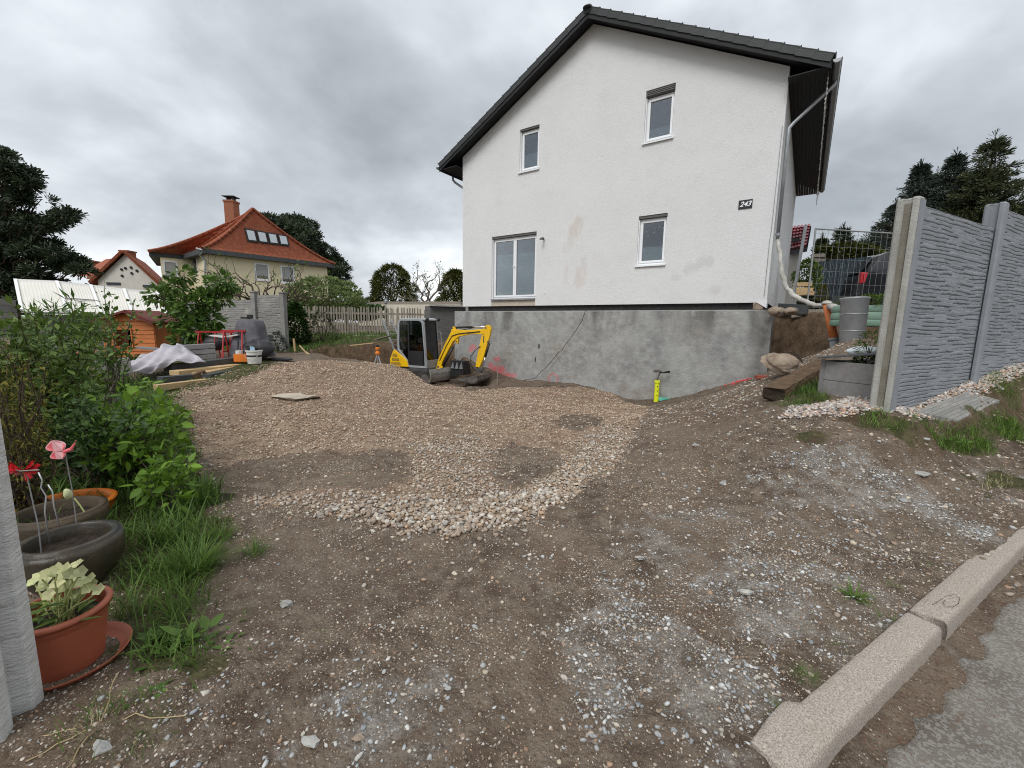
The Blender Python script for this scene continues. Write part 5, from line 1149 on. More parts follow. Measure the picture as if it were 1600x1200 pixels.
# ================================================================= MINI EXCAVATOR
def excavator():
    hd = math.radians(-22); fd = np.array([math.cos(hd), math.sin(hd), 0]); ld = np.array([-fd[1], fd[0], 0])      # forward, left (away from us)
    # slew centre on the ground
    cab0 = at(640, 575, 13.9); c = np.array([cab0[0], cab0[1], 0])+fd*.13+ld*.45; gz = -.62
    t = thing('mini_excavator', 'yellow and grey mini excavator with cab parked on the gravel by the basement wall', 'excavator', (c[0], c[1], gz), hd)
    inv = lambda P: np.array([np.dot(np.array(P)-c, fd), np.dot(np.array(P)-c, ld), P[2]-gz])
    W = .56
    # right side of the machine = -y faces us
    zf = .57
    # tracks
    for s_ in (-1, 1):
        y0 = s_*.50; mb = MB(); pts = []
        for k in range(9): q = PI/2+PI*k/8; pts.append((-.58+.24*math.cos(q), .25+.24*math.sin(q)))
        for k in range(9): q = -PI/2+PI*k/8; pts.append((.58+.24*math.cos(q), .25+.24*math.sin(q)))
        mb.prism(pts, lambda x, z: (x, y0-.12, z), lambda x, z: (x, y0+.12, z)); tr = mb.build('track', 'rubber', t)
        lug = MB(); n = 34; per = 2*1.16+2*PI*.24
        for k in range(n):
            d = per*k/n
            if d < 1.16: p = (-.58+d, .49); a = 0
            elif d < 1.16+PI*.24: q = (d-1.16)/.24; p = (.58+.24*math.sin(q), .25+.24*math.cos(q)); a = -q
            elif d < 2.32+PI*.24: p = (.58-(d-1.16-PI*.24), .01); a = PI
            else: q = (d-2.32-PI*.24)/.24; p = (-.58-.24*math.sin(q), .25-.24*math.cos(q)); a = PI-q
            ca, sa = math.cos(a), math.sin(a); lug.box((p[0], y0, p[1]), (.035, .25, .035), np.array([[ca, 0, -sa], [0, 1, 0], [sa, 0, ca]]))
        lo = lug.build('track_lugs', 'rubber', tr); lo['kind'] = 'stuff'
        for xw, r_ in ((-.58, .17), (.58, .17), (-.25, .09), (0, .09), (.25, .09)):
            k = MB(); k.lathe([(.0, -.135), (r_, -.135), (r_, .135), (.0, .135)], (xw, y0, .25 if r_ > .1 else .12), 16, rotx(np.array(PI/2))); k.build('roller', 'steel', tr)
    mb = MB(); mb.box((0, 0, .36), (.7, .8, .22)); mb.lathe([(.30, 0), (.30, .12)], (0, 0, .45), 24); mb.build('undercarriage', 'darkgrey', t, bevel=.02)
    # dozer blade in front
    bl = MB(); pts = [(.0, 0), (.05, .02), (.10, .12), (.10, .24), (.05, .34), (.02, .34), (.06, .22), (.05, .12), (-.02, .02)]
    R = rotz(np.array(-.12)); bw = .76
    bl.prism(pts, lambda x, z: tuple(R @ np.array([.98+x, -bw, z*1.25+.20])), lambda x, z: tuple(R @ np.array([.98+x, bw, z*1.25+.20]))); b_ = bl.build('dozer_blade', 'blade', t)
    for s_ in (-.3, .3): k = MB(); k.beam((.35, s_, .28), (.98, s_*1.1, .34), .07, .09); k.build('blade_arm', 'darkgrey', b_, bevel=.01)
    # deck & counterweight
    mb = MB(); fp = [(-.80, -.30), (-.74, -.50), (-.55, -W), (.62, -W), (.66, -.48), (.66, .48), (.62, W), (-.55, W), (-.74, .5), (-.80, .30)]
    mb.prism(fp, lambda x, y: (x, y, zf-.08), lambda x, y: (x, y, zf+.04)); mb.build('deck', 'darkgrey', t, bevel=.015)
    mb = MB(); fp2 = [(-.84, -.30), (-.78, -.50), (-.58, -W-.005), (-.30, -W-.005), (-.30, W), (-.58, W), (-.78, .5), (-.84, .30)]
    mb.prism(fp2, lambda x, y: (x, y, zf+.041), lambda x, y: (x*.97, y*.98, zf+.62)); mb.build('engine_cover', 'darkgrey', t, bevel=.04, seg=3)
    # yellow side cover with louvres, on our side
    side = [(-.80, zf+.06), (-.80, zf+.30), (-.66, zf+.60), (-.60, zf+.62), (-.22, zf+.36), (-.12, zf+.28), (-.06, zf+.06)]
    mb = MB(); mb.prism(side, lambda x, z: (x, -W-.012, z), lambda x, z: (x, -W-.048, z)); sc_ = mb.build('side_cover', 'yellow', t, bevel=.018, seg=3)
    for k in range(3):
        za, zb_ = zf+.11+k*.14, zf+.20+k*.14; xa = -.74+.03*k; xb = [-.36, -.42, -.50][k]; m_ = MB(); m_.prism([(xa, za), (xa+.01, zb_), (xb-.04, zb_), (xb, za)], lambda x, z: (x, -W-.046, z), lambda x, z: (x, -W-.056, z)); m_.build('vent', 'darkgrey', sc_)
        for j in range(4): l = MB(); l.box(((xa+xb)/2, -W-.058, za+.015+j*.02), (xb-xa-.06, .006, .008)); l.build('louvre', 'yellow', sc_)
    # cab: frame posts, roof, panes, door
    x0, x1, z0, z1 = -.48, .60, zf+.05, zf+1.64; ya, yb = -W-.012, .22
    def frame_side(y, nm):
        outer = [(x0+.34, z0+.00), (x0+.30, z0+.18), (x0-.02, z0+.55), (x0-.04, z0+.75), (x0-.01, z1-.16), (x0+.03, z1-.06), (x0+.12, z1-.01), (x1-.28, z1), (x1-.14, z1-.03), (x1-.08, z1-.12), (x1, z0+.5), (x1+.02, z0)]
        inner = [(x0+.41, z0+.07), (x0+.37, z0+.22), (x0+.05, z0+.58), (x0+.03, z0+.76), (x0+.06, z1-.17), (x0+.09, z1-.10), (x0+.15, z1-.075), (x1-.28, z1-.07), (x1-.20, z1-.10), (x1-.155, z1-.15), (x1-.075, z0+.5), (x1-.06, z0+.07)]
        n = len(outer); mb = MB(); vs = [(p[0], y, p[1]) for p in outer]+[(p[0], y, p[1]) for p in inner]+[(p[0], y+.06, p[1]) for p in outer]+[(p[0], y+.06, p[1]) for p in inner]
        fs = []
        for i in range(n):
            j = (i+1) % n; fs += [(i, j, n+j, n+i), (2*n+i, 3*n+i, 3*n+j, 2*n+j), (i, 2*n+i, 2*n+j, j), (n+i, n+j, 3*n+j, 3*n+i)]
        mb.add(vs, fs); mb.build(nm, 'cabgrey', t, bevel=.008)
        g_ = MB(); g_.prism(inner, lambda x, z: (x, y+.03, z), lambda x, z: (x, y+.034, z)); return g_
    frame_side(ya, 'cab_frame').build('side_pane', 'cabglass', t)
    frame_side(yb-.06, 'cab_frame').build('side_pane', 'cabglass', t)
    mb = MB(); mb.box((x0+.41, ya+.02, (z0+z1)/2+.05), (.05, .035, z1-z0-.16)); mb.build('door_post', 'black', t)
    mb = MB(); mb.box((x0+.70, ya+.02, z0+.30), (.54, .02, .50)); mb.build('door_panel', 'black', t)
    mb = MB(); mb.prism([(x0+.03, 0), (x0+.05, .06), (x1-.18, .09), (x1-.06, .05), (x1-.04, 0)], lambda x, z: (x, ya+.02, z1-.06+z), lambda x, z: (x, yb-.02, z1-.06+z)); mb.build('cab_roof', 'cabgrey', t, bevel=.02)
    for yy in (ya+.03, yb-.03): k = MB(); k.beam((x1+.005, yy, z0), (x1-.09, yy, z1-.10), .06, .05, up=(1, 0, 0)); k.build('front_post', 'cabgrey', t, bevel=.01)
    k = MB(); k.beam((x1+.0, (ya+yb)/2, z0+.25), (x1-.085, (ya+yb)/2, z1-.12), yb-ya-.16, .012, up=(1, 0, 0)); k.build('windscreen', 'cabglass', t)
    for yy in (ya+.075, yb-.075): k = MB(); k.beam((x1+.012, yy, z0+.25), (x1-.073, yy, z1-.12), .03, .02, up=(1, 0, 0)); k.build('windscreen_seal', 'black', t)
    k = MB(); k.box((x1, (ya+yb)/2, z0+.12), (.05, yb-ya-.06, .26)); k.build('front_panel', 'cabgrey', t, bevel=.01)
    k = MB(); k.box((x1-.10, (ya+yb)/2, z1-.07), (.07, yb-ya-.10, .05)); k.build('roof_bar', 'black', t)
    for yy in (ya+.08, yb-.04): k = MB(); k.lathe([(.03, 0), (.055, .02), (.055, .08), (.02, .09)], (x1-.04, yy, z1-.02), 14, np.array([[0, 0, 1], [0, 1, 0], [-1, 0, 0]])); k.build('work_lamp', 'black', t)
    k = MB(); k.box((x0+.36, (ya+yb)/2, z0+.42), (.36, .38, .14)); k.box((x0+.20, (ya+yb)/2, z0+.75), (.10, .36, .62)); k.build('seat', 'black', t, bevel=.03)
    k = MB(); k.box((x0+.34, ya+.12, z0+.62), (.09, .05, .20)); k.build('paper_sheet', 'upvc', t)
    for yy in (ya+.16, yb-.16): k = MB(); k.tube([(x1-.28, yy, z0+.1), (x1-.22, yy, z0+.62), (x1-.25, yy, z0+.78)], [.02, .016, .026], 8); k.build('control_lever', 'cabgrey', t)
    k = MB(); k.tube([(x1+.02, yb+.02, z0+.3), (x1+.09, yb+.05, z0+.35), (x1+.04, yb+.05, z1-.45), (x1-.02, yb+.02, z1-.42)], .014, 8); k.build('grab_rail', 'cabgrey', t)
    # boom in its own vertical plane
    yB = .02; Pw = c+ld*yB; nrm = ld
    def B(px_, py_): q = inv(onpl(px_, py_, Pw, nrm)); return np.array([q[0], q[2]])
    top_ = [B(683,575), B(686,562), B(697,537), B(704,523), B(708,514), B(716,515), B(730,516), B(757,514)]
    bot_ = [B(758,522), B(735,522.5), B(718,526), B(709,534), B(702,547), B(693,565), B(690,576)]
    P = top_+bot_; mb = MB(); mb.prism([tuple(p) for p in P], lambda x, z: (x, yB-.075, z), lambda x, z: (x, yB+.075, z)); bo = mb.build('boom', 'yellow', t, bevel=.012)
    st = [B(757,512), B(761,508), B(766,508), B(768,514), B(766,525), B(763,535), B(756,560), B(750,574), B(744,573), B(746,560), B(750,540), B(753,526)]
    mb = MB(); mb.prism([tuple(p) for p in st], lambda x, z: (x, yB-.055, z), lambda x, z: (x, yB+.055, z)); sk = mb.build('stick', 'yellow', t, bevel=.010)
    def cyl(p, q, ra, rb, frac, name, y=yB, off=0):
        p, q = np.array([p[0], y, p[1]]), np.array([q[0], y, q[1]]); m_ = p*(1-frac)+q*frac
        k = MB(); k.tube([p, m_], ra, 12); o = k.build(name, 'black', t, smooth=True); k = MB(); k.tube([m_, q], rb, 10); k.build('piston_rod', 'chrome', o, smooth=True)
    cyl(B(707,512), B(763,510), .035, .02, .55, 'stick_cylinder')
    cyl(B(692,573), B(714,532), .045, .026, .72, 'boom_cylinder', yB-.02)
    cyl(B(765,536), B(754,572), .032, .018, .60, 'bucket_cylinder')
    br = [B(706,516), B(709,510), B(713,512), B(713,518)]; mb = MB(); mb.prism([tuple(p) for p in br], lambda x, z: (x, yB-.05, z), lambda x, z: (x, yB+.05, z)); mb.build('bracket', 'yellow', bo)
    br = [B(712,529), B(717,529), B(716,537), B(712,535)]; mb = MB(); mb.prism([tuple(p) for p in br], lambda x, z: (x, yB-.05, z), lambda x, z: (x, yB+.05, z)); mb.build('bracket', 'yellow', bo)
    # swing bracket
    mb = MB(); q = B(687, 573); mb.lathe([(.10, -.12), (.12, -.10), (.12, .02), (.09, .05)], (q[0], yB, q[1]-.06), 16); mb.box((q[0]-.12, yB, q[1]-.08), (.30, .20, .10)); mb.box((q[0]+.06, yB-.07, q[1]-.03), (.20, .03, .14)); mb.build('swing_bracket', 'yellow', t, bevel=.01)
    # hoses
    k = MB(); a = B(752,541); m1 = B(738,556); m2 = B(738,570); e_ = B(745,581); k.tube([(a[0], yB-.07, a[1]), ((a[0]+m1[0])/2, yB-.10, (a[1]+m1[1])/2+.03), (m1[0], yB-.10, m1[1]), (m2[0], yB-.10, m2[1]), (e_[0], yB-.05, e_[1])], .013, 6); k.build('hose', 'black', t, smooth=True)
    k = MB(); a = B(690,560); m1 = B(700,540); m2 = B(712,519); e_ = B(740,513); k.tube([(a[0], yB+.09, a[1]), (m1[0]-.03, yB+.10, m1[1]+.05), (m2[0]-.03, yB+.09, m2[1]+.03), (e_[0], yB+.04, e_[1]+.02)], .012, 6); k.build('hose', 'black', t, smooth=True)
    for (pp, r_, w2) in [(B(760,512), .03, .13), (B(763,534), .022, .13), (B(708,513), .022, .12), (B(687,573), .04, .2), (B(745,574), .025, .14), (B(714,533), .024, .13)]:
        k = MB(); k.lathe([(0, -w2/2-.01), (r_, -w2/2-.01), (r_, w2/2+.01), (0, w2/2+.01)], (pp[0], yB, pp[1]), 12, rotx(np.array(PI/2))); k.build('pin', 'steel', t)
    pts_ = [B(689,563), B(699,541), B(708,525), B(718,521.5), B(738,519.5), B(752,518)]
    for o_y in (-.082, -.088): k = MB(); k.tube([(p[0], yB+o_y, p[1]+(o_y+.085)*3) for p in pts_], .008, 6); k.build('hose', 'black', t, smooth=True)
    k = MB(); a_ = B(757,530); k.box((a_[0], yB-.0565, a_[1]), (.035, .003, .22), None); k.build('decal', 'darkgrey', sk)
    # quick hitch, links and tilted bucket
    h0 = B(748, 576); k = MB(); k.box((h0[0]+.02, yB, h0[1]-.07), (.20, .16, .14), rotz(np.array(0.))); k.tube([(h0[0]+.12, yB-.07, h0[1]+.02), (h0[0]+.20, yB-.07, h0[1]-.12)], .025, 8); k.tube([(h0[0]+.12, yB+.07, h0[1]+.02), (h0[0]+.20, yB+.07, h0[1]-.12)], .025, 8); k.lathe([(.045, -.10), (.045, .10)], (h0[0]+.10, yB, h0[1]-.02), 12, rotx(np.array(PI/2))); k.build('quick_hitch', 'darkgrey', t, bevel=.012)
    bp = [(h0[0]+.24, h0[1]-.16), (h0[0]+.26, h0[1]-.30), (h0[0]+.12, h0[1]-.42), (h0[0]-.15, h0[1]-.42), (h0[0]-.52, h0[1]-.33), (h0[0]-.52, h0[1]-.31), (h0[0]-.15, h0[1]-.39), (h0[0]+.10, h0[1]-.385), (h0[0]+.22, h0[1]-.29), (h0[0]+.20, h0[1]-.16)]
    k = MB(); k.prism(bp, lambda x, z: (x, yB-.50, z), lambda x, z: (x, yB+.50, z)); bk = k.build('bucket', 'steel', t)
    for yy in (-.50, .485): k = MB(); k.prism([(h0[0]+.24, h0[1]-.16), (h0[0]+.26, h0[1]-.30), (h0[0]+.12, h0[1]-.42), (h0[0]-.15, h0[1]-.42), (h0[0]-.30, h0[1]-.37), (h0[0]+.10, h0[1]-.16)], lambda x, z: (x, yB+yy, z), lambda x, z: (x, yB+yy+.015, z)); k.build('bucket_side', 'steel', bk)
    # lettering on boom and stick
    o = text('lettering', 'NEUSON', .075, Matrix.Translation(((B(738,519)[0]), yB-.0775, B(738,520)[1])) @ Matrix.Rotation(PI/2, 4, 'X'), 'darkgrey', bo, 0, .0006, .001)
    # warning triangles board behind
    return t
excavator()
# spare bucket with tooth plate behind the boom
a, b = at(704, 588, 13.9), at(724, 586, 13.6); sp = thing('spare_bucket', 'black spare digging bucket with pale triangular teeth leaning by the basement corner', 'bucket', a, 0, world=True)
zq = at(706, 564, 13.7)[2]; d = (b-a); d[2] = 0; L = np.linalg.norm(d); d /= L; n = np.array([-d[1], d[0], 0])
mb = MB(); mb.add([a+n*0, b, b+np.array([0,0,zq-b[2]]), a+np.array([0,0,zq-a[2]]), a+n*.4, b+n*.4, b+n*.3+np.array([0,0,zq-b[2]]), a+n*.3+np.array([0,0,zq-a[2]])], [(0,1,2,3),(4,7,6,5),(0,3,7,4),(1,5,6,2),(3,2,6,7),(0,4,5,1)]); mb.build('bucket_back', 'black', sp)
for i in range(3):
    p = a+d*(L*(i+.2)/3)-n*.012; mb = MB(); mb.prism([(0, 0), (L/3*.75, 0), (L/6, .22)], lambda u, v: tuple(p+d*u+np.array([0, 0, .28+v])), lambda u, v: tuple(p+d*u-n*.03+np.array([0, 0, .28+v]))); mb.build('tooth', 'zinc', sp)
# ================================================================= YELLOW HOUSE FAR LEFT
def yellow_house():
    E0 = at(316, 388, 30); ze = E0[2]; E1 = onz(523, 413, ze); Ea = at(284, 394, 33.2); Ea[2] = ze; Eb = at(232, 390.5, 31.9); Eb[2] = ze
    d = (E1-E0)/np.linalg.norm(E1-E0); nn_ = np.array([d[1], -d[0], 0]); back = -nn_
    Ec = Eb+back*7+d*1.5; Ed = E1+back*8
    h = thing('yellow_house', 'cream yellow house with hipped red tiled roof and row of four skylights', 'house', (E0[0], E0[1], .8), 0, world=True)
    A0 = at(395, 327, 33.6); A1 = A0+np.array([-.6, 2.2, 0])
    ring = [E1, E0, Ea, Eb, Ec, Ed]; tops = [A0, A0, A0, A0+np.array([-.3, .6, 0]), A1, A1]; n = 10
    # concave flared roof
    P = []
    for t in np.linspace(0, 1, n+1):
        f = 1-(1-t)**1.28; P.append([np.array([a[0]+(e_[0]-a[0])*t, a[1]+(e_[1]-a[1])*t, a[2]+(ze-a[2])*f]) for a, e_ in zip(tops, ring)])
    k = len(ring); mb = MB(); mb.add([p for r in P for p in r], [(i*k+j, i*k+(j+1) % k, (i+1)*k+(j+1) % k, (i+1)*k+j) for i in range(n) for j in range(k)])
    mt = M['roofred']; nt = mt.node_tree; b = nt.nodes['Principled BSDF']     # fine courses of plain tiles
    tc = N(nt, 'ShaderNodeTexCoord'); sp = N(nt, 'ShaderNodeSeparateXYZ'); nt.links.new(tc.outputs['Object'], sp.inputs[0])
    fr = mth(nt, 'FRACT', mth(nt, 'MULTIPLY', sp.outputs[2], 8.0)); bp = N(nt, 'ShaderNodeBump'); bp.inputs['Strength'].default_value = 1; bp.inputs['Distance'].default_value = .06
    hx = mth(nt, 'FRACT', mth(nt, 'ADD', mth(nt, 'MULTIPLY', mth(nt, 'ADD', sp.outputs[0], sp.outputs[1]), 4.5), mth(nt, 'MULTIPLY', mth(nt, 'FLOOR', mth(nt, 'MULTIPLY', sp.outputs[2], 8.0)), .5)))
    nt.links.new(mth(nt, 'ADD', fr, mth(nt, 'MULTIPLY', mth(nt, 'LESS_THAN', hx, .12), -.7)), bp.inputs['Height']); nt.links.new(bp.outputs[0], b.inputs['Normal'])
    rf = mb.build('roof', 'roofred', h)
    for j in (0, 1, 2, 3):     # hip caps
        col = [P[i][j] for i in range(n+1)]; L = sum(np.linalg.norm(col[i+1]-col[i]) for i in range(n)); m_ = int(L/.36); 
        mbj = MB()
        for q in range(m_):
            t = q/m_*n; i = int(t); f = t-i; p = col[i]*(1-f)+col[i+1]*f; t2 = min((q+1.15)/m_*n, n-.001); i2 = int(t2); f2 = t2-i2; p2 = col[i2]*(1-f2)+col[i2+1]*f2
            c_ = MB(); c_.tube([p+np.array([0, 0, .07]), p2+np.array([0, 0, .02])], [.10, .15], 7); c_.build('hip_tile', 'roofred', rf)
    mb = MB(); up = np.array([0, 0, 1.])
    for i in range(k):
        a, c = ring[i], ring[(i+1) % k]; mb.add([a+up*.02, c+up*.02, c-up*.30, a-up*.30], [(0, 1, 2, 3)])
    inset = []
    cen = sum(ring)/k
    W_ = []
    for p in ring: v = cen-p; v[2] = 0; W_.append(p+v/np.linalg.norm(v)*.62)
    mb.add([p-up*.28 for p in ring]+[p-up*.28 for p in W_], [(i, (i+1) % k, k+(i+1) % k, k+i) for i in range(k)]); mb.build('eave_board', 'composite_dk', h)
    mb = MB(); mb.add([p-up*.27 for p in W_]+[np.array([p[0], p[1], .6]) for p in W_], [(i, (i+1) % k, k+(i+1) % k, k+i) for i in range(k)]); mb.build('wall', 'cream', h)
    def on_wall(a, c, px_, py_, off): n_ = np.cross(c-a, up); n_ /= np.linalg.norm(n_); n_ = n_ if n_[1] < 0 else -n_; return onpl(px_, py_, a+n_*off, n_), n_
    for (ai, ci, x0, y0, x1, y1) in [(1, 0, 399.5, 412.5, 417.5, 436), (1, 0, 440.5, 417, 457.5, 441), (3, 2, 257, 409, 274, 434), (1, 2, 297, 405, 307, 431)]:
        a, c = W_[ai], W_[ci]; q0, n_ = on_wall(a, c, x0, y0, .02); q1, _ = on_wall(a, c, x1, y0, .02); q2, _ = on_wall(a, c, x0, y1, .02)
        dx = q1-q0; dx[2] = 0; w_ = np.linalg.norm(dx); dx /= w_; zt, zb_ = q0[2], q2[2]; o_ = np.array([q0[0], q0[1], 0])
        def fbox(mb, u0, u1, za, zb2, d0, d1): wbox(mb, o_+dx*u0+n_*d0, dx*(u1-u0), n_*(d1-d0), za, zb2)
        fr_ = MB(); t = .12; fbox(fr_, -t, 0, zb_-t, zt+t, -.03, .03); fbox(fr_, w_, w_+t, zb_-t, zt+t, -.03, .03); fbox(fr_, .001, w_-.001, zt, zt+t, -.03, .03); fbox(fr_, .001, w_-.001, zb_-t, zb_, -.03, .07); wo = fr_.build('window', 'white_trim', h)
        gl = MB(); fbox(gl, 0, w_, zb_, zt, -.025, -.02); gl.build('pane', 'dark_room', wo)
        if x0 > 290 and x0 < 300: bl = MB(); fbox(bl, 0, w_*.45, zb_, zt, -.018, -.01); bl.build('curtain', 'blind2', wo)
        else: bl = MB(); fbox(bl, 0.02, w_-.02, zb_+(zt-zb_)*(.24 if x0 > 300 else .12), zt, -.018, -.005); bl.build('roller_shutter', 'shutter_pale', wo)
        cf = MB(); fbox(cf, .0, w_, zb_, zb_+.06, -.015, .01); cf.build('sill', 'white_trim', wo)
    # four skylights
    pn = np.cross(E0-E1, A0-E1); q = P[5][0]*.5+P[5][1]*.5; pn = np.cross(P[6][0]-P[4][0], P[5][1]-P[5][0]); pn /= np.linalg.norm(pn); pn = pn if pn[2] > 0 else -pn
    c4 = [onpl(*p, q+pn*.10, pn) for p in [(381,356), (449,368), (453,384.5), (386.5,377)]]
    for i in range(4):
        u0, u1 = i/4+.012, (i+1)/4-.012
        Q = [c4[0]*(1-u0)+c4[1]*u0, c4[0]*(1-u1)+c4[1]*u1, c4[3]*(1-u1)+c4[2]*u1, c4[3]*(1-u0)+c4[2]*u0]
        mb = MB(); mb.add(Q+[p-pn*.3 for p in Q], [(0,1,2,3), (0,4,5,1), (1,5,6,2), (2,6,7,3), (3,7,4,0)]); sk = mb.build('skylight', 'soffit', h); cc = sum(Q)/4
        mb = MB(); mb.add([p*.74+cc*.26+pn*.02 for p in Q], [(0,1,2,3)]); mb.build('pane', 'skyglass', sk)
    ch0, ch1 = at(354.5, 352, 34.5), at(366, 352, 34.3); zc = at(360, 314, 34.4)[2]; w_ = np.linalg.norm(ch1-ch0)
    mb = MB(); mb.box(((ch0[0]+ch1[0])/2, (ch0[1]+ch1[1])/2+.3, (zc+6.5)/2), (w_, w_, zc-6.5)); mb.box(((ch0[0]+ch1[0])/2, (ch0[1]+ch1[1])/2+.3, zc+.0), (w_+.1, w_+.1, .14)); cho = mb.build('chimney', 'chimney', h)
    mb = MB(); c_ = ((ch0[0]+ch1[0])/2, (ch0[1]+ch1[1])/2+.3)
    for sx_ in (-.2, .2): mb.box((c_[0]+sx_, c_[1], zc+.2), (.04, .5, .3))
    mb.box((c_[0], c_[1], zc+.36), (w_+.2, w_+.1, .05)); cowl = mb.build('cowl', 'composite_dk', cho)
    # access hatch near chimney, downpipe
    a, b = at(318, 391, 30.1), at(322, 403, 30.4); c = at(321.5, 450, 30.4); mb = MB(); mb.tube([at(307, 388, 30.2), a, at(313, 399, 30.4), at(320, 406, 30.5), c], .07, 8); mb.build('downpipe', 'zinc', h)
M['skyglass'] = mat('pale_reflecting_skylight', (.38,.42,.45), None, rough=.12, spec=.8)
yellow_house()
# white gabled house at far left
def white_house():
    pk = at(197, 395, 37); eL, eR = at(152, 432, 37), at(245, 439, 37); eL[2] = eR[2] = min(eL[2], eR[2]); pk[1] = 37
    h = thing('white_house', 'old white rendered house with red gable roof and two brick chimneys', 'house', (pk[0], 37, .6), 0, world=True)
    bk = np.array([-5.0, 7.5, 0]); mb = MB(); z0 = .6
    F = [np.array([eL[0], 37, z0]), np.array([eR[0], 37, z0]), eR, pk, eL]; mb.add(F+[p+bk for p in F], [(0,1,2,3,4), (0,5,6,1), (1,6,7,2), (4,9,5,0)]); mb.build('wall', 'white_render', h)
    for (a, b) in ((eL, pk), (pk, eR)):
        d = b-a; n = np.array([-d[2], 0, d[0]]); n /= np.linalg.norm(n); n = n if n[2] > 0 else -n; o = np.array([0, -.35, 0]); a2 = a-(d/np.linalg.norm(d)*.5 if a is eL else 0); b2 = b+(d/np.linalg.norm(d)*.45 if b is eR else 0)
        mb = MB(); Q = [a2+o, b2+o, b2+bk, a2+bk]; mb.add(Q+[p+n*.22 for p in Q], [(0,3,2,1), (4,5,6,7), (0,1,5,4), (1,2,6,5), (2,3,7,6), (3,0,4,7)]); mb.build('roof', 'roofred', h)
    s = at(128, 432, 36); mb = MB(); mb.add([at(118,432,38), at(150,430,36.6), at(152,424,36.6), at(190,402,37.5), at(165,405,41)], [(0,1,2,3,4)]); mb.build('side_roof', 'roofred', h)
    for (x0, x1, y0, y1, Y) in [(193, 209, 393, 410, 38), (139, 156, 409, 425, 41)]:
        a, b = at(x0, y0, Y), at(x1, y1+12, Y); mb = MB(); mb.box(((a[0]+b[0])/2, Y, (a[2]+b[2])/2), (b[0]-a[0], .8, a[2]-b[2])); mb.box(((a[0]+b[0])/2, Y, a[2]), (b[0]-a[0]+.12, .95, .12)); mb.build('chimney', 'chimney', h)
    for (x, y) in [(190,421),(196,419),(205,418),(191,431),(206,427),(214,423)]: q = at(x, y, 36.97); mb = MB(); mb.lathe([(0, 0), (.11, .0), (.11, .05)], q, 8, rotx(np.array(PI/2))); mb.build('vent_hole', 'soffit', h)
    for (x0, x1, y0, y1) in [(166, 188, 441, 445), (223, 243, 445, 449)]: a, b = at(x0, y0, 36.95), at(x1, y1, 36.95); mb = MB(); mb.box(((a[0]+b[0])/2, 36.96, (a[2]+b[2])/2), (b[0]-a[0], .06, a[2]-b[2])); mb.build('window', 'dark_room', h)
white_house()
# flat cream building behind the picket fence
a, b, c = at(560, 481, 34), at(590, 473, 30), at(672, 481, 28); fb = thing('flat_building', 'low cream building with flat grey roof edge behind the picket fence', 'building', (b[0], b[1], 1), 0, world=True)
mb = MB(); z1 = b[2]; P = [np.array([a[0], a[1], 0]), np.array([b[0], b[1], 0]), np.array([c[0]+2, c[1], 0]), np.array([c[0]+4, c[1]+6, 0])]
mb.add([p+np.array([0,0,.8]) for p in P]+[p+np.array([0,0,z1-.12]) for p in P], [(0,1,5,4), (1,2,6,5), (2,3,7,6)]); mb.build('wall', 'cream_pale', fb)
mb = MB(); mb.add([p+np.array([0,0,z1-.12]) for p in P]+[p+np.array([0,0,z1+.08]) for p in P], [(0,1,5,4), (1,2,6,5), (2,3,7,6), (4,5,6,7)]); mb.build('roof', 'wood_grey', fb)
g = at(603, 474, 27); mb = MB(); mb.lathe([(.03,-1.5),(.03,-.05),(.11,0),(.12,.16),(.06,.22),(.02,.26)], g, 10); top(mb.build('lantern', 'zinc', None), 'small round garden lantern showing above the picket fence', 'lantern')

# ---------------------------------------------------------------- old concrete panel wall
cw = thing('panel_wall', 'weathered grey concrete panel wall with two posts behind the covered machine', 'wall', (-8.6, 14.3, .4), 0, world=True)
pts = [np.array([-7.53, 14.0]), np.array([-8.62, 14.25]), np.array([-10.6, 14.75]), np.array([-12.6, 15.25]), np.array([-14.6, 15.75])]; tz = [2.28, 2.12, 2.05, 2.0]
pm = {}
for i in range(4):
    a, b = pts[i+1], pts[i]; L = np.linalg.norm(b-a); ang = math.atan2(b[1]-a[1], b[0]-a[0])
    for j in range(4 if i < 3 else 4):
        key = (round(L, 1), j % 2)
        if key not in pm: o = panel_mesh('panel', L-.06, .488, 21+j, d=.075, T=.06, mt='panel_old', nx=110, ny=40); pm[key] = o.data; o.parent = cw
        else: o = bpy.data.objects.new('panel', pm[key]); COL.objects.link(o); o.parent = cw
        o.location = (a[0]+.03*math.cos(ang)+8.6, a[1]+.03*math.sin(ang)-14.3, tz[i]-.49*(j+1)-.4); o.rotation_euler = (0, 0, ang)
for i in range(5):
    p = pts[i]; h_ = [2.33, 2.36, 2.15, 2.1, 2.05][i]; mb = MB(); mb.box((p[0], p[1]-.04, h_/2-.1), (.15, .16, h_+.2), rotz(np.array(-.22))); mb.box((p[0], p[1]-.04, h_+.02), (.20, .20, .05), rotz(np.array(-.22))); mb.build('post', 'panel_old', cw, bevel=.01)
# grey garden fence at the far left edge
a, b = at(-60, 470, 12.5), at(24, 470, 13.5); lf = thing('board_fence', 'grey wood-grain board fence at the left edge beside the sheet canopy', 'fence', (b[0], b[1], .2), 0, world=True)
for j in range(6):
    mb = MB(); mb.beam((a[0], a[1], 1.86-.2*j), (b[0], b[1], 1.86-.2*j), .05, .19); mb.build('board', 'panel_old', lf, bevel=.01)
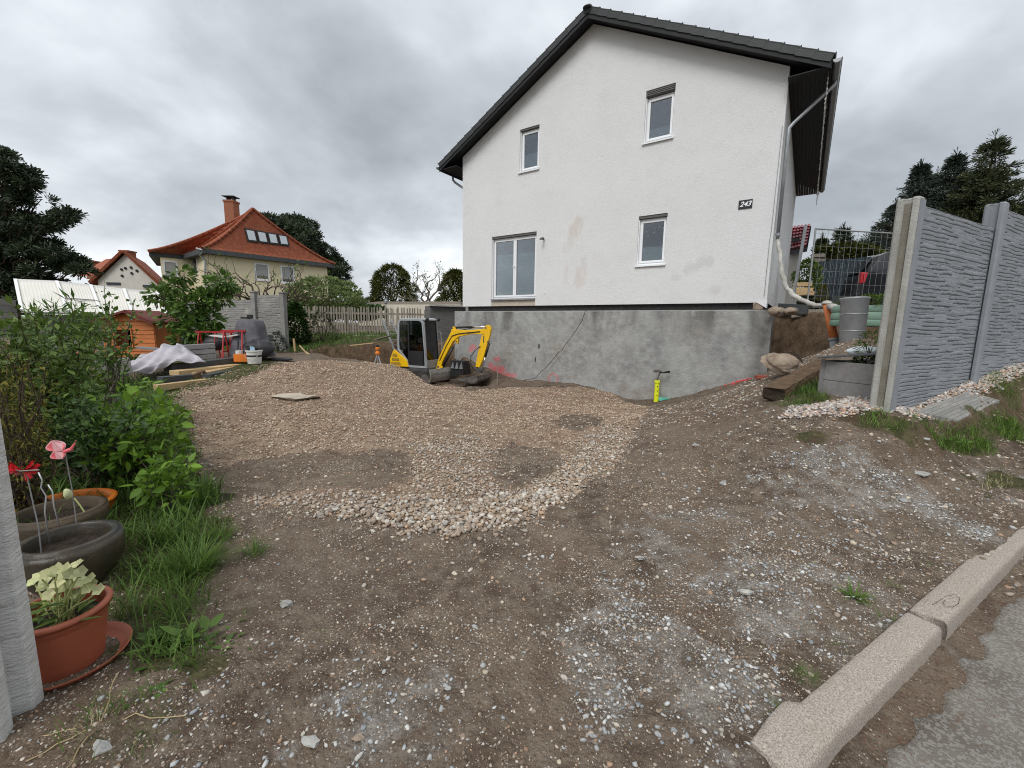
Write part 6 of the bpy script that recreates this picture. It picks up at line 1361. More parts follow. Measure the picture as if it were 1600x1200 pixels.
# sheet-roof canopy
cn = thing('canopy', 'long lean-to canopy roofed with cream sheets in white frames', 'canopy', at(140, 540, 13), 0, world=True)
T_ = [at(24, 438, 13.4), at(89, 441, 13.7), at(142, 447, 14.1), at(194, 453, 14.5), at(246, 458, 15.0)]; B_ = [at(34, 486, 11.9), at(106, 488, 12.1), at(158, 490, 12.5), at(207, 491, 12.9), at(260, 492, 13.4)]
for i in range(4):
    Q = [B_[i], B_[i+1], T_[i+1], T_[i]]; ns = 12; mb = MB()
    for s_ in range(ns):
        p = [Q[0]*(1-u)+Q[1]*u for u in (s_/ns, (s_+1)/ns)]; q = [Q[3]*(1-u)+Q[2]*u for u in (s_/ns, (s_+1)/ns)]; dz = np.array([0, 0, -.012])
        mb.add([p[0], (p[0]+p[1])/2+dz, p[1], q[1], (q[0]+q[1])/2+dz, q[0]], [(0,1,4,5), (1,2,3,4)])
    mb.build('roof_sheet', 'canopy', cn)
for i in range(5): mb = MB(); mb.beam(B_[i]+np.array([0,0,.03]), T_[i]+np.array([0,0,.03]), .07, .05); mb.build('rafter', 'white_trim', cn)
for i in range(4):
    mb = MB(); mb.beam(T_[i], T_[i+1], .08, .09); mb.build('ridge_rail', 'white_trim', cn); mb = MB(); mb.beam(B_[i]-np.array([0,0,.03]), B_[i+1]-np.array([0,0,.03]), .05, .05); mb.build('eave_rail', 'composite', cn)
    p0, p1 = T_[i]*.3+B_[i]*.7, T_[i+1]*.3+B_[i+1]*.7
m1, m2 = (T_[1]*.42+B_[1]*.58), (T_[2]*.42+B_[2]*.58); mb = MB(); mb.beam(m1+np.array([0,0,.03]), m2+np.array([0,0,.03]), .04, .03); mb.build('cross_rail', 'composite', cn)
gw = thing('garden_wall', 'plain grey board wall below the cream sheet canopy', 'wall', (B_[2][0], B_[2][1], .3), 0, world=True)
for j in range(6):
    for i in range(4):
        a, b = B_[i]+np.array([0, .4, 0]), B_[i+1]+np.array([0, .4, 0]); z = 1.42-.2*j; mb = MB(); mb.beam((a[0], a[1], z), (b[0]-.01, b[1], z), .04, .192); mb.build('board', 'composite', gw)
p = at(263, 500, 13.3); mb = MB(); mb.box((p[0], p[1], 1.0), (.07, .07, 1.3)); top(mb.build('canopy_post', 'white_trim', None), 'white post at the right end of the sheet canopy', 'post')
a, b = at(268, 505, 13.6), at(284, 505, 13.8); mb = MB(); mb.box(((a[0]+b[0])/2, a[1], .95), (b[0]-a[0], .05, 1.2)); top(mb.build('door', 'teal', None) if 'teal' in M else mb.build('door', mat('teal_paint', (.01,.07,.065), (.012,.06,.055), 3, .5), None), 'dark teal door panel beside the white canopy post', 'door')
# playhouse
def playhouse():
    Y = 10.9; x0, x1 = at(163, 540, Y)[0], at(243, 540, Y)[0]; pk = at(203, 486, Y); zE = at(243, 501, Y)[2]; zb_ = .60; xm = pk[0]; D = .8
    h = thing('playhouse', 'orange stained wooden playhouse with felt gable roof and dark window opening', 'playhouse', (xm, Y, .3), 0, world=True)
    n = 9; zt_ = pk[2]-.04; w0, w1, wz0, wz1 = at(183,540,Y)[0], at(208,540,Y)[0], at(190,541,Y)[2], at(190,515,Y)[2]
    hh = (zt_-zb_)/n
    for i in range(n):
        za, zb2 = zb_+hh*i, zb_+hh*(i+1)-.008; 
        def half(z): return 1 if z <= zE else max(.02, (zt_-z)/(zt_-zE))
        segs = [(x0, x1)]
        if zb2 > wz0+.02 and za < wz1-.02: segs = [(x0, w0), (w1, x1)]
        for (a, b) in segs:
            l0 = xm+(a-xm)*(half(za) if a == x0 else 1); r0 = xm+(b-xm)*(half(za) if b == x1 else 1); l1 = xm+(a-xm)*(half(zb2) if a == x0 else 1); r1 = xm+(b-xm)*(half(zb2) if b == x1 else 1)
            mb = MB(); mb.add([(l0, Y-.012, za), (r0, Y-.012, za), (r1, Y, zb2), (l1, Y, zb2), (l0, Y+.02, za), (r0, Y+.02, za), (r1, Y+.02, zb2), (l1, Y+.02, zb2)], [(0,1,2,3), (0,4,5,1), (3,2,6,7), (1,5,6,2), (0,3,7,4)]); mb.build('board', 'playwood', h)
    for sx in (x0, x1):
        mb = MB(); mb.box((sx, Y+D/2+.01, (zb_+zE)/2), (.03, D, zE-zb_-.01)); mb.build('side_wall', 'playwood', h)
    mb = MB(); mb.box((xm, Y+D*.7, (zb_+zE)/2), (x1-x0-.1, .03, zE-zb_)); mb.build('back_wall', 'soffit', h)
    for (a, b) in ((x0-.12, xm), (xm, x1+.12)):
        za_, zb2 = (zE-.06, zt_+.03) if a < xm-.2 else (zt_+.03, zE-.06); mb = MB(); mb.add([(a, Y-.15, za_), (b, Y-.15, zb2), (b, Y+D+.1, zb2), (a, Y+D+.1, za_)]+[(a, Y-.15, za_+.04), (b, Y-.15, zb2+.04), (b, Y+D+.1, zb2+.04), (a, Y+D+.1, za_+.04)], [(0,3,2,1), (4,5,6,7), (0,1,5,4), (1,2,6,5), (2,3,7,6), (3,0,4,7)]); mb.build('roof', 'playroof', h)
        mb = MB(); mb.beam((a, Y-.165, za_-.02), (b, Y-.165, zb2-.02), .02, .07, up=(0, 1, 0)); mb.build('bargeboard', 'playroof', h)
    fr = MB(); 
    for (a, b, c, d) in [(w0-.03, w1+.03, wz1, wz1+.03), (w0-.03, w1+.03, wz0-.03, wz0), (w0-.03, w0, wz0, wz1), (w1, w1+.03, wz0, wz1)]: fr.box(((a+b)/2, Y-.02, (c+d)/2), (b-a, .04, d-c))
    fr.build('window_frame', 'playwood', h)
    mb = MB(); mb.box((xm+.05, Y-.02, zt_-.10), (.035, .06, .16)); mb.build('finial', 'blind', h)
    mb = MB(); mb.box(((x0+x1)/2-.15, Y+.2, zb_-.05), (x1-x0+.5, D+1.1, .07)); mb.build('deck', 'playwood', h)
    for sx in (x0-.3, x1): 
        for yy in (Y-.3, Y+D): mb = MB(); mb.box((sx, yy, .25), (.09, .09, .62)); mb.build('leg', 'playwood', h)
    mb = MB(); mb.beam((x0-.35, Y-.36, .5), (x1+.1, Y-.36, .5), .04, .12); mb.build('deck_edge', 'playwood', h)
playhouse()
# ---------------------------------------------------------------- picket fence and grey walls at the back
pfn = thing('picket_fence', 'weathered grey wooden picket fence on a low concrete kerb', 'fence', (-6, 17.2, .9), 0, world=True)
A, B = at(474, 482, 17.2), at(664, 482, 17.6); A = np.array([A[0], A[1]]); B = np.array([B[0], B[1]]); L = np.linalg.norm(B-A); D = (B-A)/L; n = int(L/.108); pk_me = None
for i in range(n):
    p = A+D*(i*.108+.01*rng.normal()); h_ = 1.12
    if pk_me is None:
        mb = MB(); mb.prism([(-.030, 0), (.030, 0), (.030, h_-.04), (0, h_), (-.030, h_-.04)], lambda u, v: (u, -.011, v), lambda u, v: (u, .011, v)); o = mb.build('picket', 'wood_grey', pfn, off=False); pk_me = o.data
    else: o = bpy.data.objects.new('picket', pk_me); COL.objects.link(o); o.parent = pfn
    o.location = (p[0]+6, p[1]-17.2, .95+.02*rng.normal()-.9); o.rotation_euler = (0, .02*rng.normal(), math.atan2(D[1], D[0]))
for z in (1.22, 1.80): mb = MB(); mb.beam((A[0], A[1]+.035, z), (B[0], B[1]+.035, z), .04, .08); mb.build('rail', 'wood_grey', pfn)
for i in range(4): p = A+D*L*i/3; mb = MB(); mb.box((p[0], p[1]+.10, 1.4), (.09, .09, 1.2)); mb.build('post', 'wood_grey', pfn)
a, b = at(552, 527, 16.8), at(664, 527, 17.2); mb = MB(); mb.beam((a[0], a[1], a[2]-.12), (b[0], b[1], b[2]-.12), .15, .42); top(mb.build('low_wall', 'post', None, bevel=.01), 'low concrete kerb wall along the foot of the picket fence', 'wall')
c0_ = at(664, 480, 17.0); c1_ = at(672, 480, 16.6); c2_ = HW(-.4, 2.5, 0); mb = MB(); mb.add([(c0_[0],c0_[1],-.7),(c1_[0],c1_[1],-.7),(c2_[0],c2_[1],-.7),(c2_[0]+.3,c2_[1]+1.5,-.7),(c0_[0],c0_[1],2.13),(c1_[0],c1_[1],2.11),(c2_[0],c2_[1],2.11),(c2_[0]+.3,c2_[1]+1.5,2.13)], [(0,1,5,4), (1,2,6,5), (2,3,7,6), (4,5,6,7), (0,4,7,3)])
top(mb.build('boundary_wall', 'dkwall', None) if 'dkwall' in M else mb.build('boundary_wall', mat('dark_block_wall', (.10,.098,.092), (.15,.145,.135), 3, .95, .4, 30, stretch=(1,1,5)), None), 'dark grey boundary wall between picket fence and white house', 'wall')
mb = MB(); mb.beam((c1_[0], c1_[1]-.05, 2.14), (c2_[0], c2_[1], 2.14), .25, .06); top(mb.build('coping', 'post', None), 'pale coping on the dark boundary wall beside the house', 'coping')
# ladder in the pit
a, b = at(628, 578, 14.7), at(597, 498, 15.3); a2, b2 = at(648, 578, 15.2), at(610, 498, 15.7); ld_ = thing('ladder', 'aluminium ladder leaning in the excavation behind the excavator cab', 'ladder', a, 0, world=True)
for p, q in ((a, b), (a2, b2)): mb = MB(); mb.beam(p-(q-p)*.12, q, .035, .06); mb.build('rail', 'zinc_pale', ld_)
for i in range(9): t = (i+.3)/9; mb = MB(); mb.tube([a*(1-t)+b*t, a2*(1-t)+b2*t], .016, 6); mb.build('rung', 'zinc_pale', ld_)
# laser tripod
tp = at(590, 552, 12.9); tr = thing('laser_tripod', 'orange levelling laser on a pale tripod standing in the excavation', 'tripod', (tp[0], tp[1], -.4), 0, world=True)
for dx, dy in ((-.26, -.15), (.28, -.10), (.03, .28)): mb = MB(); mb.tube([tp, tp+np.array([dx, dy, -.95])], [.022, .016], 6); mb.build('leg', 'zinc_pale', tr)
mb = MB(); mb.tube([tp, tp+np.array([0, 0, -.45])], .015, 6); mb.build('column', 'zinc_pale', tr)
mb = MB(); mb.lathe([(.07, -.04), (.08, 0), (.05, .06), (.03, .10)], tp, 12); mb.build('head', 'orange', tr)
mb = MB(); mb.lathe([(.06, 0), (.065, .02), (.065, .07), (.04, .09)], tp+np.array([0, 0, .10]), 12); mb.build('laser', 'orange', tr); mb = MB(); mb.lathe([(.045, 0), (.045, .06), (.02, .07)], tp+np.array([0, 0, .19]), 12); mb.build('cap', 'black', tr)
for (p, q, Y0, Y1, w, h, mt_, lb) in [((468,540),(492,566),12.3,11.6,.03,.03,'wood_new','first thin surveying lath lying on the edge of the excavation'), ((478,550),(498,566),12.0,11.5,.03,.03,'wood_new','second thin lath beside the first at the excavation edge'), ((459,529),(461,549),13,13,.045,.045,'wood_new','pale wooden peg standing in the grass by the excavation'),
        ((548,540),(584,536),13.9,13.9,.12,.03,'wood_new','yellow formwork board lying on the far edge of the excavation'), ((587,531),(611,524),15,14.6,.12,.03,'wood_grey','grey plank end sticking up beside the ladder')]:
    mb = MB(); mb.beam(at(*p, Y0), at(*q, Y1), w, h, up=(0, .1, 1) if p[0] != 459 else (0, 1, .1)); top(mb.build('lath' if 'lath' in lb else 'peg' if 'peg' in lb else 'board', mt_, None), lb, 'board' if 'board' in lb or 'plank' in lb else 'lath')
# dirt heap behind cab handled by the terrain

# ---------------------------------------------------------------- building material pile on the left
def board(x0, y0, x1, y1, Y0, Y1, w, h, mt_, lb, cat='board', nm='board', top_surface=True, rr=0.):
    a, b = at(x0, y0, Y0), at(x1, y1, Y1); mb = MB(); mb.beam(a, b, w, h, up=(rr, 0, 1)); top(mb.build(nm, mt_, None, bevel=.004), lb, cat)
board(243, 606, 323, 596, 6.9, 7.7, .12, .10, 'wood_new', 'front squared fresh timber lying in the grass before the material pile', 'timber', 'timber')
board(325, 596, 362, 591, 8.0, 8.5, .12, .05, 'wood_new', 'thin fresh board lying behind the front squared timber', rr=.0)
board(250, 594, 322, 588, 7.3, 8.1, .16, .12, 'composite_dk', 'lower dark grey plank in front of the fresh boards')
board(320, 589, 377, 577, 7.9, 9.0, .22, .10, 'composite_dk', 'dark grey plank with wet sheen at the right end of the pile')
board(272, 583, 372, 572, 7.8, 9.1, .24, .09, 'wood_new', 'wide fresh board below the dark plank in the pile')
board(307, 584, 364, 573, 7.9, 8.9, .20, .03, 'wood_new', 'short fresh board jutting diagonally out of the pile')
board(262, 575, 366, 563, 8.0, 9.3, .22, .13, 'composite_dk', 'long anthracite plank lying directly under the tarp')
board(300, 590, 320, 582, 7.8, 8.0, .10, .10, 'wood_old', 'old rotten timber end below the long anthracite plank')
board(199, 613, 214, 616, 5.8, 5.9, .05, .02, 'wood_new', 'small offcut of pale wood in front of the bright shrub')
board(216, 543, 262, 547, 9.6, 9.6, .20, .05, 'composite', 'grey board projecting from behind the playhouse')
for k, (x0, y0, x1) in enumerate([(300, 557, 337), (301, 549, 336), (303, 541, 335)]):
    board(x0-36, y0+3, x1, y0-1, 8.9, 9.4, .28, .10, 'composite', ['lowest', 'middle', 'topmost'][k]+' grey composite board of the stack behind the tarp')
board(150, 576, 205, 570, 7.0, 7.3, .4, .24, 'panel_old', 'pale grey concrete block at the left end of the material pile', 'block', 'block')
# tarp draped over the pile
def tarp():
    C4 = [at(140, 588, 7.2), at(273, 566, 7.5), at(322, 563, 8.4), at(240, 534, 8.8)]; nx, ny = 90, 50; V = []
    for j in range(ny):
        for i in range(nx):
            u, v = i/(nx-1), j/(ny-1)
            px_ = (150+u*172)*(1-v)+(205+u*95)*v; 
            lo = np.interp(u, [0, .3, .6, .75, 1], [590, 587, 578, 566, 566]); hi = np.interp(u, [0, .25, .5, .7, .85, 1], [562, 554, 540, 536, 539, 550])
            py_ = lo*(1-v)+hi*v; Y = 7.3+.9*u+.85*v-.25*math.sin(v*PI)
            p = at(px_, py_, Y); q = u*9; w_ = .030*math.sin(q*2.1+v*5+1.3*math.sin(v*4+u*3))+.022*math.sin(q*3.7-v*7+2)+.05*float(fbm(np.array([u*5.]), np.array([v*3.5+4]), 3)[0])
            V.append(p+np.array([.1*w_, -w_*1.1, w_*.8]))
    i, j = np.meshgrid(np.arange(nx-1), np.arange(ny-1)); i = i.ravel(); j = j.ravel()
    o = fastmesh('tarp', np.array(V), [np.stack([j*nx+i, j*nx+i+1, (j+1)*nx+i+1, (j+1)*nx+i], 1)], ['tarp'], None, None, True)
    sdm = o.modifiers.new('solid', 'SOLIDIFY'); sdm.thickness = .006; top(o, 'lilac-grey fabric tarp draped in folds over the building material', 'tarp')
tarp()
# trestles
def trestle(px_, py_, Y, lb, w=.55, h=.62, a=.25):
    g = at(px_, py_, Y); t = thing('trestle', lb, 'trestle', g, a); 
    for sx in (-w/2, w/2):
        for sy in (-1, 1): mb = MB(); mb.beam((sx, sy*.20, 0), (sx*.92, sy*.03, h), .022, .022, up=(1, 0, 0)); mb.build('leg', 'red', t)
        mb = MB(); mb.beam((sx, -.14, .18), (sx, .14, .18), .02, .02); mb.build('brace', 'red', t)
    mb = MB(); mb.beam((-w/2-.05, 0, h+.02), (w/2+.05, 0, h+.02), .04, .035); mb.build('top_bar', 'red', t); return t
trestle(334, 561, 9.9, 'red metal trestle half hidden behind the grey board stack')
trestle(368, 561, 9.6, 'red metal trestle with white board next to the white bucket', .40, .62)
trestle(352, 559, 10.2, 'third red metal trestle standing behind the two others', .35, .60)
board(334, 524, 356, 527, 10.0, 9.9, .22, .03, 'bucket', 'white board laid across the rear trestle', rr=0); board(359, 526, 376, 523, 9.7, 9.7, .22, .03, 'bucket', 'short white board laid across the trestle next to the bucket')
for (x, y, Y, s_, mt_, lb) in [(333, 537, 10.3, (.5, .3, .30), 'cover_dk', 'black wrapped bundle stored behind the red trestles'), (350, 535, 10.4, (.35, .3, .25), 'cover_dk', 'second black bundle behind the red trestles'), (378, 538, 10.2, (.16, .16, .22), 'bucket', 'white canister between trestle and covered machine')]:
    g = at(x, y, Y); v, f = ico(3, int(x), .4); mb = MB(); mb.add(v*np.array(s_)*.6+g, f); top(mb.build('bundle', mt_, None, smooth=True), lb, 'bundle' if 'bundle' in lb else 'canister')
g = at(379, 565, 9.2); oc = thing('orange_crate', 'orange plastic crate standing beside the white bucket', 'crate', g, .2)
for (c, d) in [((0, 0, .01), (.26, .2, .02)), ((0, -.10, .09), (.26, .012, .16)), ((0, .10, .09), (.26, .012, .16)), ((-.125, 0, .09), (.012, .188, .16)), ((.125, 0, .09), (.012, .188, .16))]: mb = MB(); mb.box(c, d); mb.build('crate_side', 'orange', oc)
mb = MB(); mb.lathe([(.07, 0), (.07, .14)], g+np.array([-.06, .0, .10]), 12); top(mb.build('roll', 'bucket', None), 'white roll sticking out of the orange crate', 'roll')
g = at(398, 568, 9.0); bu = thing('bucket', 'white plastic builder bucket with a dark stripe', 'bucket', g, 0)
mb = MB(); mb.lathe([(.125, 0), (.128, .01), (.150, .26), (.165, .262), (.165, .285), (.152, .288), (.148, .27), (.12, .02)], (0,0,0), 24); mb.build('pail', 'bucket', bu, smooth=False)
mb = MB(); mb.lathe([(.1435, .15), (.1475, .185)], (0,0,0), 24, cap=False); mb.build('stripe', 'black', bu); mb = MB(); mb.tube([(-.16, -.05, .25), (-.12, -.14, .14), (0, -.175, .10), (.12, -.14, .14), (.16, -.05, .25)], .004, 5); mb.build('handle', 'zinc', bu)
v, f = ico(3, 12, .3); mb = MB(); mb.add(v*np.array([.15, .13, .085])+g+np.array([-.02, 0, .35]), f); bgo = mb.build('black_sack', 'cover_dk', None, smooth=True); top(bgo, 'black foil sack with pale blue print on top of the white bucket', 'sack')
mb = MB(); mb.add([(.02,-.128,.02),(.11,-.105,.03),(.10,-.105,.10),(.02,-.128,.11)], [(0,1,2,3)]); o = mb.build('blue_print', 'bluelid', bgo)
# covered machine
def covered():
    g = at(395, 557, 9.9); ang = np.linspace(0, 2*PI, 37)[:-1]; t = thing('covered_machine', 'tall machine under a dark grey dust cover standing before the panel wall', 'covered machine', g, 0)
    prof = [(.0, .52), (.12, .50), (.3, .44), (.55, .38), (.72, .35), (.84, .31), (.88, .24), (.90, .0)]
    mb = MB(); vs = []
    for z, r in prof:
        for q in ang:
            sq = 1/max(abs(math.cos(q)), abs(math.sin(q)))**.75; w_ = 1+.09*math.sin(q*5+z*4)*(1.05-z)+.06*math.sin(q*11+z*7)*(1.05-z)
            vs.append((r*.80*sq*math.cos(q)*w_*.92+.06*(.9-z)*(1 if math.cos(q) > 0 else -.2), r*.62*sq*math.sin(q)*w_, z*.98))
    n = 36; mb.add(vs, [(i*n+j, i*n+(j+1) % n, (i+1)*n+(j+1) % n, (i+1)*n+j) for i in range(len(prof)-1) for j in range(n)]); o = mb.build('cover', 'cover', t, smooth=True)
    v, f = ico(4, 9, .3); v = v*(1+.2*fbm(v[:, 0]*3, v[:, 1]*3+v[:, 2], 3)[:, None]); mb = MB(); mb.add(v*np.array([.36, .3, .27])+np.array([.26, -.16, .18]), f); mb.build('foil_wrap', 'cover_dk', t, smooth=True)
    mb = MB(); mb.box((.0, 0, .93), (.10, .08, .09)); mb.box((-.10, 0, .90), (.16, .14, .04)); mb.build('top_knob', 'black', t)
    mb = MB(); mb.box((-.16, -.215, .50), (.030, .03, .62), rotx(np.array(-.18))); mb.build('fold', 'cover_dk', t)
covered()
g = G(436, 561); v, f = ico(3, 4, .4); mb = MB(); mb.add(v*np.array([.34, .16, .05])+g, f); top(mb.build('foil_scrap', 'cover_dk', None), 'flat scrap of black foil on the ground beside the covered machine', 'foil')
# ---------------------------------------------------------------- flower pots
def pot(name, lb, c, r0, r1, h, mt_, wall=.022, belly=0., soilz=.06, n=40):
    t = thing(name, lb, 'flower pot', c, 0); pr = []
    for i in range(9): u = i/8; pr.append((r0+(r1-r0)*u+belly*math.sin(u*PI*.85), h*u))
    pr += [(r1+.012, h-.012), (r1+.014, h+.004), (r1-.006, h+.012), (r1-wall, h), (r1-wall-.004, h-soilz-.02)]
    mb = MB(); mb.lathe(pr, (0,0,0), n, cap=False); mb.lathe([(0, 0), (r0, 0)], (0,0,0), n, cap=False); mb.build('pot_wall', mt_, t, smooth=True)
    nr_ = 8; vs = [(0, 0, h-soilz)]; 
    for i in range(1, nr_+1):
        for j in range(24): q = 2*PI*j/24; rr = (r1-wall-.002)*i/nr_; vs.append((rr*math.cos(q), rr*math.sin(q), h-soilz+.022*float(vn(np.array([rr*25*math.cos(q)+c[0]*9]), np.array([rr*25*math.sin(q)]))[0])))
    fs = [(0, 1+j, 1+(j+1) % 24) for j in range(24)]+[(1+(i-1)*24+j, 1+i*24+j, 1+i*24+(j+1) % 24, 1+(i-1)*24+(j+1) % 24) for i in range(1, nr_) for j in range(24)]
    mb = MB(); mb.add(vs, fs); mb.build('soil', 'soil', t); return t
def PC(px_, py_, Y): q = at(px_, py_, Y); return (q[0], q[1], 0.0), q[2]
TP, hT = PC(93, 952, 1.60)
pt = pot('plant_pot', 'terracotta coloured plastic flower pot standing in its saucer', TP, .118, .150, max(.18, hT), 'terracotta', .008)
mb = MB(); mb.lathe([(.15, -.02), (.165, .0), (.188, .035), (.195, .037), (.19, .025), (.14, -.012), (0, -.014)], (.022, .0, 0), 36, cap=False); mb.build('saucer', 'terracotta', pt, smooth=True)
mb = MB(); mb.lathe([(.144, hT-.045), (.1485, hT-.041), (.1505, hT-.008)], (0,0,0), 36, cap=False); mb.build('rim_band', 'terracotta', pt, smooth=True)
c_, h_ = PC(108, 840, 2.08)
pot('plant_pot', 'dark glazed bulbous flower pot filled with bare soil', c_, .10, .180, h_, 'pot_dark', .016, .062)
c_, h_ = PC(92, 797, 2.50)
pot('plant_pot', 'brown weathered flower pot behind the dark glazed one', c_, .13, .205, h_, 'pot_brown', .022, .045)
c_, h_ = PC(104, 788, 2.78)
pot('plant_pot', 'bright orange flower pot furthest back of the pots', c_, .17, .25, h_+.01, 'orange', .028, .02)
# ornaments on sticks
g = at(98, 703, 2.35); bf = thing('butterfly_ornament', 'pink butterfly garden ornament on a wire among the shrubs', 'ornament', g, 0)
for s_ in (-1, 1):
    for (cx2, cz2, rx, rz_) in [(-.035, .022*1, .055, .036), (-.03, -.03, .042, .030)]:
        if s_ == 1: continue
        V = [(cx2+rx*math.cos(q)*(1-.15*math.sin(q)), .008*math.sin(q*3), cz2+rz_*math.sin(q)) for q in np.linspace(0, 2*PI, 20)[:-1]]
        mb = MB(); n = len(V); mb.add([(v[0], v[1]-.002, v[2]) for v in V]+[(v[0], v[1]+.002, v[2]) for v in V], [tuple(range(n)), tuple(range(2*n-1, n-1, -1))]+[(i, (i+1) % n, n+(i+1) % n, n+i) for i in range(n)]); w_ = mb.build('wing', 'palewing', bf)
        mb = MB(); mb.add([(cx2+(v[0]-cx2)*.90+.003, v[1]-.0045, cz2+(v[2]-cz2)*.88) for v in V], [tuple(range(n))]); mb.build('wing_panel', 'pinkwing', w_)
mb = MB(); mb.tube([(.01, 0, -.01), (.05, 0, .005), (.075, 0, .04)], [.012, .010, .004], 8); mb.tube([(.065, 0, .02), (.085, 0, .06)], .002, 4); mb.build('body', 'pinkwing', bf)
mb = MB(); mb.tube([(0, .01, -.01), (-.01, .03, -.25), (.0, .02, -.60)], .003, 5); mb.build('wire', 'zinc', bf)
g = at(36, 735, 1.95); rf_ = thing('foil_ornament', 'glittering red foil pinwheel ornament beside the left fence post', 'ornament', g, 0)
for i in range(12):
    q = 2*PI*i/12; a = np.array([math.cos(q), .3*math.sin(q*2), math.sin(q)*.62]); mb = MB(); mb.add([(0, 0, 0), tuple(a*.062+np.array([0, 0, .012])), tuple(a*.080), tuple(a*.058+np.array([.012, -.015, -.014]))], [(0,1,2,3)]); mb.build('foil_blade', 'redfoil', rf_)
mb = MB(); mb.tube([(0, .01, 0), (.01, .02, -.3), (.0, .02, -.55)], .003, 5); mb.build('wire', 'zinc', rf_)
mb = MB(); mb.tube([(-.10, 0, .02), (0, -.01, .0), (.08, 0, .004)], .004, 5); mb.build('spindle', 'steel', rf_)
for i, (P_, lb) in enumerate([([(60,738,2.1),(66,750,2.1),(64,762,2.1),(72,775,2.1),(70,800,2.1),(78,850,2.1)], 'white twisted metal plant stake beside the red foil ornament'), ([(75,757,2.2),(82,768,2.2),(84,790,2.2),(95,830,2.2)], 'second white twisted stake in the brown pot')]):
    mb = MB(); mb.tube([at(*p) for p in P_], .0035, 6); top(mb.build('plant_stake', 'zinc_pale', None, smooth=True), lb, 'plant stake')
# ================================================================= VEGETATION
def frame_up(d, jit=.4):
    d = d/np.linalg.norm(d, axis=1, keepdims=True); u = np.array([0, 0, 1.])+rng.normal(size=d.shape)*jit
    x = np.cross(d, u); x /= (np.linalg.norm(x, axis=1, keepdims=True)+1e-9); z = np.cross(x, d); return np.stack([x, d, z], -1)
def bend(a, b, sag, n=6, jit=.0):
    P = []
    for i in range(n):
        t = i/(n-1); p = a*(1-t)+b*t+np.array([0, 0, sag*math.sin(t*PI)*np.linalg.norm(b-a)]); 
        if 0 < i < n-1: p = p+rng.normal(size=3)*jit
        P.append(p)
    return P
def shrub(name, label, cat, base, tips, nleaf, size, tmpl, lm, sm='bark', r0=.012, spread=.10, sag=.08, from_=.35, droop=.3, group=None, jit=.03, stemname='stem', tall=False):
    base = np.array(base, float); t = thing(name, label, cat, base, 0, group, world=True); mb = MB(); P, Dr = [], []
    for tp in tips:
        b0 = base+rng.normal(size=3)*np.array([.3, .3, 0])*spread*2; pts = bend(b0, np.array(tp), sag, 7, jit); mb.tube(pts, [r0*(1-.8*i/6) for i in range(7)], 5)
        for k in range(nleaf):
            u = from_+(1-from_)*rng.random()**.7; f = u*6; i = min(int(f), 5); q = pts[i]*(1-(f-i))+pts[i+1]*(f-i); off = rng.normal(size=3); off /= np.linalg.norm(off)
            q = q+off*spread*rng.random()*(.4+.6*u); ax = pts[i+1]-pts[i]; ax /= np.linalg.norm(ax); d = off*.9+ax*.5+np.array([0, 0, -droop*rng.random()]); P.append(q); Dr.append(d)
    so_ = mb.build(stemname, sm, t); n = len(P); D = np.array(Dr); s_ = size*(.35+1.0*rng.random(n)**1.2)
    tv, tf = {'leaf': (LEAF_V, LEAF_F), 'lf4': (LF4_V, LF4_F), 'nar': (NAR_V, LF4_F)}[tmpl]
    if len(so_.data.polygons) > 900 and not tall: so_['kind'] = 'stuff'
    o = scatter('foliage', tv, tf, np.array(P)-base, frame_up(D, .5), s_, [lm], t, rng.random(n)**1.3); o['kind'] = 'stuff'; return t
def rpx(n, x0, x1, y0, y1, Y0, Y1, keep=None):
    L = []
    while len(L) < n:
        x, y = x0+(x1-x0)*rng.random(), y0+(y1-y0)*rng.random()
        if keep is None or keep(x, y): L.append(at(x, y, Y0+(Y1-Y0)*rng.random()))
    return L
# --- left garden bed
def g3(px_, py_, Y): p = at(px_, py_, Y); return np.array([p[0], p[1], float(hf(p[0], p[1]))])
shrub('hydrangea_bush', 'bright lime green broad-leaved bush at the edge of the gravel', 'bush', g3(215, 800, 3.5), rpx(85, 135, 305, 592, 770, 3.0, 4.0, lambda x, y: y > 585+max(0, abs(x-222)-30)*.7+38*rng.random() and x < 312-max(0, 640-y)*.6), 23, .076, 'leaf', M['leaf_lime'], 'bark_grey', .006, .10, .10, .35)
shrub('hydrangea_bush', 'low lime green bush spilling over the grass beside the gravel edge', 'bush', g3(265, 800, 3.0), rpx(24, 210, 318, 700, 800, 2.8, 3.2, lambda x, y: y > 690+max(0, x-285)*1.5), 18, .07, 'leaf', M['leaf_lime'], 'bark_grey', .005, .07, .10, .4)
shrub('garden_shrub', 'large dense dark green shrub at the left edge behind the flower pots', 'shrub', g3(60, 700, 4.0), rpx(150, -60, 165, 485, 720, 3.3, 4.8, lambda x, y: y > 490+.15*max(0, x-90)+12*math.sin(x*.1)), 70, .078, 'lf4', M['leaf_mid'], 'bark', .008, .13, .08, .3)
shrub('garden_shrub', 'dark green shrub filling the bed between pots and lime bush', 'shrub', g3(150, 740, 3.3), rpx(80, 20, 230, 610, 790, 3.0, 3.9, lambda x, y: y > 600+.35*max(0, 120-x)), 60, .062, 'lf4', M['leaf_dark'], 'bark', .006, .11, .08, .3)
shrub('garden_shrub', 'green shrub with long pointed leaf rosettes reaching above the others', 'shrub', g3(90, 560, 4.6), rpx(34, 20, 150, 458, 520, 4.0, 4.6, lambda x, y: y > 462+abs(x-110)*.4 or abs(x-55) < 20 and y > 470), 26, .11, 'nar', M['leaf_fresh'], 'bark', .008, .05, .05, .75, .2)
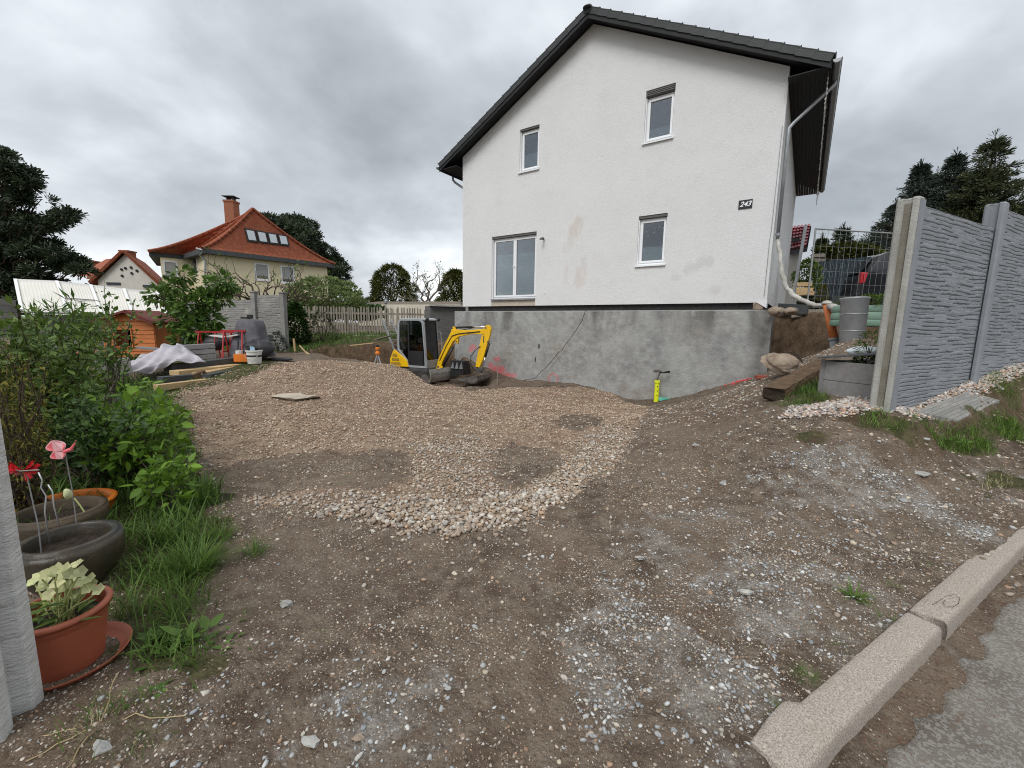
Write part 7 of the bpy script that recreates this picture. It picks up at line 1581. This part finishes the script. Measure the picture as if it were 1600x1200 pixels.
shrub('golden_conifer', 'golden brown tinged dwarf conifer at the left edge', 'shrub', g3(20, 700, 2.7), rpx(46, -50, 82, 525, 690, 2.3, 2.9, lambda x, y: y > 530+max(0, x-30)*.8), 90, .040, 'nar', M['leaf_gold'], 'bark', .012, .085, -.05, .3, .7)
# slender shrub with sparse leaves
shrub('young_tree', 'slender young tree with sparse small leaves in front of the playhouse', 'tree', g3(172, 640, 5.6), rpx(9, 145, 215, 445, 560, 5.3, 5.9)+[at(163, 446, 5.6), at(172, 470, 5.6), at(210, 470, 5.6)], 60, .065, 'leaf', M['leaf_fresh'], 'bark_grey', .014, .10, .03, .35, jit=.02)
# fresh green tree before the panel wall
def leafy_tree(name, label, base, trunk_top, clumps, nl, size, lm, tr=.06, tm='leaf', limb='bark', group=None):
    base = np.array(base, float); t = thing(name, label, 'tree', base, 0, group, world=True); mb = MB(); tt = np.array(trunk_top, float); mb.tube(bend(base-np.array([0,0,.1]), tt, .0, 6, tr*.4), [tr*(1-.5*i/5) for i in range(6)], 8); trk = mb.build('trunk', limb, t, smooth=True)
    mb = MB(); P, Dr = [], []
    for c, r in clumps:
        c = np.array(c); s_ = base*(1-.65)+tt*.65 if rng.random() < .5 else tt; pts = bend(s_, c, .04, 6, .03); mb.tube(pts, [tr*.45*(1-.75*i/5) for i in range(6)], 5)
        for k in range(7): d = rng.normal(size=3); d /= np.linalg.norm(d); mb.tube([c*.6+pts[3]*.4, c+d*r*.9], [tr*.14, tr*.05], 4)
        n = int(nl*(r/.35)**2); d = rng.normal(size=(n, 3)); d /= np.linalg.norm(d, axis=1, keepdims=True); rr = r*(.35+.75*rng.random(n)**.6); q = c+d*rr[:, None]*np.array([1, 1, .8]); k = fbm(q[:, 0]*5/r*.3+c[0], q[:, 1]*5/r*.3+q[:, 2]*3, 3) > -.12
        P.append(q[k]); Dr.append((d+np.array([0, 0, -.3]))[k])
    bo = mb.build('limbs', limb, t); bo['kind'] = 'stuff'; P = np.vstack(P); D = np.vstack(Dr); n = len(P)
    tv, tf = {'leaf': (LEAF_V, LEAF_F), 'lf4': (LF4_V, LF4_F), 'nar': (NAR_V, LF4_F)}[tm]
    o = scatter('crown', tv, tf, P-base, frame_up(D, .6), size*(.6+.7*rng.random(n)), [lm], t, rng.random(n)**1.2); o['kind'] = 'stuff'; return t
Y = 10.6
leafy_tree('fruit_tree', 'small fresh green fruit tree with drooping leaf bunches before the panel wall', g3(316, 548, Y), at(312, 480, Y), [(at(x, y, Y+.5*(rng.random()-.5)), r) for x, y, r in [(284,430,.24),(282,455,.32),(262,478,.34),(248,462,.26),(300,478,.36),(278,500,.34),(320,468,.28),(336,448,.26),(350,440,.22),(346,466,.24),(330,500,.28),(305,515,.30),(288,530,.26),(320,525,.24),(355,452,.18),(268,446,.22)]], 420, .135, M['leaf_fresh'], .05)
# yew-like hedge plants by the picket fence
def blob_bush(name, label, px_, py0, py1, Y, wpx, n, size, lm, tm='lf4', cat='bush', depth=1.0, group=None, shape=1.6, base_z=None, bare=.0):
    a, b = at(px_, py0, Y), at(px_, py1, Y); h = a[2]-b[2]; w_ = wpx*Y/FPX/2; t = thing(name, label, cat, (b[0], b[1], b[2]), 0, group); mb = MB()
    for k in range(6): q = 2*PI*k/6; mb.tube(bend(np.array([0, 0, 0.]), np.array([w_*.5*math.cos(q), w_*.5*math.sin(q), h*.75]), .05, 5, .02*w_), [.04*w_, .03*w_, .02*w_, .015*w_, .01*w_], 5)
    so_ = mb.build('stem', 'bark', t); so_['kind'] = 'stuff'; u = rng.random(n); z = h*u; prof = np.clip((1-u**shape), 0, 1)**.5*(.75+.25*np.minimum(1, u*5)); q = rng.random(n)*2*PI
    r = w_*prof*(1+.28*fbm(q*1.3+px_, z*6/h*1.2+px_*.3, 3)*2)*(.55+.45*rng.random(n)**.4); P = np.stack([r*np.cos(q), r*np.sin(q)*depth, z], 1)
    D = np.stack([np.cos(q), np.sin(q), .5+0*q], 1)+rng.normal(size=(n, 3))*.5; k = fbm(P[:, 0]*4/w_+px_, P[:, 2]*4/w_+P[:, 1]*3/w_, 3) > -.22+bare
    tv, tf = {'leaf': (LEAF_V, LEAF_F), 'lf4': (LF4_V, LF4_F), 'nar': (NAR_V, LF4_F), 'tuft': (TUFT_V, TUFT_F)}[tm]
    P, D = P[k], D[k]; m_ = len(P); o = scatter('foliage', tv, tf, P, frame_up(D, .6), size*(.6+.7*rng.random(m_)), [lm], t, rng.random(m_)**1.3); o['kind'] = 'stuff'; return t
blob_bush('laurel_bush', 'dark evergreen bush growing at the end of the concrete panel wall', 465, 474, 548, 15.2, 34, 2600, .15, M['leaf_dark'])
blob_bush('juniper_bush', 'small juniper bush at the foot of the panel wall end', 434, 520, 549, 13.3, 26, 900, .12, M['needle_blue'], 'nar')
blob_bush('twiggy_bush', 'half bare olive twiggy bush before the picket fence', 505, 486, 540, 15.6, 44, 1500, .13, M['needle_brown'], 'nar', bare=.05)
blob_bush('spring_bush', 'pale green loose spring bush in front of the yellow house', 505, 432, 486, 21, 100, 6500, .17, M['leaf_pale'], 'lf4', shape=2.2, bare=.10)
blob_bush('spring_bush', 'second pale green loose bush reaching right of the yellow house', 545, 440, 486, 22, 50, 2200, .17, M['leaf_pale'], 'lf4', shape=1.6, bare=.12)
blob_bush('cypress', 'olive green dense conifer dome above the flat cream building', 615, 416, 482, 40, 66, 9000, .42, M['thuja'], 'nar', 'tree', shape=2.2)
blob_bush('cypress', 'yellowish conifer dome touching the left edge of the white house', 712, 424, 484, 34, 52, 8000, .36, M['thuja'], 'nar', 'tree', shape=2.2)
blob_bush('cypress', 'low dark conifer tip left of the olive conifer dome', 579, 466, 484, 40, 26, 900, .35, M['needle'], 'nar', 'tree')
blob_bush('hedge', 'dark garden hedge far behind the picket fence', 520, 474, 500, 27, 150, 5200, .28, M['leaf_dark'], 'lf4', 'hedge', .5, shape=6)
blob_bush('hedge', 'olive hedge closing the view between the white and the yellow house', 250, 440, 500, 40, 190, 5200, .4, M['needle_brown'], 'lf4', 'hedge', .4, shape=6)
# far wooded line, low
x = []; 
for i in range(16):
    a_ = -75+i*10; 
    if -50 < a_ < 60: continue
def bare_tree(name, label, base, tips, r0, lm=None, nleaf=0, size=.1, dep=3, mt='bark_grey', spread=.5):
    base = np.array(base, float); t = thing(name, label, 'tree', base, 0, world=True); mb = MB(); P = []
    def rec(a, b, r, d):
        pts = bend(a, b, .03, 6, np.linalg.norm(b-a)*.05); mb.tube(pts, [r*(1-.55*i/5) for i in range(6)], 5 if r > .01 else 4)
        P.append(b)
        if d > 0:
            for k in range(4):
                i = 2+k if k < 3 else 5; s_ = pts[i]; v = (b-a); L = np.linalg.norm(v)*.55; dd = v/np.linalg.norm(v)+rng.normal(size=3)*spread*1.2; dd /= np.linalg.norm(dd); rec(s_, s_+dd*L, r*.42, d-1)
    for tp in tips: rec(base, np.array(tp), r0, dep)
    w_ = mb.build('branches', mt, t); w_['kind'] = 'stuff'
    if nleaf:
        Q = np.array(P)[rng.integers(0, len(P), nleaf)]+rng.normal(size=(nleaf, 3))*.08; o = scatter('leaves', LF4_V, LF4_F, Q-base, frame_up(rng.normal(size=(nleaf, 3)), 1), size*(.5+rng.random(nleaf)), [lm], t, rng.random(nleaf)); o['kind'] = 'stuff'
    return t
bare_tree('bare_tree', 'leafless tree between the two conifer domes', at(668, 484, 30), [at(650, 445, 30), at(668, 442, 30.5), at(686, 446, 30), at(640, 462, 30.5)], .10, M['leaf_pale'], 260, .14)
bare_tree('pruned_tree', 'gnarled hard-pruned tree with spreading bare branches before the yellow house', at(423, 500, 17.5), [at(360, 448, 17.4), at(385, 440, 17.8), at(372, 462, 17.2), at(425, 448, 17.5), at(455, 452, 17.4), at(482, 466, 17.6), at(470, 456, 17.9), at(358, 446, 17.6), at(405, 458, 17)], .06, M['leaf_fresh'], 260, .12, 2, 'bark', .45)
# conifers
def spruce(name, label, base, H, R, tiers, lm, tsize, asym=None, z0=.10, up=.25, nb=9, group=None, top_r=.0, mat_b='bark', dens=1.0):
    base = np.array(base, float); t = thing(name, label, 'tree', base, 0, group); mb = MB(); mb.tube([(0, 0, 0), (.02*H*rng.normal()*.2, 0, H*.5), (0, 0, H*.985)], [H*.022, H*.013, .01], 8); mb.build('trunk', mat_b, t)
    P, D = [], []; lb_ = MB()
    for k in range(tiers):
        u = z0+(1-z0)*(k/tiers); z = H*u; r = R*(.72+.5*rng.random())*((1-u)**.85+top_r*(1-u))*(.8+.4*rng.random())
        for j in range(nb):
            q = 2*PI*(j+rng.random())/nb; rr = r*(.7+.5*rng.random())
            if asym: rr *= 1+asym*math.cos(q-1.0)
            d = np.array([math.cos(q), math.sin(q), 0]); a = np.array([0, 0, z]); b = a+d*rr+np.array([0, 0, rr*up*(.3+.9*rng.random())-.10*rr]); m_ = a*.5+b*.5-np.array([0, 0, rr*.12])
            lb_.tube([a, m_, b], [.012*H*(1-u)+.01, .008*H*(1-u)+.006, .004], 4)
            n = max(3, int(rr/tsize*2.0*dens))
            for i in range(n):
                v = (i+.6)/n; p = (1-v)**2*a+2*v*(1-v)*m_+v*v*b; sd = np.array([-d[1], d[0], 0])
                for s_ in (-1, 0, 1):
                    if s_ and rng.random() < .25: continue
                    w_ = s_*(1-v)*rr*.32*rng.random(); P.append(p+sd*w_+np.array([0, 0, -.06*abs(w_)])); D.append(d+sd*s_*.9+np.array([0, 0, up*.8+.25*rng.normal()]))
    for i in range(8): P.append(np.array([0, 0, H*(.93+.01*i)])); D.append(np.array([.1*rng.normal(), .1*rng.normal(), 1]))
    lo = lb_.build('limbs', mat_b, t); lo['kind'] = 'stuff'; P = np.array(P); D = np.array(D); k = fbm(P[:, 0]*1.1+P[:, 1]*.9+base[0], P[:, 2]*1.3-P[:, 1]*.7, 3) > -.13; P, D = P[k], D[k]; n = len(P)
    o = scatter('needles', TUFT_V, TUFT_F, P, frame_y(D), np.stack([tsize*(.5+.4*rng.random(n)), tsize*(.8+.6*rng.random(n)), tsize*(.5+.4*rng.random(n))], 1), [lm], t, rng.random(n)**1.4); o['kind'] = 'stuff'; return t
def sp_at(px_, topy, Y, basez): a = at(px_, topy, Y); return (a[0], a[1], basez), a[2]-basez
for (px_, ty, Y, R, lm, nm, lb, kw) in [
    (1440, 254, 21, 2.3, 'needle_blue', 'spruce', 'blue-green spruce with pointed twin top behind the grey fence end post', {}),
    (1464, 270, 23, 1.5, 'needle_blue', 'spruce', 'smaller blue-green spruce tight behind the twin-topped one', {}),
    (1495, 240, 20, 1.9, 'needle_blue', 'spruce', 'reddish budded spruce in the middle of the conifer group', {}),
    (1556, 208, 19, 2.7, 'needle_brown', 'spruce', 'tallest olive brown conifer of the group behind the grey fence', dict(asym=.15, top_r=.25)),
    (1610, 292, 19, 2.4, 'needle_brown', 'spruce', 'olive conifer cut off by the right edge of the photo', {}),
    (1400, 318, 24, 2.6, 'needle_blue', 'spruce', 'low dark spruce showing left of the grey fence end post', {}),
    (1375, 350, 25, 2.6, 'needle', 'pine_tree', 'rounded dark pine behind the black car', dict(top_r=.6)),
    (1318, 356, 26, 1.9, 'needle', 'pine_tree', 'sprawling pine with irregular upswept branches above the petrol fence', dict(up=.55, nb=5, dens=.7)),
    (1285, 372, 27, 1.3, 'needle_brown', 'pine_tree', 'small olive pine beside the wine-red roof', {})]:
    b, H = sp_at(px_, ty, Y, 1.9); spruce(nm, lb, b, H, R, int(13+H*1.6), M[lm], .27, **kw)
blob_bush('hedge', 'low yellowish green clipped hedge above the petrol privacy fence', 1322, 384, 410, 15.5, 90, 3800, .16, M['thuja'], 'lf4', 'hedge', .4, shape=5)
blob_bush('garden_bush', 'small olive bush in front of the wine-red roofed building', 1258, 408, 452, 12.2, 40, 1200, .10, M['leaf_mid'])
blob_bush('garden_bush', 'tiny golden dwarf bush behind the orange pipe', 1284, 446, 470, 11.0, 14, 420, .06, M['leaf_gold'])
blob_bush('ground_cover', 'flat green cushion plants growing in the pale green metal bed', 1358, 462, 478, 8.0, 80, 2200, .05, M['leaf_mid'], 'lf4', 'plants', .7, shape=3)
# big pines
def pine(name, label, base, clumps, lm, trunk_r, ts=.45, nper=90, trunks=None):
    base = np.array(base, float); t = thing(name, label, 'tree', base, 0, world=True); mb = MB()
    tops = trunks or [max((c for c, r in clumps), key=lambda c: c[2])]
    for tp in tops: mb.tube(bend(base, np.array(tp), .0, 8, .15), [trunk_r*(1-.8*i/7) for i in range(8)], 8)
    mb.build('trunk', 'bark', t, smooth=True); lb_ = MB(); P, D = [], []
    for c, r in clumps:
        c = np.array(c); tp = np.array(tops[0]); u = np.clip((c[2]-base[2])/(tp[2]-base[2])-.12, .1, .95); s_ = base*(1-u)+tp*u
        lb_.tube(bend(s_, c, -.05, 6, .12), [trunk_r*.3, trunk_r*.24, trunk_r*.18, trunk_r*.13, trunk_r*.09, trunk_r*.05], 5)
        n = int(nper*(r/1.0)**2)+14; d = rng.normal(size=(n, 3)); d /= np.linalg.norm(d, axis=1, keepdims=True); q = c+d*(r*(.4+.7*rng.random(n)))[:, None]*np.array([1, 1, .38]); P.append(q); D.append(d*np.array([1, 1, .6])+np.array([0, 0, .45]))
    lo = lb_.build('limbs', 'bark', t); lo['kind'] = 'stuff'; P = np.vstack(P); D = np.vstack(D); k = fbm(P[:, 0]*1.2+P[:, 1], P[:, 2]*1.8-P[:, 1]*.8, 3) > -.16; P, D = P[k], D[k]; n = len(P); o = scatter('needles', TUFT_V, TUFT_F, P-base, frame_y(D), ts*(.7+.6*rng.random(n)), [M[lm]], t, rng.random(n)**1.5); o['kind'] = 'stuff'; return t
Y = 24; cl = []
edge = [(235, 8), (262, 40), (285, 60), (300, 75), (315, 96), (335, 108), (350, 100), (362, 95), (380, 112), (392, 122), (408, 118), (418, 128), (432, 112), (450, 130), (462, 118)]
for (y, xe) in edge:
    x = xe-6
    while x > -150:
        if rng.random() < .66: cl.append((at(x+6*rng.normal(), y+5*rng.normal(), Y+2.8*(rng.random()-.5)), .34+.36*rng.random()))
        x -= 13+8*rng.random()
pine('pine_tree', 'big dark pine with layered branches towering at the left edge', (at(12, 480, Y)[0], Y, .4), cl, 'needle', .34, .30, 230, [at(2, 232, Y)])
Y = 44; cl = [(at(x, y, Y+2*rng.normal()), r) for x, y, r in [(432,348,1.1),(445,352,1.2),(458,345,1.0),(470,360,1.1),(482,352,.8),(488,370,.9),(476,380,1.1),(460,368,1.4),(440,368,1.2),(465,392,1.3),(450,385,1.3),(420,342,.6),(490,388,.8),(478,400,1.2)]]
pine('pine_tree', 'broad dark pine crown rising directly behind the red hipped roof', (at(462, 470, Y)[0], Y, 1.2), cl, 'needle', .35, .42, 150)
cl = [(at(x, y, Y+2+2*rng.normal()), r) for x, y, r in [(503,386,.7),(512,396,.9),(500,404,1.1),(520,408,1.1),(530,420,.9),(515,424,1.3),(535,434,.8),(505,436,1.3),(525,444,1.2),(508,455,1.3),(532,455,.9)]]
pine('pine_tree', 'narrower dark pine beyond the right end of the yellow house', (at(512, 480, Y+2)[0], Y+2, 1.2), cl, 'needle', .3, .42, 150)
# ---------------------------------------------------------------- grass and weeds
def grass_patch(name, label, P, dens, h0, h1, lm, thr=0., w=1.0, clump=8., lean=.9, edge=.05, cat='grass'):
    P = np.array(P); lo, hi = P.min(0), P.max(0); n = int(dens*(hi-lo).prod()); x = lo[0]+rng.random(n)*(hi-lo)[0]; y = lo[1]+rng.random(n)*(hi-lo)[1]
    pr = sst(-edge, edge, poly_sd(x, y, P)+.12*fbm(x*4, y*4, 3))*sst(thr-.25, thr+.2, fbm(x*clump, y*clump, 3)+.15); k = rng.random(n) < pr; x, y = x[k], y[k]; n = len(x)
    if n == 0: return
    z = hf(x, y)-.004; s_ = (h0+(h1-h0)*rng.random(n)**1.6)*(.7+.9*np.clip(fbm(x*2.5, y*2.5, 2)+.4, 0, 1)); R = rotz(rng.random(n)*6.28) @ rotx(-rng.random(n)*lean*.5)
    o = scatter(name, GR_V, GR_F, np.stack([x, y, z], 1), R, np.stack([np.maximum(s_*.55, .02)*w, s_, s_], 1), [lm], None, rng.random(n)); tag(o, label, cat, kind='stuff')
grass_patch('verge_grass', 'unmown green grass along the garden bed beside the gravel', Z_GRL[0], 4600, .02, .15, M['grass'], .07)
grass_patch('corner_grass', 'sparse grass in the lower left corner beside the fence post', Z_GRL[1], 3800, .03, .09, M['grass'], .05)
grass_patch('pile_grass', 'short grass in front of the building material pile', Z_GRL[2], 900, .04, .10, M['grass'], -.05, 1.4)
grass_patch('back_grass', 'green grass strip between the excavation and the picket fence', Z_BACK, 330, .08, .20, M['grass'], -.15, 2.2)
grass_patch('bank_grass', 'tall grass on the slope beside the pebble strip at the right edge', Z_GRR[0], 5000, .03, .085, M['grass_br'], -.12, 1.1)
grass_patch('fence_grass', 'fresh weeds and grass in front of the grey fence end post', Z_GRR[1], 4500, .04, .11, M['grass_br'], -.06, 1.4)
grass_patch('weed_patch', 'bright green low weed patch on the soil below the cover slab', Z_GRR[2], 9000, .05, .10, M['grass_br'], -.3, 1.8)
grass_patch('planter_grass', 'green grass between the timber beam and the raised bed', Z_GRR[3], 3800, .05, .14, M['grass'], -.12, 1.1)
grass_patch('thin_grass', 'thin flat grass patch on the soil before the pebbles', Z_GRR[4], 3000, .02, .05, M['grass_br'], .05)
grass_patch('dry_grass', 'dry yellowish grass patch near the right edge', Z_GRR[5], 3500, .02, .06, M['straw'], .0); grass_patch('mixed_grass', 'green blades mixed into the dry grass patch near the right edge', Z_GRR[5], 2500, .02, .06, M['grass'], .0)
BED2 = np.array(Z_BED); grass_patch('bed_grass', 'long grass and undergrowth between the pots and the bushes', BED2, 1500, .08, .22, M['grass'], -.2, 1.2)
grass_patch('garden_grass', 'rough grass behind the shrubs around the playhouse', [(-12.5,7),(-6.6,6.2),(-6.4,8.6),(-7.6,10.5),(-12,13)], 260, .06, .16, M['grass'], -.2, 2.)
def tuft(px_, py_, n, h, w_, lb, lm='grass', name='grass_tuft', cat='grass tuft', flat=.9, wd=1.0):
    g = G(px_, py_); t = thing(name, lb, cat, g, 0); q = rng.random(n)*6.28; r = w_*.25*rng.random(n)**.5; P = np.stack([r*np.cos(q), r*np.sin(q), 0*q-.004], 1); s_ = h*(.5+.6*rng.random(n))
    R = rotz(q-PI/2+.5*rng.normal(size=n)) @ rotx(-flat*rng.random(n)); o = scatter('blades', GR_V, GR_F, P, R, np.stack([s_*.38*wd, s_, s_], 1), [M[lm]], t, rng.random(n)); o['kind'] = 'stuff'
    return t
tuft(305, 893, 420, .21, .34, 'large fountain-shaped grass tuft on the verge between pots and gravel')
tuft(398, 868, 150, .12, .2, 'smaller grass tuft standing alone on the soil right of the large one')
tuft(345, 840, 160, .12, .22, 'dense grass tuft directly behind the large fountain-shaped one')
tuft(275, 965, 140, .10, .24, 'low grass tuft above the dandelion stems')
tuft(378, 968, 60, .05, .12, 'thin weed seedling on soil right of the dandelions')
tuft(505, 990, 26, .03, .06, 'tiny seedling on bare soil left of centre')
tuft(1335, 935, 60, .085, .12, 'bright broad-leaved weed rosette near the kerb joint', 'grass_br', 'weed', 'weed', 1.5, 3.4)
tuft(1395, 915, 60, .045, .10, 'brownish green weed right of the bright rosette', 'grass', 'weed', 'weed', 1.2)
tuft(1385, 975, 110, .06, .14, 'grass tuft leaning on the kerb next to the joint')
tuft(1260, 1065, 150, .055, .18, 'matted grass tuft beside the notch in the kerb')
tuft(1310, 1020, 60, .035, .14, 'short grass tuft between kerb and soil above the notch')
tuft(1210, 1112, 50, .05, .09, 'small grass tuft left of the notched kerb end')
tuft(1450, 885, 90, .035, .2, 'flat grass tuft behind the middle kerbstone'); tuft(1455, 830, 30, .03, .08, 'tiny weed on the soil above the middle kerbstone')
tuft(1040, 1110, 20, .02, .05, 'tiny seedling on bare soil near the bottom centre')
tuft(150, 1150, 90, .07, .16, 'dry straw tuft beside the left fence post foot', 'straw'); tuft(250, 1150, 120, .055, .2, 'green tuft next to the pale stone in the lower left corner')
tuft(1500, 640, 120, .07, .22, 'grass tuft growing through the slatted cover slab'); tuft(1440, 620, 60, .08, .14, 'grass tuft at the corner of the slatted cover slab')
# weed leaves spreading near the dandelions
def dandelion():
    g = G(268, 1010); t = thing('dandelion', 'dandelion plant with bent leafless stems on the verge beside the terracotta pot', 'weed', g, 0, world=True)
    for (P_, lb) in [([(268,1012),(252,985),(258,955),(256,926)], 'head'), ([(262,1016),(240,1000),(232,972)], 'head'), ([(268,1018),(236,1022),(219,1005),(228,985)], 'bent'), ([(300,990),(304,968),(302,950)], 'head')]:
        Yb = 2.06; pts = []
        for i, p in enumerate(P_): q = at(p[0], p[1], Yb); pts.append(q if i else np.array([q[0], q[1], max(q[2], g[2])]))
        mb = MB(); mb.tube(pts, .0035, 6); s_ = mb.build('flower_stem', 'stem_pale', t, smooth=True)
        if lb == 'head': mb = MB(); mb.lathe([(.0, -.006), (.008, -.004), (.007, .003), (0, .005)], pts[-1], 8); mb.build('seed_head', 'white_trim', s_)
    n = 46; q = rng.random(n)*6.28; P = np.stack([.10*rng.normal(size=n)*.6, .10*rng.normal(size=n)*.6, .01+.02*rng.random(n)], 1); D = np.stack([np.cos(q), np.sin(q), .35+.3*rng.random(n)], 1)
    o = scatter('leaves', LEAF_V, LEAF_F, P, frame_up(D, .2), np.stack([.045+.03*rng.random(n), .06+.05*rng.random(n), .1+0*q], 1), [M['leaf_fresh']], t, rng.random(n)); o['kind'] = 'stuff'
M['stem_pale'] = mat('pale_weed_stem', (.38,.40,.16), (.30,.34,.12), 9, .6)
dandelion()
for (px_, py_, n, r, lb) in [(330, 1020, 60, .14, 'flat leafy weeds right of the dandelion stems'), (255, 1090, 50, .10, 'creeping small-leaved weed below the terracotta saucer'), (1480, 690, 60, .12, 'leafy weed clump at the right edge of the forecourt')]:
    g = G(px_, py_); t = thing('weed', lb, 'weed', g, 0); q = rng.random(n)*6.28; P = np.stack([r*rng.normal(size=n)*.5, r*rng.normal(size=n)*.5, .005+.01*rng.random(n)], 1); D = np.stack([np.cos(q), np.sin(q), .35+.3*rng.random(n)], 1)
    o = scatter('leaves', LEAF_V, LEAF_F, P, frame_up(D, .2), .018+.03*rng.random(n), [M['leaf_fresh']], t, rng.random(n)); o['kind'] = 'stuff'
# straw stalks at the post foot
mb = MB(); g = G(155, 1135)
for q in [(-.10, -.14, .02), (.30, .02, .03), (.03, .06, .16), (-.16, -.05, .01), (.05, -.16, .015)]: mb.tube(bend(g, g+np.array(q), .06, 6, .004), .0022, 4)
o = mb.build('dry_stalks', 'stem_dry' if 'stem_dry' in M else mat('dry_stalk', (.42,.33,.18), (.30,.22,.11), 9, .8), None); top(o, 'few long dry stalks radiating beside the left fence post foot', 'stalks'); o['kind'] = 'stuff'
# hellebore in the terracotta pot
def hellebore():
    b = np.array([TP[0], TP[1], hT-.06]); t = thing('potted_plant', 'pale green flowering hellebore growing in the terracotta pot', 'plant', b, 0, world=True); mb = MB(); P, D, Cn = [], [], []; heads = []
    for (px_, py_) in [(112,884),(128,878),(80,902),(92,912),(118,908),(136,905),(150,900),(163,918),(95,940),(70,898),(122,925),(105,897),(145,915),(85,925),(134,890),(60,905),(100,885),(118,893),(126,912),(88,890),(140,925),(155,908),(75,915),(108,915),(130,897),(98,908)]:
        p = at(px_-8, py_+4, 1.55+.12*rng.random()); pts = bend(b+rng.normal(size=3)*.02*np.array([1,1,0]), p, .04, 5, .006); mb.tube(pts, .003, 5); heads.append(p)
    mb.build('stems', 'stem_pale', t)['kind'] = 'stuff'
    for p in heads:
        ax = np.array([.25*rng.normal(), -.6+.3*rng.normal(), .6]); ax /= np.linalg.norm(ax); u = np.cross(ax, [1, 0, 0]); u /= np.linalg.norm(u); v = np.cross(ax, u)
        for k in range(5): q = 2*PI*k/5+rng.random()*.3; P.append(p); D.append(u*math.cos(q)+v*math.sin(q)+ax*.30); Cn.append(ax)
    P, D = np.array(P), np.array(D); n = len(P); Dn = D/np.linalg.norm(D, axis=1, keepdims=True); x = np.cross(Dn, np.array(Cn)); x /= np.linalg.norm(x, axis=1, keepdims=True); R = np.stack([x, Dn, np.cross(x, Dn)], -1)
    col = np.repeat(.65+.45*rng.random((n, 1)), 3, 1); o = scatter('sepals', LEAF_V, LEAF_F, P-b, R, np.stack([.046+0*col[:, 0], .022+.008*rng.random(n), .025+0*col[:, 0]], 1), [M['petal']], t, col); o['kind'] = 'stuff'
    n = 40; q = rng.random(n)*6.28; P = rng.normal(size=(n, 3))*np.array([.05, .05, .03])+np.array([0, 0, .05]); D = np.stack([np.cos(q), np.sin(q), .3+0*q], 1); o = scatter('leaves', NAR_V, LF4_F, P, frame_up(D, .3), np.stack([.12+0*q, .08+.05*rng.random(n), .1+0*q], 1), [M['leaf_mid']], t, rng.random(n)); o['kind'] = 'stuff'
hellebore()
tl = thing('tulip_bud', 'single pale tulip bud bending over the brown weathered pot', 'flower', at(112, 830, 2.35), 0, world=True)
mb = MB(); mb.tube([at(132, 800, 2.35), at(124, 788, 2.35), at(116, 778, 2.35)], .004, 6); mb.build('stem', 'stem_pale', tl)
v, f = ico(3, 2, .1); p = at(106, 772, 2.35); mb = MB(); mb.add((v*np.array([.020, .020, .036])) @ rotx(np.array(.2)).T+p, f); mb.build('bud', 'petal_plain' if 'petal_plain' in M else mat('tulip_cream', (.55,.55,.33), (.40,.45,.22), 20, .6), tl, smooth=True)
# plants in the raised bed
blob_bush('bed_plant', 'green leafy plant sprouting in the raised bed against the end post', 1356, 520, 560, 5.0, 34, 260, .07, M['leaf_fresh'], 'nar')
blob_bush('bed_plant', 'low dark plants in the shade of the raised bed sheet', 1352, 556, 570, 4.9, 40, 200, .05, M['leaf_mid'], 'lf4')
# rusty larch needles and bits in the gutter between kerb and asphalt
n = 1700; v_ = .05+3.2*rng.random(n); u_ = .16+.22*rng.random(n)**1.5; p = KP[None]+u_[:, None]*KN+v_[:, None]*KD; k = fbm(p[:, 0]*5, p[:, 1]*5, 3) > .08; p = p[k]; n = len(p)
o = scatter('needle_litter', [(-.04,0,0),(.04,0,0),(.03,1,.05),(-.03,1,.05)], [(0,1,2,3)], np.stack([p[:, 0], p[:, 1], hf(p[:, 0], p[:, 1])+.012+.012*rng.random(n)], 1), rotz(rng.random(n)*6.3) @ rotx(.3*rng.random(n)), .009+.014*rng.random(n), [M['litter']], None, rng.random(n)); tag(o, 'rusty brown needle litter gathered between kerb and asphalt', 'litter', kind='stuff')
